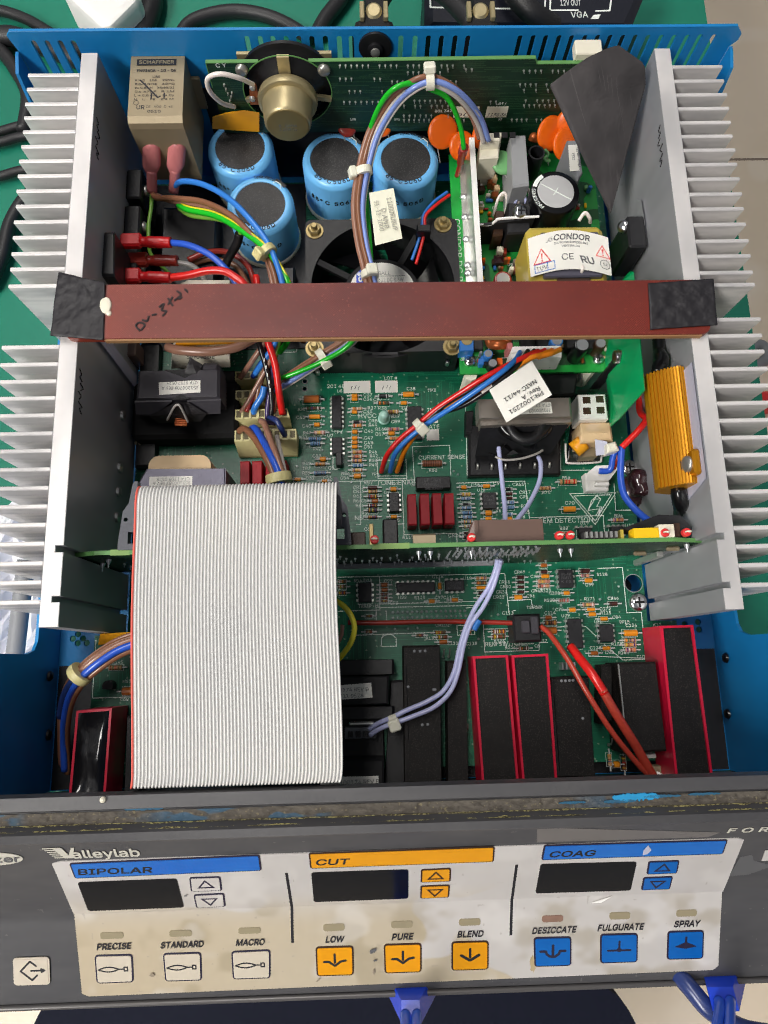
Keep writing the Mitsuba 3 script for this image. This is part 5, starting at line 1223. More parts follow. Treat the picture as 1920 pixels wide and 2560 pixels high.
part(sk_, 'warning_mark', onstrap(cat(warn)), 'mat_print_red')
part(sk_, 'lettering', onstrap(cat(*[ext(LineString(l).buffer(.00015), .0001) for l in ([(cxm - .0178, .1745), (cxm - .0085, .1745), (cxm - .0085, .1785), (cxm - .0178, .1785), (cxm - .0178, .1745)], [(cxm - .0118, .1745), (cxm - .0118, .1785)])])), 'mat_print_blue')
part(tx, 'lead', tube([(.0932,.1797,.0845), (.0931,.1768,.0855), (.0926,.1752,.082), (.0931,.1741,.076)], .0008, 8), 'wire_white', True)
part(tx, 'lead', tube([(.097,.2091,.075), (.0993,.2114,.078), (.1021,.2099,.076), (.1037,.2102,.072)], .0009, 8), 'wire_white', True)
# front row of the supply
k = part(ps, 'output_connector', blk([(.0617,.1456,.064), (.086,.146,.064), (.0866,.1485,.064), (.0626,.1485,.064)], ZP, .0006), 'mat_white')
part(k, 'shroud', hull([(.0614,.1414,.0515), (.0865,.1416,.0515), (.087,.1424,.0497), (.0618,.1422,.0497), (.0613,.1427,.063), (.0864,.1429,.063), (.0863,.1451,.064), (.0616,.1448,.064), (.0906,.1515,.05), (.0648,.1511,.05)]), 'mat_white')
for i in range(6): part(k, 'slot', bx(.0675 + .0040 * i, .0702 + .0040 * i, .1560, .1605, .0636, .0644, .0002), 'mat_outline_brown' if i > 2 else 'mat_dark')
for i in range(4): part(k, 'latch_hole', lathe([(.0009, 0), (.0009, .0002)], np.array((.0678,.1424,.054)) + np.array([.0050 * i, 0, .0]), 10, (0, -.75, .65)), 'mat_dark')
k = part(ps, 'trimmer', blk([(.0375,.1495,.0575), (.0447,.1498,.0575), (.0449,.1553,.0575), (.0378,.1553,.0575)], ZP, .0004), 'mat_trim_blue')
part(k, 'adjuster', lathe([(.0028, 0), (.0028, .0004)], (.0414,.1554,.0575), 20), 'mat_brass')
part(ps, 'toroid', tube([np.array((.0575,.1563,.056)) + [.0045 * math.cos(a), .0036 * math.sin(a), .001 * math.sin(3 * a)] for a in np.linspace(0, 6.283, 20)], .0024, 10, 2), 'mat_copper', True)
for c, R, h, m in (((.0517,.1479,.0575), .0024, .008, 'mat_trim_blue'), ((.0968,.1487,.064), .0038, .0145, 'mat_black_gloss'), ((.054,.1437,.0555), .0026, .006, 'mat_black'), ((.085,.152,.063), .0032, .013, 'mat_trim_blue'), ((.1076,.1515,.06), .003, .01, 'mat_outline_brown')):
    k = part(ps, 'electrolytic_capacitor', lathe([(R, 0), (R, h - .0006), (R * .94, h), (R * .8, h + .0002)], (c[0], c[1], ZP), 24), m, 40)
    part(k, 'silver_top', lathe([(R * .78, 0), (R * .78, .0004)], (c[0], c[1], ZP + h), 20), 'mat_grey')
for c, w_, m in (((.0487,.1451,.054), .0022, 'mat_trim_blue'), ((.0498,.1466,.054), .002, 'mat_trim_blue'), ((.0582,.1454,.053), .0024, 'mat_disc_orange'), ((.0516,.1453,.0535), .003, 'mat_black'), ((.0478,.1548,.053), .004, 'mat_ic'), ((.0632,.1577,.052), .004, 'mat_dark'), ((.0728,.1554,.054), .006, 'mat_dark'), ((.0798,.154,.058), .005, 'mat_dark'), ((.0944,.1539,.056), .005, 'mat_black'), ((.1044,.1532,.056), .005, 'mat_black'), ((.0624,.1504,.06), .0022, 'mat_spade_pink')):
    part(ps, 'small_part', bx(c[0] - w_ * .6, c[0] + w_ * .6, c[1] - w_ * .6, c[1] + w_, ZP, c[2], .0004), m)
# spring terminal and green shield
pot = thing('coil_terminal', 'shiny metal coil terminal beside the bright green plastic sheet', 'terminal')
a, b = np.array((.1095,.1392,.07)), np.array((.1172,.1397,.07)); d = b - a
for i in range(6): part(pot, 'coil_turn', lathe([(.0028, 0), (.0034, .0005), (.0028, .001)], a + d * i / 5.5, 16, d), 'mat_chrome', 40)
part(pot, 'pin', cyl(a, b + d * .35, .0011, 10), 'mat_chrome')
part(pot, 'post', cyl((a[0] + .003, a[1], ZB), (a[0] + .003, a[1], .068), .0022, 12), 'mat_black')
sh = [(.1095,.1691,.0855), (.1108,.1694,.095), (.1126,.1694,.095), (.1127,.1372,.094), (.1128,.1135,.0925), (.1101,.1095,.066), (.1107,.1107,.052), (.1141,.1275,.044), (.1123,.1468,.05)]
shp = [np.array(q) for q in sh]
v = np.array(shp + [q + np.array([.0007, 0, -.0007]) for q in shp]); n = len(shp)
ctr = v[:n].mean(0); F = [[0, 1, 2], [0, 2, 3], [0, 3, 8], [3, 4, 5], [3, 5, 8], [5, 6, 7], [5, 7, 8]]
F = F + [[a_ + n, c_ + n, b_ + n] for a_, b_, c_ in F] + [f_ for i in range(n) for f_ in ([i, (i + 1) % n + n, (i + 1) % n], [i, i + n, (i + 1) % n + n])]
single('insulating_sheet', (v, np.array(F)), 'mat_shield_green', 'bright green translucent plastic sheet standing beside the power supply', 'plastic sheet')

# ---------------------------------------------------------------- black rubber flap
A_, B_, C2, D_, E_, F_ = [np.array(q) for q in ((.0775,.2538,.112), (.1087,.2703,.116), (.1236,.2685,.107), (.1271,.2652,.098), (.1145,.2163,.072), (.0909,.234,.1))]
n = 26; u, w = np.meshgrid(np.linspace(0, 1, n), np.linspace(0, 1, n), indexing='ij')
left = lambda t: np.where(t[..., None] < .5, A_ + (F_ - A_) * (t[..., None] * 2), F_ + (E_ - F_) * (t[..., None] * 2 - 1))
tt = w
rgt = np.where(tt[..., None] < .18, B_ + (C2 - B_) * (tt[..., None] / .18), np.where(tt[..., None] < .32, C2 + (D_ - C2) * ((tt[..., None] - .18) / .14), D_ + (E_ + [.0004, 0, 0] - D_) * ((tt[..., None] - .32) / .68)))
p = left(tt) * (1 - u[..., None]) + rgt * u[..., None]
p[..., 2] += .0035 * np.sin(np.pi * u) * (1 - tt) + .0012 * (meshkit.fbm(np.stack([u * 3, w * 3, u * 0], -1), 3) - .5)
t_ = p.reshape(-1, 3); k = len(t_); v = np.vstack([t_, t_ - [0, 0, .0016]]); F = []
for i in range(n - 1):
    for j in range(n - 1):
        a = i * n + j; F += [[a, a + n, a + n + 1], [a, a + n + 1, a + 1], [k + a, k + a + n + 1, k + a + n], [k + a, k + a + 1, k + a + n + 1]]
bd = [(i * n) for i in range(n)] + [(n - 1) * n + j for j in range(1, n)] + [i * n + n - 1 for i in range(n - 2, -1, -1)] + [j for j in range(n - 2, 0, -1)]
for a, b in zip(bd, bd[1:] + bd[:1]): F += [[a, k + a, k + b], [a, k + b, b]]
single('rubber_sheet', (v, np.array(F)), 'mat_rubber', 'dark grey rubber sheet flopped over the right rear corner', 'rubber sheet', smooth=60)
br = part('heat_sink_001', 'mounting_bracket', hull([(.1296,.2247,.0689), (.1296,.2211,.0738), (.1296,.2068,.0752), (.1296,.1985,.0606), (.1282,.2224,.072), (.1282,.2188,.0769), (.1282,.2047,.0782), (.1282,.1965,.0638)]), 'mat_plate')
c = (.1198,.2037,.075); k = part('heat_sink_001', 'clamp_block', bx(.1195, .1285, c[1] - .011, c[1] + .006, .05, .078, .001), 'mat_black')
screw(k, 'screw', (.1192, c[1] + .002, .0745), (-.5, -.3, .8), .0030, .0024, 'mat_chrome', False)
# ---------------------------------------------------------------- upright board in the slots of the heat sinks
vb = thing('front_circuit_board', 'upright green circuit board slotted between the two heat sinks', 'circuit board')
zv, yv = .0905, .0463
vp = Polygon([(-.1331, .0375), (-.1331, zv - .004), (-.1235, zv), (.119, zv), (.1331, zv - .0048), (.1331, .07), (.098, .034), (-.133, .034)])
VF = frame((0, yv + .0016, 0), (1, 0, 0), (0, 0, 1))
part(vb, 'board', ext(vp, .0016, VF), 'mat_pcb_back')
part(vb, 'board_edge', ext(vp.buffer(.00015).difference(vp.buffer(-.00025)).intersection(sbox(-1, .08, 1, 1)), .0018, frame((0, yv + .0017, 0), (1, 0, 0), (0, 0, 1))), 'mat_green_edge')
for x in ((.0033,.0462,.0905)[0], (-.0142,.0463,.0905)[0] + .010, -.113): part(vb, 'edge_mark', bx(x - .004, x + .004, yv - .0004, yv + .002, zv - .0002, zv + .0003), 'mat_board_edge')
rv = random.Random(11); P = []
for z, x0, x1, st_ in ((.0868, -.07, -.04, .003), (.083, -.066, -.03, .0036), (.077, -.1, -.02, .0046), (.0715, -.075, .05, .0042), (.064, -.12, .06, .004), (.056, -.12, .05, .0034), (.049, -.12, .06, .0034), (.042, -.12, .08, .003), (.0868, .028, .062, .0254 / 8), (.0818, .03, .064, .0254 / 8), (.0768, .03, .064, .0254 / 8), (.072, .03, .064, .0254 / 8), (.066, .032, .064, .0254 / 8)):
    x = x0
    while x < x1:
        if rv.random() > .3: P.append(lathe([(.0006, 0), (.0005, .0005), (.0002, .0009), (.0002, .0017)], (x, yv - .00005, z + rv.uniform(-.0006, .0006)), 6, (0, -1, 0)))
        x += st_ * rv.choice([1, 1, 1, 1.5])
part(vb, 'solder_pins', cat(P), 'mat_solder', kind='stuff')
for px in ((-.1222,.046,.0777), (-.1291,.046,.0662), (.0119,.046,.0796), (.017,.046,.0788), (.0351,.046,.0771), (.0743,.046,.0768), (.0793,.046,.0761), (.1283,.046,.082)):
    part(vb, 'solder_joint', lathe([(.0013, 0), (.001, .0012), (.0004, .002), (.0003, .0036)], (px[0], yv - .0001, px[2]), 10, (0, -1, 0)), 'mat_solder', 40)
for i in range(16):
    for z in (.084, .0765) if i % 2 else (.080, .0725):
        x = .026 + i * .00254
        if i in (4, 5, 6, 7, 8, 9, 10) and z > .08: continue
        part(vb, 'clipped_pin', tube([(x, yv, z), (x - .0012, yv - .0018, z - .0034)], .0004, 5, 2), 'mat_solder')
part(vb, 'stiffener', bx((-.026,.0445,.0178)[0], (.0501,.0445,.0112)[0], yv - .0026, yv - .0002, .0452, .048, .0004), 'mat_grey')
for a in ((.1145,.0461,.0642), (.1245,.0461,.0765)): part(vb, 'resistor', bx(a[0] - .003, a[0] + .003, yv - .002, yv - .0001, a[2] - .001, a[2] + .001, .0006), 'mat_can_tan')
part(vb, 'crystal', bx((.1221,.0461,.0493)[0], (.1252,.0461,.0488)[0], yv - .003, yv - .0001, (.1294,.0461,.0345)[2], (.1176,.0461,.065)[2], .0005), 'mat_tin')
part(vb, 'milling_slot', ext(LineString([(.1334,.046,.0546)[::2], (.1364,.046,.0809)[::2]]).buffer(.0004), .0002, frame((0, yv, 0), (1, 0, 0), (0, 0, 1))), 'mat_black')
# parts on its far side, seen over its top edge
yb = yv + .0017
def loop(px):
    x = px[0]; k = part(vb, 'test_point', lathe([(.0014, 0), (.0018, .0004), (.0018, .0026), (.0014, .003)], (x, yb + .0018, zv - .0006), 16), 'mat_test_red', 40)
    part(k, 'ring', (lambda a: tube([(x + .0011 * math.cos(t), yb + .0018, zv + .0032 + .0012 * math.sin(t)) for t in np.linspace(0, 6.283, 14)], .00035, 6, 2))(0), 'mat_nylon')
for p_ in ((-.0073,.0495,.0905), (.0334,.0486,.0905), (.0704,.0489,.0905), (.075,.0488,.0905), (.1151,.0494,.0905), (.1243,.0497,.0905)): loop(p_)
k = part(vb, 'crystal_can', hull([(x, y, z) for x in ((.0091,.0502,.0865)[0], (.0186,.0499,.0865)[0]) for y, z in ((yb, zv - .006), (yb + .0042, zv - .006), (yb + .0048, zv - .0045), (yb + .0036, zv - .0012), (yb, zv - .001))]), 'mat_can_tan')
part(vb, 'regulator', bx((.0042,.3236,.0905)[0] * 0 - .0035, .003, yb, yb + .012, zv - .02, zv - .006, .0006), 'mat_black')
part(vb, 'regulator_tab', bx(-.0095, -.0075, yb, yb + .010, zv - .007, zv - .0055, .0003), 'mat_brass')
part(vb, 'chip', bx(-.019, -.011, yb, yb + .0065, zv - .014, zv - .006, .0004), 'mat_outline_brown')
cn = part(vb, 'edge_connector', hull([(x, y, z) for x in (.0355, .0650) for y in (yb, yb + .010) for z in (zv - .014, zv - .0035)] + [(.0315, yb, zv - .012), (.0315, yb, zv - .004)]), 'mat_brown_clear')
mat('mat_brown_clear', (104, 84, 76), .25)
for i in range(0): part(cn, 'contact', bx(.0372 + i * .0012, .0376 + i * .0012, yb + .001, yb + .0085, zv - .0036, zv - .0031), 'mat_outline_brown') if i < 20 else None
part(cn, 'end_wall', bx(.0358, .037, yb + .0005, yb + .0098, zv - .0036, zv - .0026), 'mat_brown_clear')
part(vb, 'pin_header', bx(.0805, .096, yb, yb + .0035, zv - .006, zv - .002, .0003), 'mat_dark')
for i in range(7): part(vb, 'header_pin', bx(.0818 + i * .0021, .0828 + i * .0021, yb + .0006, yb + .0032, zv - .0021, zv + .0004), 'mat_tin')
part(vb, 'small_box', bx(.0972, .0985, yb, yb + .004, zv - .006, zv - .001), 'mat_yellow_tape')
k = part(vb, 'film_capacitor', hull([(x, y, z) for x in (.1022, .1128) for y in (yb, yb + .0042) for z in (zv - .006, zv + .0008)] + [(.1015, yb + .002, zv - .002)]), 'mat_yellow')
part(vb, 'film_capacitor', bx(.1129, .1195, yb, yb + .0056, zv - .006, zv + .0012, .0003), 'mat_cream_white')
part(vb, 'black_holder', hull([(x, yb + y, z) for x, y, z in ((.0985, .0048, zv - .004), (.1150, .0105, zv - .003), (.1245, .010, zv - .003), (.1295, .005, zv - .004), (.1295, .0005, zv - .006), (.0985, .003, zv - .006), (.0985, .0048, zv - .008), (.1245, .010, zv - .008))]), 'mat_black')
part(vb, 'label_tab', bx(.1205, .1232, yb + .0006, yb + .0065, zv - .003, zv - .0018), 'mat_outline_brown')
# grey header with latches under the ribbon
for sg, xh in ((-1, -.1068), (1, -.0240)):
    pts = [(0, 0), (.0085, 0), (.0085, .004), (.0068, .019), (.004, .023), (.0025, .0325), (.0015, .034), (0, .034)]
    lt = part(vb, 'latch', ext(Polygon([(xh + sg * a * .82, yb + b * .86) for a, b in pts]).difference(Point(xh + sg * .0042, yb + .0128).buffer(.0009)).difference(sbox(xh + sg * .0020 - .0010, yb + .0025, xh + sg * .0020 + .0022, yb + .0075)), .004, None, zv - .003), 'mat_connector_grey')
part(vb, 'ribbon_header', bx(-.1015, -.0248, yb, yb + .0115, zv - .004, zv + .0045, .0008), 'mat_connector_grey')
part(vb, 'strain_relief', bx(-.0985, -.0205, yb + .006, yb + .017, zv + .0045, .112, .001), 'mat_connector_grey')

# ---------------------------------------------------------------- ribbon cable
rc = thing('ribbon_cable', 'wide flat white ribbon cable with one red edge conductor', 'ribbon cable')
path = np.array([(.0645, .1015), (.0674, .1120), (.0680, .1168), (.0663, .1194), (.0616, .1204), (.052, .1190), (.040, .1180), (.022, .1172), (.004, .1165), (-.014, .1152), (-.030, .1132), (-.0405, .1108), (-.0426, .1080), (-.0432, .098)])
sp_ = spline(np.stack([np.zeros(len(path)), path[:, 0], path[:, 1]], -1), 8)[:, 1:]
def rib(n0, n1, pitch=.00128, x0=-.0980, web=False):
    tg = np.gradient(sp_, axis=0); tg /= np.linalg.norm(tg, axis=1, keepdims=True); nr = np.stack([tg[:, 1], -tg[:, 0]], -1)
    s_ = np.linspace(0, 1, len(sp_)); wob = .0009 * np.sin(s_ * 9.5 + .4) * np.exp(-((s_ - .62) / .3) ** 2) - .0016 * np.clip((s_ - .82) / .18, 0, 1)
    MS = []
    for c in range(n0, n1):
        r_ = .00044; a = np.linspace(0, math.pi, 7)
        xs, hg = (pitch * (c + .5) + x0 - r_ * np.cos(a), .00052 * np.sin(a) + .00004) if not web else (x0 + pitch * (c + np.array([-.17, .17])), np.array([.00006, .00006]))
        MS.append(sheet(xs, hg, wob, nr))
    return cat(MS)
def sheet(xs, hgt, wob, nr):
    V = []
    for sg in (1, -1):
        X = xs[None, :] + wob[:, None]; lift = .00022 * (meshkit.noise(np.stack([X * 28, sp_[:, :1] * 26 + 0 * X, 0 * X], -1), 3) - .5)
        V.append(np.stack([X, sp_[:, :1] + sg * nr[:, :1] * hgt[None], sp_[:, 1:] + lift + sg * nr[:, 1:] * hgt[None]], -1))
    m, q = V[0].shape[:2]; v = np.concatenate([V[0].reshape(-1, 3), V[1].reshape(-1, 3)]); i, j = np.meshgrid(np.arange(m - 1), np.arange(q - 1), indexing='ij'); a = (i * q + j).ravel(); o = m * q
    return v, np.vstack([np.stack([a, a + q, a + q + 1], -1), np.stack([a, a + q + 1, a + 1], -1), np.stack([o + a, o + a + q + 1, o + a + q], -1), np.stack([o + a, o + a + 1, o + a + q + 1], -1)])
part(rc, 'conductors', rib(1, 60), 'mat_ribbon', True, kind='stuff')
part(rc, 'webs', rib(1, 60, web=True), 'mat_ribbon_web', True, kind='stuff')
part(rc, 'red_conductor', rib(0, 1), 'mat_ribbon_red', True)

# ---------------------------------------------------------------- transformers, left side
t1 = thing('ferrite_transformer', 'large black ferrite transformer with a white sticker, left of the fan', 'transformer')
zt3 = .066
part(t1, 'core', blk([(-.118,.1241,.066), (-.0787,.1241,.066), (-.079,.1387,.066), (-.1177,.1386,.066)], .05, .001), 'mat_ferrite')
part(t1, 'core_skirt', hull([(-.119,.1231,.0645), (-.1015,.1231,.0645), (-.119,.1239,.0645), (-.1015,.1239,.0645), (-.1204,.1195,.058), (-.1112,.1191,.058), (-.1249,.1255,.045), (-.1129,.1253,.045)]), 'mat_ferrite')
part(t1, 'core_skirt', hull([(-.0943,.123,.0645), (-.0784,.1233,.0645), (-.0943,.1238,.0645), (-.0785,.1241,.0645), (-.0882,.1188,.058), (-.0799,.119,.058), (-.093,.1249,.045), (-.0828,.1251,.045)]), 'mat_ferrite')
for q_ in ([(-.1057,.1386,.0664), (-.0873,.1388,.0664), (-.0953,.1343,.0664)], [(-.101,.1234,.0664), (-.0927,.1236,.0664), (-.0969,.1263,.0664)]): part(t1, 'core_recess', ext(Polygon([p[:2] for p in q_]), .0003, None, .0659), 'mat_black')
part(t1, 'core_step', bx((-.0883,.1382,.066)[0], (-.0792,.138,.066)[0], (-.0845,.1375,.066)[1], (-.0846,.1426,.066)[1], .05, zt3 - .0004, .0015), 'mat_ferrite')
bb = (-.1298,.1102,.034), (-.0744,.1492,.05)
part(t1, 'bobbin', bx(bb[0][0] + .002, bb[1][0], bb[0][1] + .002, (-.0734,.1427,.055)[1], ZB, .043, .002), 'mat_flat_black')
mat('mat_flat_black', (15, 15, 16), .75, 0, .3)
part(t1, 'bobbin_flange', bx((-.1263,.1138,.036)[0], (-.0768,.1127,.036)[0], (-.1152,.1168,.036)[1], (-.1166,.1507,.036)[1], ZB, .0365, .0008), 'mat_black')
k = part(t1, 'sticker', ext(Polygon([(-.1072,.126,.066)[:2], (-.0878,.1269,.066)[:2], (-.088,.1331,.066)[:2], (-.1076,.1323,.066)[:2]]), .0001, None, zt3), 'mat_sticker')
o = np.array((-.0887,.1315,.0661)); 
part(k, 'lettering', cat(text('251200709 REV A', .0018, o - [0, .0004, 0], (-1, 0, 0), (0, -1, 0), .00006, width=.0178), text('CTA 1757 0529', .0016, o + [-.0003, -.0034, 0], (-1, 0, 0), (0, -1, 0), .00006, width=.0150)) if False else cat(text('251200709 REV A', .0017, np.array((-.0889,.1301,.066)) + [0, 0, .0001], (-1, 0, 0), (0, -1, 0), .00006, width=.0172), text('CTA 1757 0529', .0015, np.array((-.0893,.1325,.066)) + [0, 0, .0001], (-1, 0, 0), (0, -1, 0), .00006, width=.0145)), 'mat_print_grey')
def wedge(pts, th=.0012): return hull([np.array(p) for p in pts] + [np.array(p) - [0, 0, th] for p in pts])
part(t1, 'tape_fold', wedge([(-.1142,.1185,.058), (-.0993,.1223,.0655), (-.0936,.1222,.0655), (-.0863,.1184,.06), (-.0911,.1177,.052), (-.1121,.118,.05)]), 'mat_tape')
part(t1, 'tape_fold', wedge([(-.0942,.1412,.0655), (-.0927,.1439,.068), (-.0869,.1408,.066), (-.0901,.1363,.0662), (-.0958,.1364,.0662)]), 'mat_tape')
part(t1, 'core_notch', wedge([(-.1047,.1174,.055), (-.0985,.1212,.0662), (-.0968,.1212,.0662), (-.0951,.1168,.056)], .001), 'mat_black')
part(t1, 'lead_loop', tube([(-.1053,.1163,.058), (-.1002,.1193,.066), (-.098,.1201,.068), (-.0965,.1193,.067), (-.0953,.1151,.058)], .0006, 6), 'wire_grey', True)
for i in range(4): part(t1, 'winding', tube([(-.1015,.1174,.058), (-.0981,.1168,.0585), (-.0954,.1169,.058)] if False else [np.array((-.1021,.1178,.056)) + [0, -.0011 * i, .0], np.array((-.0963,.1176,.056)) + [0, -.0011 * i, 0]], .0006, 6, 2), 'mat_copper', True)
fc = thing('film_capacitor', 'fat cream white capacitor with yellow end partly under the cross bar', 'capacitor')
ca, cb2 = np.array((-.1039,.1489,.052)), np.array((-.076,.1483,.052))
part(fc, 'body', hull([(-.1061,.1453,.052), (-.0768,.1456,.052), (-.0756,.1864,.064), (-.096,.1867,.064), (-.101,.187,.06), (-.1016,.1477,.066), (-.0748,.1476,.066), (-.1125,.1646,.03), (-.0816,.164,.03), (-.1052,.202,.03), (-.0824,.2016,.03)]), 'mat_cream_white')
part(fc, 'lettering', text('SPRAGUE', .0026, np.array((-.0958,.1459,.0615)) + [0, -.0002, .0006], (1, 0, 0), (0, .72, .69), .0001, width=.0135), 'mat_print_black')
part(fc, 'yellow_end', hull([(-.0997,.1487,.07), (-.0657,.1497,.07), (-.0681,.1502,.074), (-.0972,.1508,.074), (-.1026,.1534,.06), (-.0676,.1545,.06)]), 'mat_orange_tape')
part(fc, 'copper_band', tube([(-.1037,.1493,.068), (-.0966,.1459,.0715), (-.0831,.1443,.073), (-.0712,.1464,.072), (-.0641,.1509,.07), (-.06,.1556,.066)], .0022, 10), 'wire_brown2', True)
single('terminal_block', bx((-.1329,.1574,.04)[0], (-.1259,.1573,.04)[0], (-.1283,.1551,.045)[1], (-.1287,.1645,.045)[1], ZB, .047, .0006), 'mat_brown_clear', 'small brown terminal block beside the left heat sink', 'terminal block')
t2 = thing('laminated_transformer', 'laminated transformer with a tan rounded winding, half under the ribbon cable', 'transformer')
z4 = .056
part(t2, 'core', blk([(-.1211,.0805,.056), (-.0766,.0795,.056), (-.0776,.0921,.056), (-.1149,.0929,.056)], ZB, .0006), 'mat_lamination')
for i in range(26):
    x = (-.0979,.0888,.056)[0] + i * .00082; part(t2, 'lamination', bx(x, x + .0003, (-.0966,.08,.056)[1], (-.097,.0924,.056)[1], z4, z4 + .00012), 'mat_lamination')
wa, wb = (-.115,.0945,.052), (-.085,.0938,.052)
part(t2, 'winding', ext(rrect(wa[0], wb[0], wa[1] - .012, wa[1] + .0055, .0052), .02, None, .033), 'mat_paper_tan')
k = part(t2, 'sticker', ext(sbox((-.1132,.0892,.056)[0], (-.1128,.0803,.056)[1], (-.0929,.0887,.056)[0], (-.0929,.0887,.056)[1]), .0001, None, z4 + .0001), 'mat_sticker')
part(k, 'lettering', cat(text('CTA 1709 0528', .0016, np.array((-.0942,.0881,.056)) + [0, 0, .0002], (-1, 0, 0), (0, -1, 0), .00006, width=.0155), text('251100187 REV A', .0016, np.array((-.0938,.0862,.056)) + [0, 0, .0002], (-1, 0, 0), (0, -1, 0), .00006, width=.0175)), 'mat_print_grey')
for c in ((-.1311,.1176,.03), (-.1284,.119,.03), (-.1312,.1154,.03), (-.1283,.1162,.03)): pass
single('pin_socket', bx((-.1289,.1123,.034)[0], (-.1242,.1122,.034)[0], (-.1268,.1123,.034)[1], (-.1272,.1209,.034)[1], ZB, .034, .0004), 'mat_dark', 'small black six hole socket beside the left heat sink', 'socket')
part('pin_socket', 'hole', cat([lathe([(.0009, 0), (.0009, .0001)], (np.array((-.128,.1188,.034)) + [.0022 * a, -.003 * b, .0001]), 10) for a in (0, 1) for b in (0, 1, 2)]), 'mat_can_tan')
for c in ((-.1313,.1219,.042), (-.1312,.0953,.042), (-.1321,.0831,.042), (-.1326,.0707,.042)):
    part('heat_sink', 'screw', lathe([(.0028, 0), (.0024, .0012), (.001, .0018)], (-.1299,.1205,.0459) if False else (-.1299, c[1], .05), 14, (1, 0, 0)), 'mat_tin', 40)

# ---------------------------------------------------------------- centre right transformer, relay
t3 = thing('output_transformer', 'black transformer under a bright steel clamp, right of centre', 'transformer')
z5 = .062
part(t3, 'clamp', blk([(.0447,.1126,.062), (.0895,.1125,.062), (.0895,.1225,.062), (.0447,.1226,.062)], .05, .0008), 'mat_clamp')
mat('mat_clamp', (150, 142, 134), .36, .7)
part(t3, 'clamp_lip', blk([(.0459,.1102,.0585), (.0903,.1109,.0585), (.0905,.1131,.0585), (.0457,.1132,.0585)], .05, .0005), 'mat_clamp')
part(t3, 'bobbin', blk([(.0423,.0918,.0335), (.0898,.0916,.0335), (.0919,.1187,.0335), (.0437,.1193,.0335)], ZB, .001), 'mat_black')
part(t3, 'bobbin', hull([(.0448,.0998,.042), (.0829,.0999,.042), (.0899,.1114,.056), (.0463,.1115,.056), (.0469,.1037,.029), (.0864,.1037,.029), (.0982,.1206,.029), (.051,.1207,.029)]), 'mat_black')
c = (.0684,.11,.054)
part(t3, 'winding', tube([(c[0] + .0125 * math.cos(a), c[1] + .0055 + .0105 * math.sin(a), .0535) for a in np.linspace(3.3, 6.1, 16)], .0026, 12, 3), 'mat_black_gloss', True)
part(t3, 'winding', tube([(c[0] + .0085 * math.cos(a), c[1] + .0040 + .0105 * math.sin(a), .0545) for a in np.linspace(3.3, 6.1, 16)], .0026, 12, 3), 'mat_black', True)
rw = random.Random(3)
for i in range(9):
    p = np.array((.0529,.1047,.046)) + [rw.uniform(0, .03), rw.uniform(-.006, .008), rw.uniform(0, .002)]
    part(t3, 'tape_crumple', hull([p + [rw.uniform(-.004, .004), rw.uniform(-.003, .003), rw.uniform(-.002, .002)] for _ in range(6)]), 'mat_black_gloss')
for px in ((.047,.0942,.028), (.0543,.094,.028), (.0614,.0941,.028), (.0689,.0942,.028), (.0765,.0942,.028), (.0841,.0943,.028)):
    part(t3, 'pin', tube([(px[0], px[1] + .0035, .0345), (px[0], px[1] + .002, .0345), (px[0], px[1] - .0012, ZB + .0006)], .0007, 8, 3), 'mat_tin', True)
    part(t3, 'pin_cell', bx(px[0] - .0012, px[0] + .0012, px[1] + .0012, px[1] + .0045, .0334, .0337), 'mat_black_gloss')
for px in ((.0457,.132,.03),): part(t3, 'pin', tube([np.array(px) + [0, .002, .008], np.array(px) + [0, .0022, 0]], .0007, 8, 2), 'mat_tin', True)
part(t3, 'end_block', blk([(.0417,.1142,.034), (.0451,.1141,.034), (.0468,.1272,.034), (.0424,.1268,.034)], ZB, .0008), 'mat_black')
k = part(t3, 'sticker', ext(Polygon([(.0643,.1143,.062)[:2], (.08,.1145,.062)[:2], (.0796,.1202,.062)[:2], (.0676,.1199,.062)[:2]]), .0001, None, z5), 'mat_sticker')
part(k, 'lettering', cat(text('251200107', .0017, np.array((.0792,.1168,.062)) + [0, 0, .0002], (-1, 0, 0), (0, -1, 0), .00006, width=.0105), text('CTA 17', .0016, np.array((.0792,.1194,.062)) + [0, 0, .0002], (-1, 0, 0), (0, -1, 0), .00006, width=.007)), 'mat_print_grey')
part(t3, 'back_block', blk([(.0833,.1295,.046), (.0969,.1301,.046), (.0999,.1418,.046), (.0801,.1417,.046)], ZB, .001), 'mat_black')
part(t3, 'lead', tube([(.053,.0963,.052), (.0574,.0943,.053), (.0658,.0949,.053), (.0731,.0973,.052), (.0771,.0998,.05)], .0006, 8), 'wire_grey', True)
rl = thing('clear_relay', 'relay in a clear plastic case with a white contact block', 'relay')
rx0, rx1, ry0, ry1, rz = (.095,.0984,.03)[0], (.1097,.1109,.055)[0], (.1033,.0978,.03)[1], (.0985,.1312,.056)[1], .0575
part(rl, 'contact_block', blk([(.0956,.1138,.054), (.1099,.1139,.054), (.1095,.1271,.054), (.0959,.127,.054)], .04, .0008), 'mat_white')
for px in ((.0998,.1237,.0541), (.1064,.124,.0541), (.0995,.1181,.0541), (.1063,.1183,.0541)): part(rl, 'window', bx(px[0] - .002, px[0] + .0018, px[1] - .0016, px[1] + .0018, .0538, .0542), 'mat_outline_brown')
part(rl, 'yoke', blk([(.0965,.1033,.05), (.1127,.1038,.05), (.1124,.1138,.05), (.0972,.1137,.05)], .034, .001), 'mat_paper_tan')
part(rl, 'coil', tube([(.095,.1019,.042), (.0998,.1054,.044)], .0042, 16, 2), 'mat_orange_tape', True)
part(rl, 'armature', blk([(.0996,.0988,.04), (.1076,.0991,.04), (.1092,.105,.04), (.1014,.1047,.04)], ZB, .001), 'mat_can_tan')
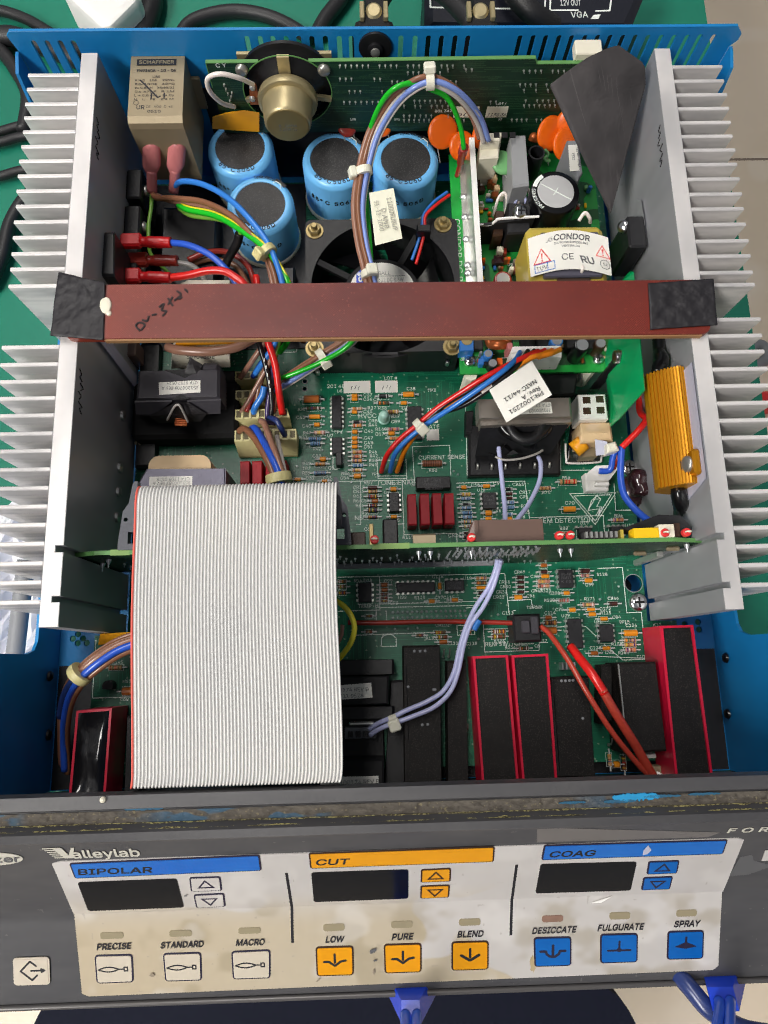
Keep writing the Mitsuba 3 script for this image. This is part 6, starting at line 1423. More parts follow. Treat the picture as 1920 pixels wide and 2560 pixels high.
part(rl, 'base', blk([(.0939,.0982,.031), (.1115,.0982,.031), (.1213,.1358,.031), (.1021,.1362,.031)], ZB, .0008), 'mat_dark')
case = [(.0944,.0983,.0305), (.1112,.0984,.0305), (.1134,.1288,.056), (.0951,.1287,.056), (.1033,.1365,.03), (.1217,.1362,.03), (.095,.1111,.0565), (.11,.1112,.0565)]
part(rl, 'case', hull(case), 'mat_glass')
part(rl, 'case_rim', tube([(.0937,.1084,.033), (.094,.1003,.031), (.0955,.0981,.031), (.1102,.0983,.031), (.1123,.1004,.031), (.1129,.1076,.033)], .0006, 6), 'mat_white', True)
j12 = thing('white_connector', 'white two wire connector near the warning triangle', 'connector')
part(j12, 'header', blk([(.1024,.0825,.033), (.114,.0827,.033), (.1146,.0916,.036), (.1018,.0915,.036)], ZB, .0008), 'mat_white')
part(j12, 'plug', hull([(.1001,.0893,.044), (.1041,.0924,.046), (.1134,.0926,.046), (.1157,.0911,.044), (.1124,.0864,.04), (.1006,.0862,.04), (.1033,.092,.034), (.1176,.0938,.034), (.1145,.0879,.034)]), 'mat_white')
part(j12, 'lock_bar', bx((.1061,.0853,.0365)[0], (.1134,.0852,.0365)[0], (.1085,.0845,.0365)[1], (.1086,.0866,.0365)[1], .033, .0366, .0004), 'mat_white')
bv = thing('brown_varistor', 'glossy dark brown peanut shaped component below the gold resistor', 'component')
pts = [(.1295,.0912,.038), (.1278,.0864,.0385), (.129,.082,.038), (.1302,.0788,.037)]
part(bv, 'body', tube(pts, np.interp(np.linspace(0, 1, 25), [0, .08, .25, .5, .75, .92, 1], [.002, .0045, .0056, .0048, .0062, .005, .002]), 20, 8), 'mat_varistor_brown', True)
part(bv, 'base', lathe([(.009, 0), (.0086, .005), (.005, .0075)], (.13,.0838,.028), 28), 'mat_varistor_brown', 50)
# gold resistor on the right heat sink
gr = thing('power_resistor', 'gold anodised ribbed power resistor bolted to the right heat sink', 'resistor')
prof = [(.1296, .0965)]
nr = 11
for i in range(nr):
    t0_, t1_ = i / nr, (i + .55) / nr; f_ = lambda t: np.array([.1287 - .0125 * t, .0963 - .0095 * t ** 1.6])
    a, b = f_(t0_), f_(t1_); nn = np.array([-.55, .83]) * .0017
    prof += [tuple(a + nn * .2), tuple(a + nn), tuple(b + nn), tuple(b + nn * .2)]
prof += [(.1162, .0845), (.1180, .079), (.1296, .074)]
gp = Polygon([(x, z) for x, z in prof]).buffer(0)
part(gr, 'ribbed_body', ext(gp, .0525, frame((0, .1225, 0), (1, 0, 0), (0, 0, 1))), 'mat_gold')
tb = (.1285,.0751,.1004)
part(gr, 'mounting_tab', bx(.1262, .1296, tb[1] - .0025, tb[1] + .0085, tb[2] - .008, tb[2] + .0016, .001), 'mat_gold')
screw(gr, 'screw', (.1262, tb[1] + .003, tb[2] - .0035), (-1, 0, .25), .0036, .0022, 'mat_steel', False)
for a in ([(.1207,.1228,.088), (.1245,.1294,.086), (.1261,.136,.082), (.1273,.143,.08)], [(.1249,.0727,.086), (.1256,.0678,.086), (.1278,.0638,.082), (.131,.0608,.072), (.1349,.0552,.062)]):
    part(gr, 'sleeve', tube(a, [.0022, .0028] + [.0033] * (len(a) * 8 - 16 + 5 + 2 - (0)) if False else np.interp(np.linspace(0, 1, (len(a) - 1) * 8 + 1), [0, .2, .45, .7, 1], [.002, .0033, .0036, .0026, .0028]), 12, 8), 'mat_black_gloss', True)
part('heat_sink_001', 'insulating_pad', hull([(.1298,.1209,.0875), (.1298,.1213,.1037), (.1298,.0703,.1035), (.1298,.0639,.0815), (.1293,.1204,.0886), (.1293,.1209,.1047), (.1293,.07,.1045), (.1293,.0637,.0825)]), 'mat_mica')
# red film capacitors
for i, (q, lb) in enumerate((([(.0101,.0654,.04), (.0144,.0655,.04), (.0144,.0815,.04), (.0102,.0814,.04)], 'leftmost of the four red box capacitors in a row'), ([(.0164,.0654,.04), (.021,.0655,.04), (.021,.0816,.04), (.0164,.0815,.04)], 'second from left of the four red box capacitors in a row'),
                          ([(.0226,.0655,.04), (.0272,.0656,.04), (.0271,.0817,.04), (.0226,.0816,.04)], 'third from left of the four red box capacitors in a row'), ([(.0283,.0655,.04), (.0331,.0656,.04), (.0333,.0815,.04), (.0287,.0814,.04)], 'rightmost of the four red box capacitors in a row'))):
    single('box_capacitor', blk(q, ZB + .0006, .0006), 'mat_film_red', lb, 'capacitor', 'red box capacitors')
for q, lb in (([(-.0731,.088,.041), (-.0683,.0881,.041), (-.0685,.1001,.041), (-.0733,.1,.041)], 'left of the dark red box capacitors below the cream connectors'), ([(-.0671,.088,.041), (-.0622,.0881,.041), (-.0623,.1001,.041), (-.0673,.1,.041)], 'middle dark red box capacitor below the cream connectors'), ([(-.0604,.0881,.041), (-.0501,.0881,.041), (-.0501,.1001,.041), (-.0605,.1001,.041)], 'right dark red box capacitor half hidden by the wire bundle')):
    single('box_capacitor', blk(q, ZB + .0006, .0006), 'mat_film_red', lb, 'capacitor', 'red box capacitors')

# black power devices on the left heat sink and dark shroud behind the wiring
for y, z0_, lb in ((.243, .040, 'rearmost'), (.222, .040, 'second'), (.2, .040, 'third'), (.18, .040, 'fourth')):
    k = thing('power_device', f'{lb} of the black power devices on the left heat sink, counted from the back wall', 'power device', 'black power devices')
    part(k, 'body', bx(-.1299, -.122, y - .0085, y + .0085, .036, .062, .0008), 'mat_black')
    screw(k, 'screw', (-.122, y, .0555), (1, 0, 0), .0028, .0018, 'mat_steel', False)
single('snubber_block', blk([(-.116, .172, .044), (-.088, .172, .044), (-.088, .242, .044), (-.116, .242, .044)], ZB, .001), 'mat_black', 'flat black block below the mains wires, left of the blue capacitors', 'block')
single('gate_block', blk([(-.0845, .170, .040), (-.046, .170, .040), (-.046, .208, .040), (-.0845, .208, .040)], ZB, .001), 'mat_black', 'flat black block behind the cross bar, below the blue capacitors', 'block')
single('plastic_strip', blk([(-.128, .100, .034), (-.118, .100, .034), (-.118, .168, .034), (-.128, .168, .034)], ZB, .001), 'mat_black', 'narrow black strip left of the ferrite transformer', 'strip')

single('darkening_sheet', bx(-.127, -.041, .166, .2665, ZB + .0001, ZB + .0008), 'mat_black', 'added black sheet darkening the board under the blue capacitors and mains wires', 'mat')  # added only to darken the green board, in place of dark parts
# ---------------------------------------------------------------- red potted relays at the front
def relay(corn, lab_, m='mat_potting', name='potted_relay', inset=.0011, dome=0.):
    k = thing(name, lab_, 'relay', 'red potted relays'); t = np.array(corn); z = t[0][2]
    P = Polygon(t[:, :2]); inn = P.buffer(-inset, join_style=2)
    part(k, 'shell', ext(P.difference(inn), z - ZB - .0005, None, ZB + .0005), 'mat_relay_red')
    if not dome: part(k, 'potting', ext(inn, z - ZB - .0016, None, ZB + .0005), m)
    else:
        q = np.array(inn.exterior.coords)[:-1]; c = q.mean(0); n_ = 9; V = []; o = q[np.argsort(np.arctan2(q[:, 1] - c[1], q[:, 0] - c[0]))]
        u, w = np.meshgrid(np.linspace(0, 1, n_), np.linspace(0, 1, n_), indexing='ij')
        pp = ((1 - u) * (1 - w))[..., None] * o[0] + (u * (1 - w))[..., None] * o[1] + (u * w)[..., None] * o[2] + ((1 - u) * w)[..., None] * o[3]
        zz_ = z - .0003 - dome * (1 - np.clip(np.maximum(abs(2 * u - 1), abs(2 * w - 1)), 0, 1) ** 4)
        v = np.concatenate([pp, zz_[..., None]], -1).reshape(-1, 3); F = []
        for i in range(n_ - 1):
            for j in range(n_ - 1): a = i * n_ + j; F += [[a, a + n_, a + n_ + 1], [a, a + n_ + 1, a + 1]]
        part(k, 'potting', (v, np.array(F)), m, True)
    return k
r1 = relay([(.1256,.0128,.05), (.1417,.0129,.05), (.1428,-.0611,.05), (.1257,-.0606,.05)], 'long red relay with black potting, at the far right beside the housing wall')
part(r1, 'red_margin', ext(Polygon([(.1257,.0124,.0501)[:2], (.1272,.0124,.0501)[:2], (.1264,-.0603,.0501)[:2], (.1255,-.0603,.0501)[:2]]), .0004, None, .0499), 'mat_relay_red')
relay([(.0375,.0012,.048), (.054,.0014,.048), (.0555,-.0597,.048), (.0388,-.0592,.048)], 'red relay with black potting, left one of the pair in the middle')
relay([(.0557,.0012,.048), (.0728,.0015,.048), (.0728,-.0602,.048), (.0571,-.0598,.048)], 'red relay with black potting, right one of the pair in the middle')
relay([(-.1433,-.0181,.05), (-.1274,-.0174,.05), (-.1283,-.0581,.05), (-.1444,-.0576,.05)], 'red relay with sunken glossy black potting at the front left corner', 'mat_gloss_potting', dome=.0022)
part(r1, 'shoulder', hull([(.126,.0127,.031), (.1333,.0129,.031), (.133,-.0026,.031), (.1263,-.0032,.031), (.1272,.0128,.028), (.1345,.013,.028), (.1342,-.0026,.028), (.1275,-.0032,.028)]), 'mat_relay_red')

# ---------------------------------------------------------------- black modules
def module(corn, lab_, name='potted_module', m='mat_potting', ct='module'):
    k = thing(name, lab_, ct); t = np.array(corn)
    part(k, 'case', blk(t, ZB + .0005, .0008), m); return k
module([(-.0053,-.06,.036), (.0044,-.0603,.036), (.0053,-.009,.036), (-.0005,-.0092,.036)], 'low black module between the two sticker transformers and the large module', 'potted_module', 'mat_black')
single('black_pad', bx((-.0266,-.0452,.03)[0], (-.0044,-.0459,.03)[0], (-.0162,-.0464,.03)[1], (-.0158,-.0263,.03)[1], ZB + .0002, .0305, .0006), 'mat_black', 'thin black pad under the dark connector', 'pad')
k = module([(.0725,-.0542,.043), (.0918,-.0548,.043), (.0925,-.0093,.043), (.0743,-.0096,.043)], 'black potted module right of the pair of red relays')
part(k, 'pins', cat([bx(x, x + .0007, (.0823,-.0093,.03)[1] + .003, (.0823,-.0093,.03)[1] + .0065, ZB, .0335) for x in np.linspace((.0827,-.0093,.03)[0], (.0886,-.0095,.03)[0], 4)]), 'mat_solder', kind='stuff')
k = module([(.1044,-.0442,.047), (.1243,-.0435,.047), (.1235,-.0035,.047), (.1055,-.0036,.047)], 'black transformer block left of the long red relay', 'potted_transformer', 'mat_potting', 'transformer')
part(k, 'metal_strip', hull([(.1057,-.0131,.04), (.107,-.0131,.04), (.1071,-.0259,.04), (.1058,-.0259,.04), (.1064,-.0131,.038), (.1077,-.0132,.038), (.1078,-.0261,.038), (.1065,-.026,.038)]), 'mat_tin')
part(k, 'edge_strip', tube([(.1056,-.0041,.0471), (.1058,-.0222,.0471), (.1058,-.0346,.0471)], .0004, 6, 2), 'mat_tin')
module([(.0974,-.0316,.038), (.1032,-.0309,.038), (.1057,-.0042,.038), (.1003,-.0044,.038)], 'narrow dark module between the two red wires', 'potted_module')
module([(.004,-.0589,.044), (.0209,-.0594,.044), (.0228,.0069,.044), (.0055,.007,.044)], 'large black module under the lavender wires', 'potted_module')
module([(.024,-.0602,.04), (.0335,-.0605,.04), (.0353,-.0004,.04), (.0263,-.0005,.04)], 'narrow black module left of the pair of red relays', 'potted_module')
k = module([(-.0255,-.0195,.047), (-.0025,-.0192,.047), (-.0018,-.0067,.047), (-.0253,-.0064,.047)], 'black transformer with a REV B sticker right of the ribbon cable', 'potted_transformer', 'mat_dark', 'transformer')
s4 = [(-.0337,-.0169,.0475), (-.0096,-.0162,.0475), (-.01,-.0095,.0475), (-.0336,-.0107,.0475)]
q = part(k, 'sticker', ext(Polygon([p[:2] for p in s4]), .0001, None, .0471), 'mat_sticker')
part(q, 'lettering', cat(text('251100174 REV B', .0017, np.array((-.0326,-.0132,.0473)), depth=.00006, width=.0213), text('CTA-1711 0528', .0017, np.array((-.0326,-.0159,.0473)), depth=.00006, width=.0188)), 'mat_print_grey')
part(k, 'bobbin', blk([(-.0251,-.0062,.04), (.0008,-.0062,.04), (.001,.0009,.04), (-.025,.0012,.04)], ZB, .0008), 'mat_black')
part(k, 'bobbin', blk([(-.0253,-.0262,.04), (.0003,-.0262,.04), (.0004,-.0206,.04), (-.0253,-.0201,.04)], ZB, .0008), 'mat_black')
k = module([(-.026,-.0567,.047), (-.0053,-.0564,.047), (-.005,-.0436,.047), (-.0258,-.0434,.047)], 'black transformer with a REV B sticker, nearest the front panel', 'potted_transformer', 'mat_dark', 'transformer')
s4 = [(-.034,-.0555,.0475), (-.0075,-.0551,.0475), (-.0077,-.0503,.0475), (-.0339,-.0502,.0475)]
q = part(k, 'sticker', ext(Polygon([p[:2] for p in s4]), .0001, None, .0471), 'mat_sticker')
part(q, 'lettering', text('251100174 REV B', .0019, np.array((-.03,-.0536,.0473)), depth=.00006, width=.0225), 'mat_print_grey')
module([(-.1221,-.0552,.044), (-.1159,-.0554,.044), (-.1162,-.0216,.044), (-.1224,-.0214,.044)], 'dark grey module partly under the ribbon cable, right of the glossy relay', 'potted_module', 'mat_dark')
module([(.0756,-.0624,.036), (.0914,-.0629,.036), (.0916,-.0567,.036), (.076,-.0566,.036)], 'low black module at the front edge right of the pair of red relays', 'potted_module', 'mat_dark')
def pinpair(px, lab_):
    pass
pp = []
for px in ((.0255,.0014,.03), (.0283,.0015,.03), (.035,.0015,.03), (.0259,-.0336,.03), (.0284,-.0337,.03), (.0328,-.0334,.03), (.0351,-.0335,.03), (.0046,-.0551,.03), (.1029,-.0419,.031), (.1051,-.042,.031)):
    pp.append(tube([np.array(px) + [0, .0035, .006], np.array(px) + [0, .001, .004], np.array(px)], .0004, 6, 3)); pp.append(lathe([(.0008, 0), (.0004, .0008)], px, 8))
part(mb, 'wire_links', cat(pp), 'mat_tin', kind='stuff')
wc = thing('small_connector', 'dark connector taking the lavender wires, right of the ribbon cable', 'connector')
part(wc, 'body', blk([(-.0229,-.0348,.04), (-.0084,-.0349,.04), (-.0083,-.0297,.042), (-.0227,-.0297,.042)], ZB, .0006), 'mat_grey')
part(wc, 'lock_bar', bx((-.0208,-.0284,.043)[0], (-.009,-.0287,.043)[0], (-.0156,-.0287,.043)[1], (-.0156,-.027,.043)[1], .040, .043, .0005), 'mat_tin')
for i in range(4): part(wc, 'slot', bx((-.0212,-.0315,.0425)[0] + i * .0036, (-.0212,-.0315,.0425)[0] + i * .0036 + .0022, (-.0157,-.0339,.0425)[1], (-.0157,-.0313,.0425)[1], .0405, .0424), 'mat_black')
# the grey ribbon shield under the ribbon cable's right edge
fw2 = thing('front_connector', 'cream connector with white contacts at the front right corner', 'connector')
part(fw2, 'body', blk([(.1221,-.0641,.034), (.1316,-.0644,.034), (.1304,-.0514,.034), (.1204,-.0518,.034)], ZB, .0006), 'mat_can_tan')
part(fw2, 'lock_bar', blk([(.1178,-.0481,.036), (.1235,-.0479,.036), (.1233,-.0459,.036), (.1176,-.0461,.036)], .030, .0005), 'mat_white')
for a in ((.1228,-.0546,.035), (.1266,-.0543,.035)): part(fw2, 'contact', tube([a, np.array(a) + [.003, -.0022, .001], np.array(a) + [.0045, -.007, .0008]], .0010, 8), 'mat_white', True)

# ---------------------------------------------------------------- cream terminal connectors
def terminal(x0p, x1p, yf, ym, yb_, lab_, n, zt=.0425):
    return
TC = [([(-.076,.1098,.0425), (-.0447,.1104,.0425), (-.0451,.1159,.0425), (-.0759,.1157,.0425)], (-.0756,.1053,.031), (-.0455,.1055,.031), 8, 'front most of the stacked cream wire connectors'),
      ([(-.076,.1216,.0425), (-.0483,.1221,.0425), (-.0496,.1269,.0425), (-.0759,.1267,.0425)], (-.0761,.1192,.036), (-.0483,.1195,.036), 7, 'cream wire connector, second from the front'),
      ([(-.076,.1323,.0425), (-.0524,.1327,.0425), (-.0533,.1373,.0425), (-.0758,.1371,.0425)], (-.0767,.1309,.036), (-.0541,.1313,.036), 6, 'cream wire connector, third from the front'),
      ([(-.0763,.1429,.0425), (-.0553,.1432,.0425), (-.0558,.1474,.0425), (-.0762,.1473,.0425)], (-.0769,.1419,.036), (-.0562,.1424,.036), 5, 'rearmost of the stacked cream wire connectors')]
for top, fl, frr, n, lb in TC:
    k = thing('wire_connector', lb, 'connector', 'cream wire connectors')
    part(k, 'body', hull([top[0], top[1], top[2], top[3], fl, frr] + [(q[0], q[1], ZB + .0003) for q in (top[2], top[3], fl, frr)]), 'mat_cream')
    a, b, c, d = map(np.array, top)
    for i in range(n):
        t = (i + .5) / n; p = a * (1 - t) + b * t; q = d * (1 - t) + c * t; m_ = p * .5 + q * .5
        w = np.linalg.norm(b - a) / n * .30
        part(k, 'wire_slot', hull([m_ + [sx * w, sy * (q - p)[1] * .34, dz] for sx in (-1, 1) for sy in (-1, 1) for dz in (.00015, -.002)]), 'mat_slot')
        if i: 
            s_ = a * (1 - i / n) + b * (i / n); part(k, 'rib', hull([s_ + [sx * .0004, (q - p)[1] * sy, dz] for sx in (-1, 1) for sy in (.02, .95) for dz in (-.002, .0006)]), 'mat_cream')
mat('mat_slot', (96, 88, 62), .6)
part('wire_connector', 'white_bar', hull([(-.0747,.1065,.034), (-.0665,.1067,.034), (-.0665,.1085,.034), (-.0751,.1082,.034), (-.0754,.1077,.03), (-.0671,.108,.03)]), 'mat_cream_white')
part('wire_connector', 'white_bar', hull([(-.0538,.1069,.034), (-.0481,.1072,.034), (-.0483,.1089,.034), (-.0542,.1086,.034), (-.0543,.1081,.03), (-.0485,.1084,.03)]), 'mat_cream_white')
part('wire_connector_001', 'white_bar', hull([(-.0704,.1173,.036), (-.0515,.1178,.036), (-.0518,.1191,.036), (-.0708,.1186,.036), (-.0711,.1187,.032), (-.052,.1192,.032)]), 'mat_cream_white')

# ---------------------------------------------------------------- wiring
def wires(name, lab_, group=None):
    return thing(name, lab_, 'wiring', group)
def w(k, col, pts, r=.0012, off=(0, 0, 0)): return part(k, 'wire', tube([np.array(p) + off for p in pts], r, 9, 8), 'wire_' + col, True)
h1 = wires('arch_wire_bundle', 'arching bundle of brown, blue and green wires with white ties, over the blue capacitors')
arch = [(.0518,.2525,.078), (.0465,.2541,.09), (.0388,.2534,.102), (.0305,.2532,.11), (.0215,.2536,.1135), (.0129,.2519,.112), (.0046,.2504,.104), (-.0038,.2441,.092), (-.009,.232,.082), (-.0117,.2142,.08), (-.0103,.1962,.078), (-.0072,.1804,.076), (-.0064,.1658,.072), (-.0176,.1543,.062), (-.032,.1488,.053), (-.0475,.1409,.048), (-.0594,.1349,.045)]
w(h1, 'brown2', arch, .00125, (-.0018, .0012, .0004)); w(h1, 'brown', arch, .00125, (.0004, .0014, .0016)); w(h1, 'clear', arch, .0012, (.0006, -.0004, -.0008))
w(h1, 'lilac', arch[:1] + arch[1:], .00125, (.0026, -.0006, .0009)); w(h1, 'clear', arch, .0007, (.0036, -.0010, -.0004))
w(h1, 'green', [(.0418,.2472,.079), (.0393,.2514,.088), (.0349,.2533,.098), (.0301,.2549,.104), (.0229,.2551,.108), (.0161,.2537,.113), (.007,.2508,.1135), (.0009,.2501,.106), (-.0038,.2472,.096), (-.0068,.2433,.085), (-.0072,.2386,.074), (-.0068,.2213,.07), (-.0058,.2013,.07), (-.0053,.1812,.071), (-.006,.1664,.071), (-.0164,.1507,.066), (-.0305,.1454,.0575), (-.044,.1415,.053), (-.0544,.1396,.049)], .0012)
tie(h1, np.array(arch[4]) + [.0008, .0004, .0004], (1, .05, .05), .0040, .0036, head=(0, .4, 1))
tie(h1, np.array(arch[8]) + [.0008, .0004, .0004], (.2, -1, -.3), .0043, .0034, head=(-1, 0, .25))
tie(h1, np.array(arch[11]) + [.0008, .0004, .0004], (.15, -1, -.1), .0042, .0034, head=(.2, 0, 1))
tie(h1, np.array(arch[14]) + [.0008, .0006, .0006], (-1, -.6, -.1), .0044, .0036, head=(.5, -.9, .5))
tg = part(h1, 'paper_tag', hull([(-.0057,.2206,.0825), (.006,.2223,.0835), (.0094,.1956,.083), (-.0035,.1923,.0825), (-.0057,.2208,.0822), (.0061,.2225,.0832), (.0095,.1958,.0827), (-.0035,.1925,.0822)]), 'mat_tag')
for i, (s_, px) in enumerate((('11000RUBUP', (.0024,.2167,.0838)), ('D AN8', (-.0004,.2109,.0838)), ('51-15-1000', (-.0037,.2151,.0838)))):
    part(tg, 'lettering', text(s_, .0022, px, (.16, -1, 0), (1, .16, 0), .00008, width=(.0175, .0105, .016)[i]), 'mat_print_faint')
mat('mat_print_faint', (150, 148, 138), .6)
h2 = wires('mains_wire_bundle', 'brown, blue and green yellow mains wires running from the filter to the cream connectors')
w(h2, 'brown', [(-.1171,.2392,.06), (-.1142,.2352,.061), (-.1029,.2309,.066), (-.0873,.2243,.072), (-.0724,.2129,.077), (-.0605,.1991,.078), (-.0554,.1917,.076), (-.0513,.1791,.074), (-.0501,.1666,.068), (-.0531,.1559,.06), (-.0573,.1477,.055), (-.0624,.1376,.049), (-.0651,.129,.044)], .00145)
w(h2, 'brown2', [(-.1169,.2393,.058), (-.1061,.2325,.062), (-.086,.2231,.069), (-.069,.2094,.074), (-.058,.1963,.075), (-.0539,.1835,.072), (-.0523,.1677,.066), (-.0582,.156,.06), (-.0653,.1483,.054), (-.073,.1423,.046)], .0014)
w(h2, 'skyblue', [(-.1061,.2391,.06), (-.1042,.2398,.064), (-.0981,.2377,.07), (-.0863,.2302,.077), (-.0736,.2198,.081), (-.0628,.2075,.082), (-.054,.1951,.08), (-.0482,.1779,.076), (-.0476,.1634,.07), (-.0537,.1533,.061), (-.0608,.1461,.054), (-.0651,.1434,.048)], .00145)
w(h2, 'green', [(-.1028,.2302,.062), (-.0967,.2245,.066), (-.0812,.2165,.072), (-.0665,.2041,.077), (-.055,.1933,.0785), (-.0482,.1831,.076), (-.0452,.1775,.074), (-.0436,.1654,.066), (-.0479,.1587,.054), (-.0532,.157,.044)], .0015)
for i, o in enumerate(((.0006, .0008, .0011),)): w(h2, 'yellow', [(-.1028,.2302,.062), (-.0967,.2245,.066), (-.0812,.2165,.072), (-.0665,.2041,.077), (-.055,.1933,.0785), (-.0482,.1831,.076), (-.0452,.1775,.074)], .0006, o)
w(h2, 'lime', [(-.1029,.2298,.06), (-.0958,.2234,.063), (-.0801,.2174,.068), (-.0702,.2104,.071), (-.0705,.2093,.066), (-.0732,.2088,.06), (-.0791,.2026,.052)], .0013)
part(h2, 'black_sleeve', tube([(-.0703,.2095,.068), (-.0726,.2068,.063), (-.0779,.2035,.056), (-.0815,.2015,.05)], .0022, 10), 'wire_black', True)
w(h2, 'black', [(-.0601,.1754,.06), (-.0613,.1565,.06), (-.0591,.1462,.056), (-.0573,.1367,.051), (-.0569,.1263,.045), (-.0592,.1196,.04)], .0014)
w(h2, 'brown', [(-.0632,.1571,.058), (-.0582,.1482,.054), (-.0544,.1374,.049), (-.0578,.1245,.044)], .0013, (.001, 0, -.001))
w(h2, 'purple', [(-.0594,.1579,.057), (-.0561,.1426,.052), (-.0596,.1228,.043), (-.0554,.1192,.041)], .0013)
w(h2, 'red', [(-.0623,.1872,.066), (-.0601,.17,.066), (-.0569,.155,.063), (-.0537,.1442,.058), (-.0526,.1324,.051), (-.0519,.1239,.043)], .0018)
w(h2, 'brown2', [(-.0533,.1543,.058), (-.0572,.1456,.055), (-.0621,.1389,.051), (-.0684,.1304,.046), (-.0737,.1249,.041)], .0012)
w(h2, 'darkred', [(-.0613,.1436,.05), (-.0667,.1353,.047), (-.0721,.1252,.043)], .0011, (.002, 0, 0))
w(h2, 'skyblue', [(-.0601,.1359,.05), (-.0615,.1316,.048), (-.0654,.1269,.045), (-.0668,.1247,.041)], .0017)
w(h2, 'blue', [(-.0614,.149,.05), (-.0644,.146,.047), (-.0671,.1441,.043)], .0014)
w(h2, 'lime', [(-.0529,.1638,.046), (-.0549,.1575,.043), (-.057,.1533,.04)], .0012)
pm_ = [(-.0612,.1559,.0595), (-.0606,.1531,.059), (-.0599,.15,.0585), (-.059,.1465,.0578), (-.0583,.1431,.0568), (-.0578,.1397,.055), (-.0572,.1366,.0532), (-.0569,.1333,.0515)]
part(h2, 'print_marks', cat([hull([np.array(p) + [sx * .00028, sy * .0009, z] for sx in (-1, 1) for sy in (-1, 1) for z in (0, .0004)]) for p in pm_]), 'mat_print_white', kind='stuff')
tie(h2, np.array((-.055,.1923,.0785)) , (.75, -1, -.1), .0046, .0034, 'mat_nylon_yellow', head=(-.8, -.2, .6))
h3 = wires('front_wire_group', 'brown and blue wires from the cream connectors to a tie at the ribbon cable')
w(h3, 'brown', [(-.0736,.115,.043), (-.07,.1149,.047), (-.0638,.1076,.051), (-.0578,.0965,.054), (-.0539,.0874,.054), (-.0521,.0804,.05)], .0017)
w(h3, 'blue', [(-.0679,.1154,.043), (-.0647,.1144,.048), (-.0592,.1049,.053), (-.0536,.0938,.056), (-.0513,.0868,.056), (-.0507,.0799,.052)], .0019)
w(h3, 'brown2', [(-.0623,.1193,.046), (-.0597,.1157,.05), (-.0555,.1045,.054), (-.0517,.0937,.056), (-.0499,.087,.055), (-.0497,.0804,.05)], .0016)
w(h3, 'navy', [(-.0585,.121,.045), (-.0545,.1188,.048), (-.0522,.1153,.047), (-.0508,.1128,.042)], .0015)
w(h3, 'clear', [(-.0543,.1111,.046), (-.051,.0972,.051), (-.0491,.0878,.052), (-.0491,.0806,.049)], .0012)
part(h3, 'cable_tie', lathe([(.0052, -.0024), (.0062, -.0022), (.0064, 0), (.0062, .0022), (.0052, .0024)], (-.0521,.087,.0545), 20, (.2, -1, -.1)), 'mat_nylon_yellow', 40)
h4 = wires('supply_wire_bundle', 'red, blue, black and orange wires running diagonally from the power supply to the main board')
S_ = [(.0645,.1446,.066), (.0599,.1369,.074), (.0502,.1283,.076), (.0349,.1198,.068), (.0241,.115,.06), (.0166,.1115,.054), (.0092,.1067,.049), (.0035,.1015,.043), (.0014,.0959,.031)]
w(h4, 'skyblue', S_, .0013, (.0008, -.0006, .0008)); w(h4, 'red', [(.0743,.1448,.066), (.0653,.1383,.074), (.0488,.1301,.074), (.0352,.1238,.067), (.0242,.1186,.06), (.0159,.1132,.054), (.0069,.1075,.048), (.0005,.1012,.042), (-.0025,.0955,.031)], .0013)
w(h4, 'black', [(.0694,.1449,.066), (.0635,.1363,.073), (.0527,.1269,.072), (.0383,.1193,.064), (.0252,.1163,.059), (.0177,.1131,.053), (.015,.1101,.048), (.0096,.1044,.04), (.0077,.0956,.03)], .0013)
w(h4, 'black', [(.0726,.1449,.065), (.0639,.1358,.071), (.0446,.1263,.069), (.0299,.1202,.062), (.0186,.1135,.054)], .0011, (0, .0004, .001))
w(h4, 'orange', [(.0811,.1451,.066), (.0735,.14,.072), (.0674,.1377,.073), (.0541,.1297,.07), (.0355,.1208,.064), (.0191,.1131,.053), (.0148,.1094,.05), (.0094,.1031,.044), (.0056,.0954,.031)], .0013)
w(h4, 'orange', [(.085,.1455,.066), (.0786,.1412,.071), (.0725,.1392,.072)], .0013); w(h4, 'red', [(.0776,.1452,.066), (.0716,.1405,.072), (.0673,.1389,.072)], .0013)
w(h4, 'white', [(.0645,.1419,.07), (.0555,.1308,.0735), (.0441,.1235,.071)], .0008, (.001, -.001, -.001))
tie(h4, (.0166,.1118,.0545), (-1, -.8, -.4), .0040, .0036, head=(.3, -.4, .8))
pt = part(h4, 'paper_tag', hull([(.0471,.1204,.0785), (.0666,.1324,.083), (.0746,.1158,.083), (.054,.1046,.0785), (.0471,.1205,.0782), (.0667,.1325,.0827), (.0746,.1159,.0827), (.0541,.1047,.0782)]), 'mat_sticker')
tx_, ty_ = np.array((.054,.1046,.0785)), np.array((.0746,.1158,.083)); ux = tx_ - ty_; ux /= np.linalg.norm(ux); uy = np.array((.0746,.1158,.083)) - np.array((.0666,.1324,.083)); uy -= ux * (uy @ ux); uy /= np.linalg.norm(uy); uy = -uy if np.cross(ux, uy)[2] < 0 else uy
for s_, px, wd in (('PN:1002251', (.0699,.1178,.0828), .0172), ('Rev. A', (.0686,.12,.0828), .009), ('NAIC 44/11', (.0673,.1233,.0828), .0165)):
    part(pt, 'lettering', text(s_, .0020, np.array(px) + [0, 0, .0002], ux, uy, .0001, width=wd), 'mat_print_black')
h5 = wires('lavender_wires', 'pair of lavender wires from the black transformer past the upright board to the front connector')
w(h5, 'lavender', [(.0554,.1017,.05), (.0552,.0946,.052), (.0545,.081,.058), (.0533,.0676,.066), (.0508,.0555,.076), (.0496,.05,.08)], .00112)
w(h5, 'lavender', [(.0754,.0973,.047), (.0756,.0923,.05), (.0726,.0821,.056), (.065,.0697,.064), (.0565,.0595,.073), (.052,.0503,.08)], .00112)
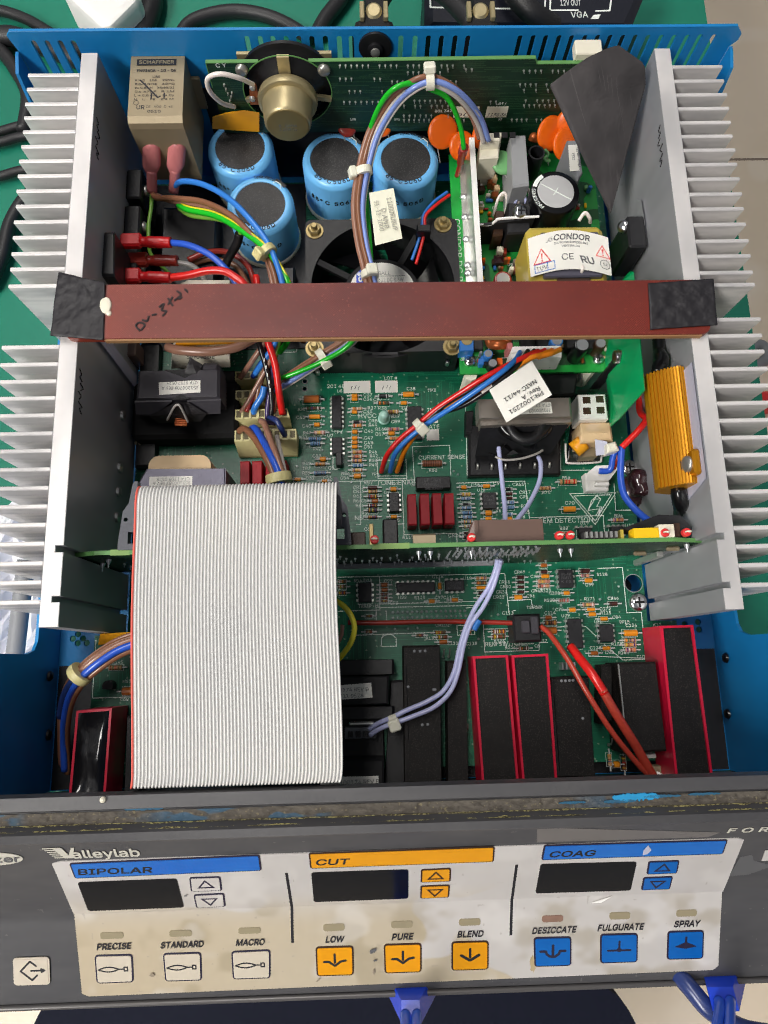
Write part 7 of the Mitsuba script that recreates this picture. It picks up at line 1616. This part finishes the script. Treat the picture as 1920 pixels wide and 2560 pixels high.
w(h5, 'lavender', [(.0519,.0449,.056), (.0512,.0407,.052), (.0487,.0327,.048), (.0436,.0235,.046), (.0378,.0162,.046), (.0338,.0069,.047), (.0302,-.0057,.049), (.0259,-.0145,.05), (.0183,-.021,.05), (.0082,-.025,.049), (0,-.0277,.048), (-.0065,-.0302,.045), (-.0111,-.0332,.042)], .00112)
w(h5, 'lavender', [(.0511,.0448,.054), (.0502,.0399,.051), (.0469,.0319,.047), (.0411,.0237,.045), (.0359,.0144,.046), (.0323,.0052,.0465), (.0287,-.0066,.048), (.0233,-.0148,.049), (.0157,-.0193,.049), (.0065,-.0229,.048), (0,-.0258,.047), (-.0064,-.0285,.044), (-.0111,-.0315,.041)], .00112, (-.0004, .0008, 0))
tie(h5, (.0002,-.0274,.0475), (-1, -.35, -.1), .0036, .0036, 'mat_nylon', head=(-.1, -.2, 1))
part(h5, 'blue_sleeve', tube([(.0418,.018,.0445), (.0403,.0158,.0445), (.0391,.0136,.044)], .0018, 10), 'mat_trim_blue', True)
h6 = wires('red_transformer_leads', 'red and clear red leads running through the small black transformer to the front right corner')
w(h6, 'darkred', [(-.0206,.0188,.038), (-.0032,.0182,.038), (.02,.0182,.038), (.0432,.0174,.0385), (.0627,.0162,.04)], .0012)
w(h6, 'redclear', [(.0717,.0144,.042), (.0751,.0104,.045), (.0808,-.0016,.052), (.0878,-.0169,.055), (.0975,-.0337,.054), (.1085,-.0474,.05), (.1172,-.0554,.044), (.1239,-.0602,.04)], .0013)
w(h6, 'red', [(.0841,.0046,.046), (.0861,0,.05), (.0901,-.0081,.056), (.0948,-.017,.057)], .0021); w(h6, 'redclear', [(.0939,-.0152,.057), (.0994,-.0258,.056), (.1084,-.0403,.052), (.1173,-.0543,.045), (.1228,-.0614,.04)], .0021)
h7 = wires('left_wire_bundle', 'bundle of brown and blue wires bent down the left housing wall with a cream tie')
B_ = [(-.1112,.0125,.06), (-.121,.0092,.062), (-.1291,.0042,.063), (-.1386,-.0028,.06), (-.1463,-.0106,.052), (-.1529,-.0209,.04), (-.1584,-.0328,.026), (-.1605,-.0466,.018)]
w(h7, 'brown', B_, .0014, (-.0015, .002, 0)); w(h7, 'brown2', B_, .0014, (0, .0012, .0015)); w(h7, 'blue', B_, .0017, (.0012, -.0008, .002)); w(h7, 'brown', B_, .0014, (.002, -.0026, 0)); w(h7, 'brown2', B_, .0013, (-.0008, .0036, -.001)); w(h7, 'black', B_[3:], .0022, (.0006, 0, -.0008)); w(h7, 'navy', B_[3:6], .0018, (-.001, 0, .0016))
part(h7, 'cable_tie', lathe([(.0046, -.0019), (.0055, -.0018), (.0058, 0), (.0055, .0018), (.0046, .0019)], np.array((-.1389,-.0028,.0605)) + [.0005, .0008, .0006], 20, (-1, -.9, -.3)), 'mat_nylon_yellow', 40)
single('orange_winding', hull([(-.1346,.0158,.05), (-.1173,.0166,.05), (-.1184,.0128,.046), (-.1368,.0111,.046), (-.1384,.0163,.04), (-.1205,.0171,.04), (-.1203,.0126,.04), (-.1391,.0109,.04)]), 'mat_orange_tape', 'orange taped coil peeking out left of the ribbon cable', 'coil')
h8 = wires('yellow_wire_loop', 'yellow wire looping out from under the right edge of the ribbon cable')
w(h8, 'yellow', [(-.0311,.0282,.078), (-.0233,.0251,.082), (-.0187,.0207,.083), (-.0165,.0148,.083), (-.0176,.0091,.082), (-.0208,.0043,.08), (-.0256,-.0005,.076), (-.032,-.0054,.07)], .0012)
w(h8, 'brown2', [(-.0323,-.0055,.066), (-.024,.0045,.072), (-.0199,.0111,.074), (-.0191,.0162,.074)], .0009, (-.003, 0, -.006))
h9 = wires('relay_wires', 'red and blue wires tied together beside the gold resistor')
w(h9, 'red', [(.1329,.1467,.055), (.1316,.1399,.05), (.1301,.1297,.046), (.1281,.1219,.048), (.1264,.1159,.054), (.1268,.112,.058), (.1232,.1071,.058), (.1186,.1026,.056), (.115,.0992,.054)], .0016)
w(h9, 'blue', [(.1154,.0999,.053), (.1146,.0933,.052), (.1136,.0832,.052), (.114,.0747,.054), (.1175,.0671,.057), (.1211,.0614,.061), (.1235,.0584,.066)], .0017)
w(h9, 'blue', [(.1138,.0999,.052), (.1121,.0963,.049), (.1117,.0914,.046), (.1102,.0897,.045), (.1058,.0898,.045)], .0015)
w(h9, 'darkred', [(.1151,.1001,.05), (.114,.0948,.047), (.1135,.0911,.044)], .0011)
part(h9, 'cable_tie', blk([(.1068,.0956,.057), (.1128,.0971,.057), (.1113,.1016,.057), (.1069,.1005,.057)], .050, .001), 'mat_nylon')
part(h9, 'tie_tail', hull([(.1032,.0962,.05), (.1082,.0964,.053), (.1084,.1026,.053), (.1034,.1049,.05), (.1033,.0963,.0497), (.1083,.0965,.0527), (.1085,.1026,.0527), (.1035,.105,.0497)]), 'mat_mica')
# spade terminals at the left heat sink
st_ = thing('spade_terminals', 'red insulated spade terminals on a black block at the left heat sink', 'terminal')
part(st_, 'block', blk([(-.1326,.1775,.085), (-.1243,.177,.085), (-.1255,.2001,.085), (-.1332,.2002,.085)], .05, .001), 'mat_black')
for a, b, m in (((-.1278,.2047,.07), (-.1032,.2036,.07), 'mat_spade_red'), ((-.1279,.2007,.06), (-.1025,.1998,.06), 'wire_darkred'), ((-.128,.1871,.068), (-.1032,.1858,.068), 'mat_spade_red')):
    a, b = np.array(a), np.array(b); k = part(st_, 'boot', bx(a[0], a[0] + (b[0] - a[0]) * .42, a[1] - .0036, a[1] + .0036, a[2] - .0022, a[2] + .0022, .001), m)
    part(k, 'crimp', tube([a + (b - a) * .4, a + (b - a) * .7, b], [.0024] * 4 + [.0028] * 8 + [.0026] * 5, 12, 8), m, True)
h10 = wires('terminal_wires', 'blue, red and grey wires curving from the red spade terminals under the cross bar')
w(h10, 'blue', [(-.1038,.2036,.07), (-.0942,.2002,.073), (-.0842,.1947,.074), (-.0765,.188,.073), (-.071,.1805,.071), (-.0672,.1711,.068)], .0016)
w(h10, 'red', [(-.1037,.1858,.068), (-.0942,.1852,.071), (-.0839,.1856,.074), (-.0761,.1846,.075), (-.0703,.1811,.075), (-.0662,.1775,.074), (-.0624,.17,.07)], .0019)
w(h10, 'grey', [(-.1025,.1991,.06), (-.0964,.1975,.06), (-.0918,.1946,.058), (-.0883,.1874,.055)], .0013)
w(h10, 'darkred', [(-.1002,.2064,.05), (-.09,.2109,.05), (-.079,.2115,.048), (-.0697,.2043,.047), (-.0657,.1927,.045)], .0015); w(h10, 'brown', [(-.0992,.2066,.046), (-.0888,.2092,.046), (-.0763,.2056,.045), (-.069,.1934,.044)], .0014)
w(h10, 'lime', [(-.1185,.2422,.056), (-.1185,.2328,.056), (-.1193,.2235,.056), (-.1189,.2144,.056), (-.1182,.2078,.052), (-.1088,.1986,.048)], .0010)

# ---------------------------------------------------------------- bench surroundings behind and below
ad = thing('plug_adapter', 'white plastic adapter with a slotted tab lying behind the housing', 'adapter')
aq = rpoly([p[:2] for p in ((-.1612,.3738,.026), (-.1925,.4067,.026), (-.1578,.4359,.026), (-.141,.3998,.026))], .007)
part(ad, 'body', hull([(x, y, z) for o_, z in ((0, .003), (0, .021), (-.0016, .0245), (-.005, .026)) for x, y in aq.buffer(o_).exterior.coords]), 'mat_white', 30)
tb_ = blk([(-.1572,.3905,.014), (-.1492,.3988,.014), (-.1536,.4073,.014), (-.1635,.3971,.014)], .001, .003); part(ad, 'tab', tb_, 'mat_white')
part(ad, 'slot', hull([(-.1573,.3947,.0145), (-.152,.3995,.0145), (-.1531,.4007,.0145), (-.1583,.396,.0145), (-.1577,.3958,.0135), (-.1524,.4006,.0135), (-.1535,.4018,.0135), (-.1587,.397,.0135)]), 'mat_dark')
def cable(pts, r, lab_, m='mat_cord'): return single('black_cable', tube(pts, r, 14, 10), m, lab_, 'cable', smooth=True)
cable([(-.2522,.4138,.006), (-.2369,.4119,.006), (-.2213,.4059,.006), (-.2055,.3957,.006), (-.1844,.3799,.006), (-.1585,.3618,.006)], .0033, 'thin black cable at the far left top of the bench')
cable([(-.2488,.3889,.008), (-.2315,.3903,.008), (-.2189,.3877,.008), (-.1831,.3719,.008)], .0059, 'thick black cable end at the left edge behind the housing corner')
cable([(-.2505,.3955,.006), (-.2343,.3819,.006), (-.2232,.3669,.006), (-.2143,.3478,.006), (-.2147,.3221,.006)], .0043, 'black cable bending down beside the left rear corner of the housing')
cable([(-.1415,.4368,.007), (-.1402,.4181,.007), (-.1431,.4027,.007), (-.1493,.3846,.007), (-.1536,.3697,.007)], .0066, 'thick black cable passing right of the white adapter')
cable([(-.1246,.3854,.006), (-.1175,.3999,.006), (-.105,.4071,.006), (-.0872,.4101,.006), (-.0693,.4069,.006), (-.0539,.3994,.006), (-.0387,.3876,.006)], .0041, 'black cable arching up behind the middle of the back wall')
cable([(-.0125,.434,.006), (-.0205,.4183,.006), (-.0296,.4044,.006), (-.0361,.3906,.006)], .0048, 'black cable slanting down left of the grey plug')
cable([(-.2489,.3205,.005), (-.2298,.3237,.005), (-.2156,.3278,.005), (-.1938,.329,.005)], .0027, 'upper black cable leaving the left edge beside the heat sink fins')
cable([(-.2482,.3129,.005), (-.2292,.3161,.005), (-.215,.3201,.005), (-.1933,.3213,.005)], .0027, 'middle black cable leaving the left edge beside the heat sink fins')
cable([(-.2459,.2894,.005), (-.2271,.2924,.005), (-.2131,.2964,.005), (-.1916,.2975,.005)], .0027, 'lower black cable leaving the left edge beside the heat sink fins')
cable([(-.2033,.2831,.006), (-.211,.2751,.006), (-.2179,.2592,.006), (-.2208,.2382,.006), (-.2271,.2177,.006)], .0039, 'black cable curving along the left edge beside the fins')
for (px, py), lb in (((935, 40), 'dark grey mains plug left of the black box behind the housing'), ((1203, 40), 'dark grey mains plug in front of the black box behind the housing')):
    k = thing('cord_plug', lb, 'plug', 'mains plugs behind the housing')
    q = {935: ((-.0084,.3106,.085), (.0062,.3104,.085), (.0057,.3449,.085), (-.0052,.345,.085)), 1203: ((.0466,.3101,.085), (.0596,.31,.085), (.0609,.3446,.085), (.0501,.3446,.085))}[px]
    part(k, 'body', blk(q, .045, .004), 'mat_dark'); c = (np.array(q[0]) + q[1]) / 2
    part(k, 'collar', blk([np.array(q[0]) + [-.004, 0, .0], np.array(q[1]) + [.004, 0, 0], np.array(q[1]) + [.002, .008, 0], np.array(q[0]) + [-.002, .008, 0]], .042, .002), 'mat_dark')
    part(k, 'clamp_screw', lathe([(.004, 0), (.0042, .001), (.003, .0022)], c + [0, .012, .0], 14, (0, -.3, 1)), 'mat_gilt', 40)
    for sx in (-1, 1): part(k, 'clamp_bar', bx(c[0] + sx * .006 - .0012, c[0] + sx * .006 + .0012, c[1] + .006, c[1] + .016, c[2], c[2] + .003, .0004), 'mat_gilt')
    part(k, 'cord', tube([c + [0, .02, -.02], c + [.004, .05, -.03], c + [.015, .09, -.05]] if px < 1000 else [c + [0, .02, -.015], c + [-.02, .05, -.02], c + [-.06, .08, -.03]], .005, 12), 'mat_cord', True)
bxk = thing('black_device', 'black box with white outlined panels behind the housing', 'device')
q = [(.0297,.363,.04), (.1514,.3609,.04), (.1701,.4022,.04), (.0314,.406,.04)]
part(bxk, 'case', blk(q, .001, .004), 'mat_navy_box')
part(bxk, 'front_edge', hull([(.1195,.3686,.03), (.1566,.3709,.03), (.1515,.3664,.038), (.1194,.3667,.038), (.1298,.398,.002), (.1699,.4005,.002)]), 'mat_outline')
ms = [ext(LineString([p[:2] for p in l]).buffer(.0005), .0001, None, .0401) for l in ([(.0339,.3914,.04), (.0335,.3746,.04), (.0466,.3742,.04)], [(.065,.3735,.04), (.0843,.3733,.04)], [(.1032,.391,.04), (.1009,.3735,.04), (.1032,.372,.04), (.1205,.3719,.04)], [(.1311,.3713,.04), (.1392,.3715,.04), (.1434,.3907,.04)], [(.1061,.3909,.04), (.1039,.3726,.04)])]
ms += [text('12V OUT', .004, (.1105,.3753,.0401), depth=.0001, width=.012), text('VGA', .0042, (.116,.3667,.0401), depth=.0001, width=.010), ext(Polygon([(.1273,.3656,.04)[:2], (.132,.3656,.04)[:2], (.1337,.369,.04)[:2], (.1294,.3684,.04)[:2]]), .0001, None, .0401)]
part(bxk, 'lettering', cat(ms), 'mat_print_white', kind='stuff')
part(bxk, 'cable', tube([(.0757,.3853,.05), (.0817,.3712,.05), (.0935,.3617,.046), (.1122,.3687,.03), (.128,.38,.012)], .006, 12), 'mat_cord', True)
# clear plastic bag, left, and a grey pole
rb_ = np.random.default_rng(6)
n = 40; u, w_ = np.meshgrid(np.linspace(0, 1, n), np.linspace(0, 1, n), indexing='ij')
bx0, by0 = -.36, -.10
zz = .006 + .05 * np.abs(meshkit.fbm(np.stack([u * 5, w_ * 6, u * 0], -1), 4, 2) - .5) * 2.2 * np.minimum(1, 6 * np.minimum(np.minimum(u, 1 - u), np.minimum(w_, 1 - w_)))
v = np.stack([bx0 + .185 * u, by0 + (.20 + .03 * np.sin(u * 7)) * w_, zz], -1).reshape(-1, 3); F = []
for i in range(n - 1):
    for j in range(n - 1): a = i * n + j; F += [[a, a + n, a + n + 1], [a, a + n + 1, a + 1]]
v2 = np.vstack([v, v * [1, 1, 0] + [0, 0, .0015]]); k = n * n; F += [[a + k, c_ + k, b_ + k] for a, b_, c_ in F]
bd = [(i * n) for i in range(n)] + [(n - 1) * n + j for j in range(1, n)] + [i * n + n - 1 for i in range(n - 2, -1, -1)] + [j for j in range(n - 2, 0, -1)]
for a, b in zip(bd, bd[1:] + bd[:1]): F += [[a, k + a, k + b], [a, k + b, b]]
single('plastic_bag', (v2, np.array(F)), 'mat_bag', 'crumpled whitish plastic bag on the bench left of the housing', 'bag')
single('metal_rod', tube([(-.1831,-.004,.03), (-.1823,.0149,.03), (-.1805,.0381,.032), (-.1788,.0536,.034)], .0042, 14), 'mat_grey', 'grey rod lying on the plastic bag', 'rod', smooth=True)
# things under the front edge
so = [(-.2966,-.2802,-.3)[:2], (-.3005,-.2867,-.3)[:2], (-.3043,-.2947,-.3)[:2], (-.31, -.42), (-.25, -.5), (.1, -.5), (.2, -.42), (.2129,-.3179,-.3)[:2], (.2114,-.3118,-.3)[:2], (.2062,-.3009,-.3)[:2], (.1995,-.2911,-.3)[:2], (.1903,-.2846,-.3)[:2], (.1802,-.2799,-.3)[:2], (.15, -.22), (-.26, -.22)]
seat = ext(rpoly(so, .008), .05, None, -.35)
ps_ = thing('padded_seat', 'dark navy padded seat below the front panel', 'seat')
part(ps_, 'cushion', seat, 'mat_cloth'); part(ps_, 'column', cyl((-.04, -.4, -.72), (-.04, -.4, -.35), .03), 'mat_black')
for pts, lb in (([(.1238,-.13,.0611), (.1417,-.13,.0618), (.1265,-.133,.0841), (.1167,-.133,.0833)], 'bright blue plug hanging below the right end of the front panel'), ([(-.0072,-.13,.0611), (.0152,-.13,.0622), (.0057,-.133,.085), (-.0013,-.133,.0845)], 'bright blue plug below the middle of the front panel')):
    k = thing('blue_plug', lb, 'plug', 'blue plugs below the front panel'); P = [np.array(p) for p in pts]
    P = [p + [0, 0, 0] for p in P]
    part(k, 'body', hull(P + [p + [0, .007, -.003] for p in P]), 'mat_plug_blue')
    part(k, 'collar', cyl((P[0] + P[1]) / 2 + [0, .004, -.004], (P[0] + P[1]) / 2 + [0, .034, -.012], .0085, 16), 'mat_plug_blue')
    m_ = (P[2] + P[3]) / 2 + [0, .0035, 0]; d_ = m_ - (P[0] + P[1]) / 2; d_ /= np.linalg.norm(d_)
    for s_ in (-1, 1): part(k, 'lead', tube([m_ + [s_ * .0022, 0, 0], m_ + d_ * .01 + [s_ * .002, 0, 0], m_ + d_ * .04 + [s_ * .003, -.004, -.004]], .0019, 10), 'wire_blue', True)
single('navy_cable', tube([(.1087,-.124,.0714), (.1119,-.128,.0759), (.1167,-.134,.0791), (.1232,-.138,.0792), (.1316,-.142,.0785), (.1457,-.145,.0774)], .0034, 12), 'wire_navy', 'dark blue cable curving below the right end of the front panel', 'cable', smooth=True)
rc_ = (.6519,.4012,-.715); single('red_block', bx(rc_[0] - .03, rc_[0] + .06, rc_[1] - .016, rc_[1] + .016, -.72, -.69, .005), 'mat_test_red', 'red plastic object on the floor beyond the right heat sink', 'object')
single('hook_cable', tube([(.635,.4905,-.711), (.6523,.5069,-.711), (.6665,.5008,-.711), (.666,.4827,-.711), (.6507,.4707,-.711), (.6331,.4668,-.711)], .009, 10), 'mat_grey', 'grey cable loop on the floor beyond the right heat sink', 'cable', smooth=True)

for k_, pts_ in (('potted_module_002', [(.0106,.0043,.0441), (.0133,.0042,.0441), (.0157,.0043,.0441), (.0071,-.0119,.0441), (.019,-.0135,.0441), (.0197,-.0135,.0441), (.0131,-.0291,.0441), (.0156,-.029,.0441)]), ('potted_module', [(.0794,-.0112,.0431), (.0813,-.0112,.0431), (.0832,-.0111,.0431), (.0849,-.0111,.0431), (.088,-.0284,.0431)])):
    part(k_, 'dimples', cat([lathe([(.0007, 0), (.0004, .0002)], p, 10) for p in pts_]), 'mat_grey', kind='stuff')
    part(k_, 'seam', tube([np.array(pts_[0]) + [-.004, -.006, -.0001], np.array(pts_[0]) + [-.004, -.04, -.0001]], .0002, 5, 2), 'mat_black_gloss')
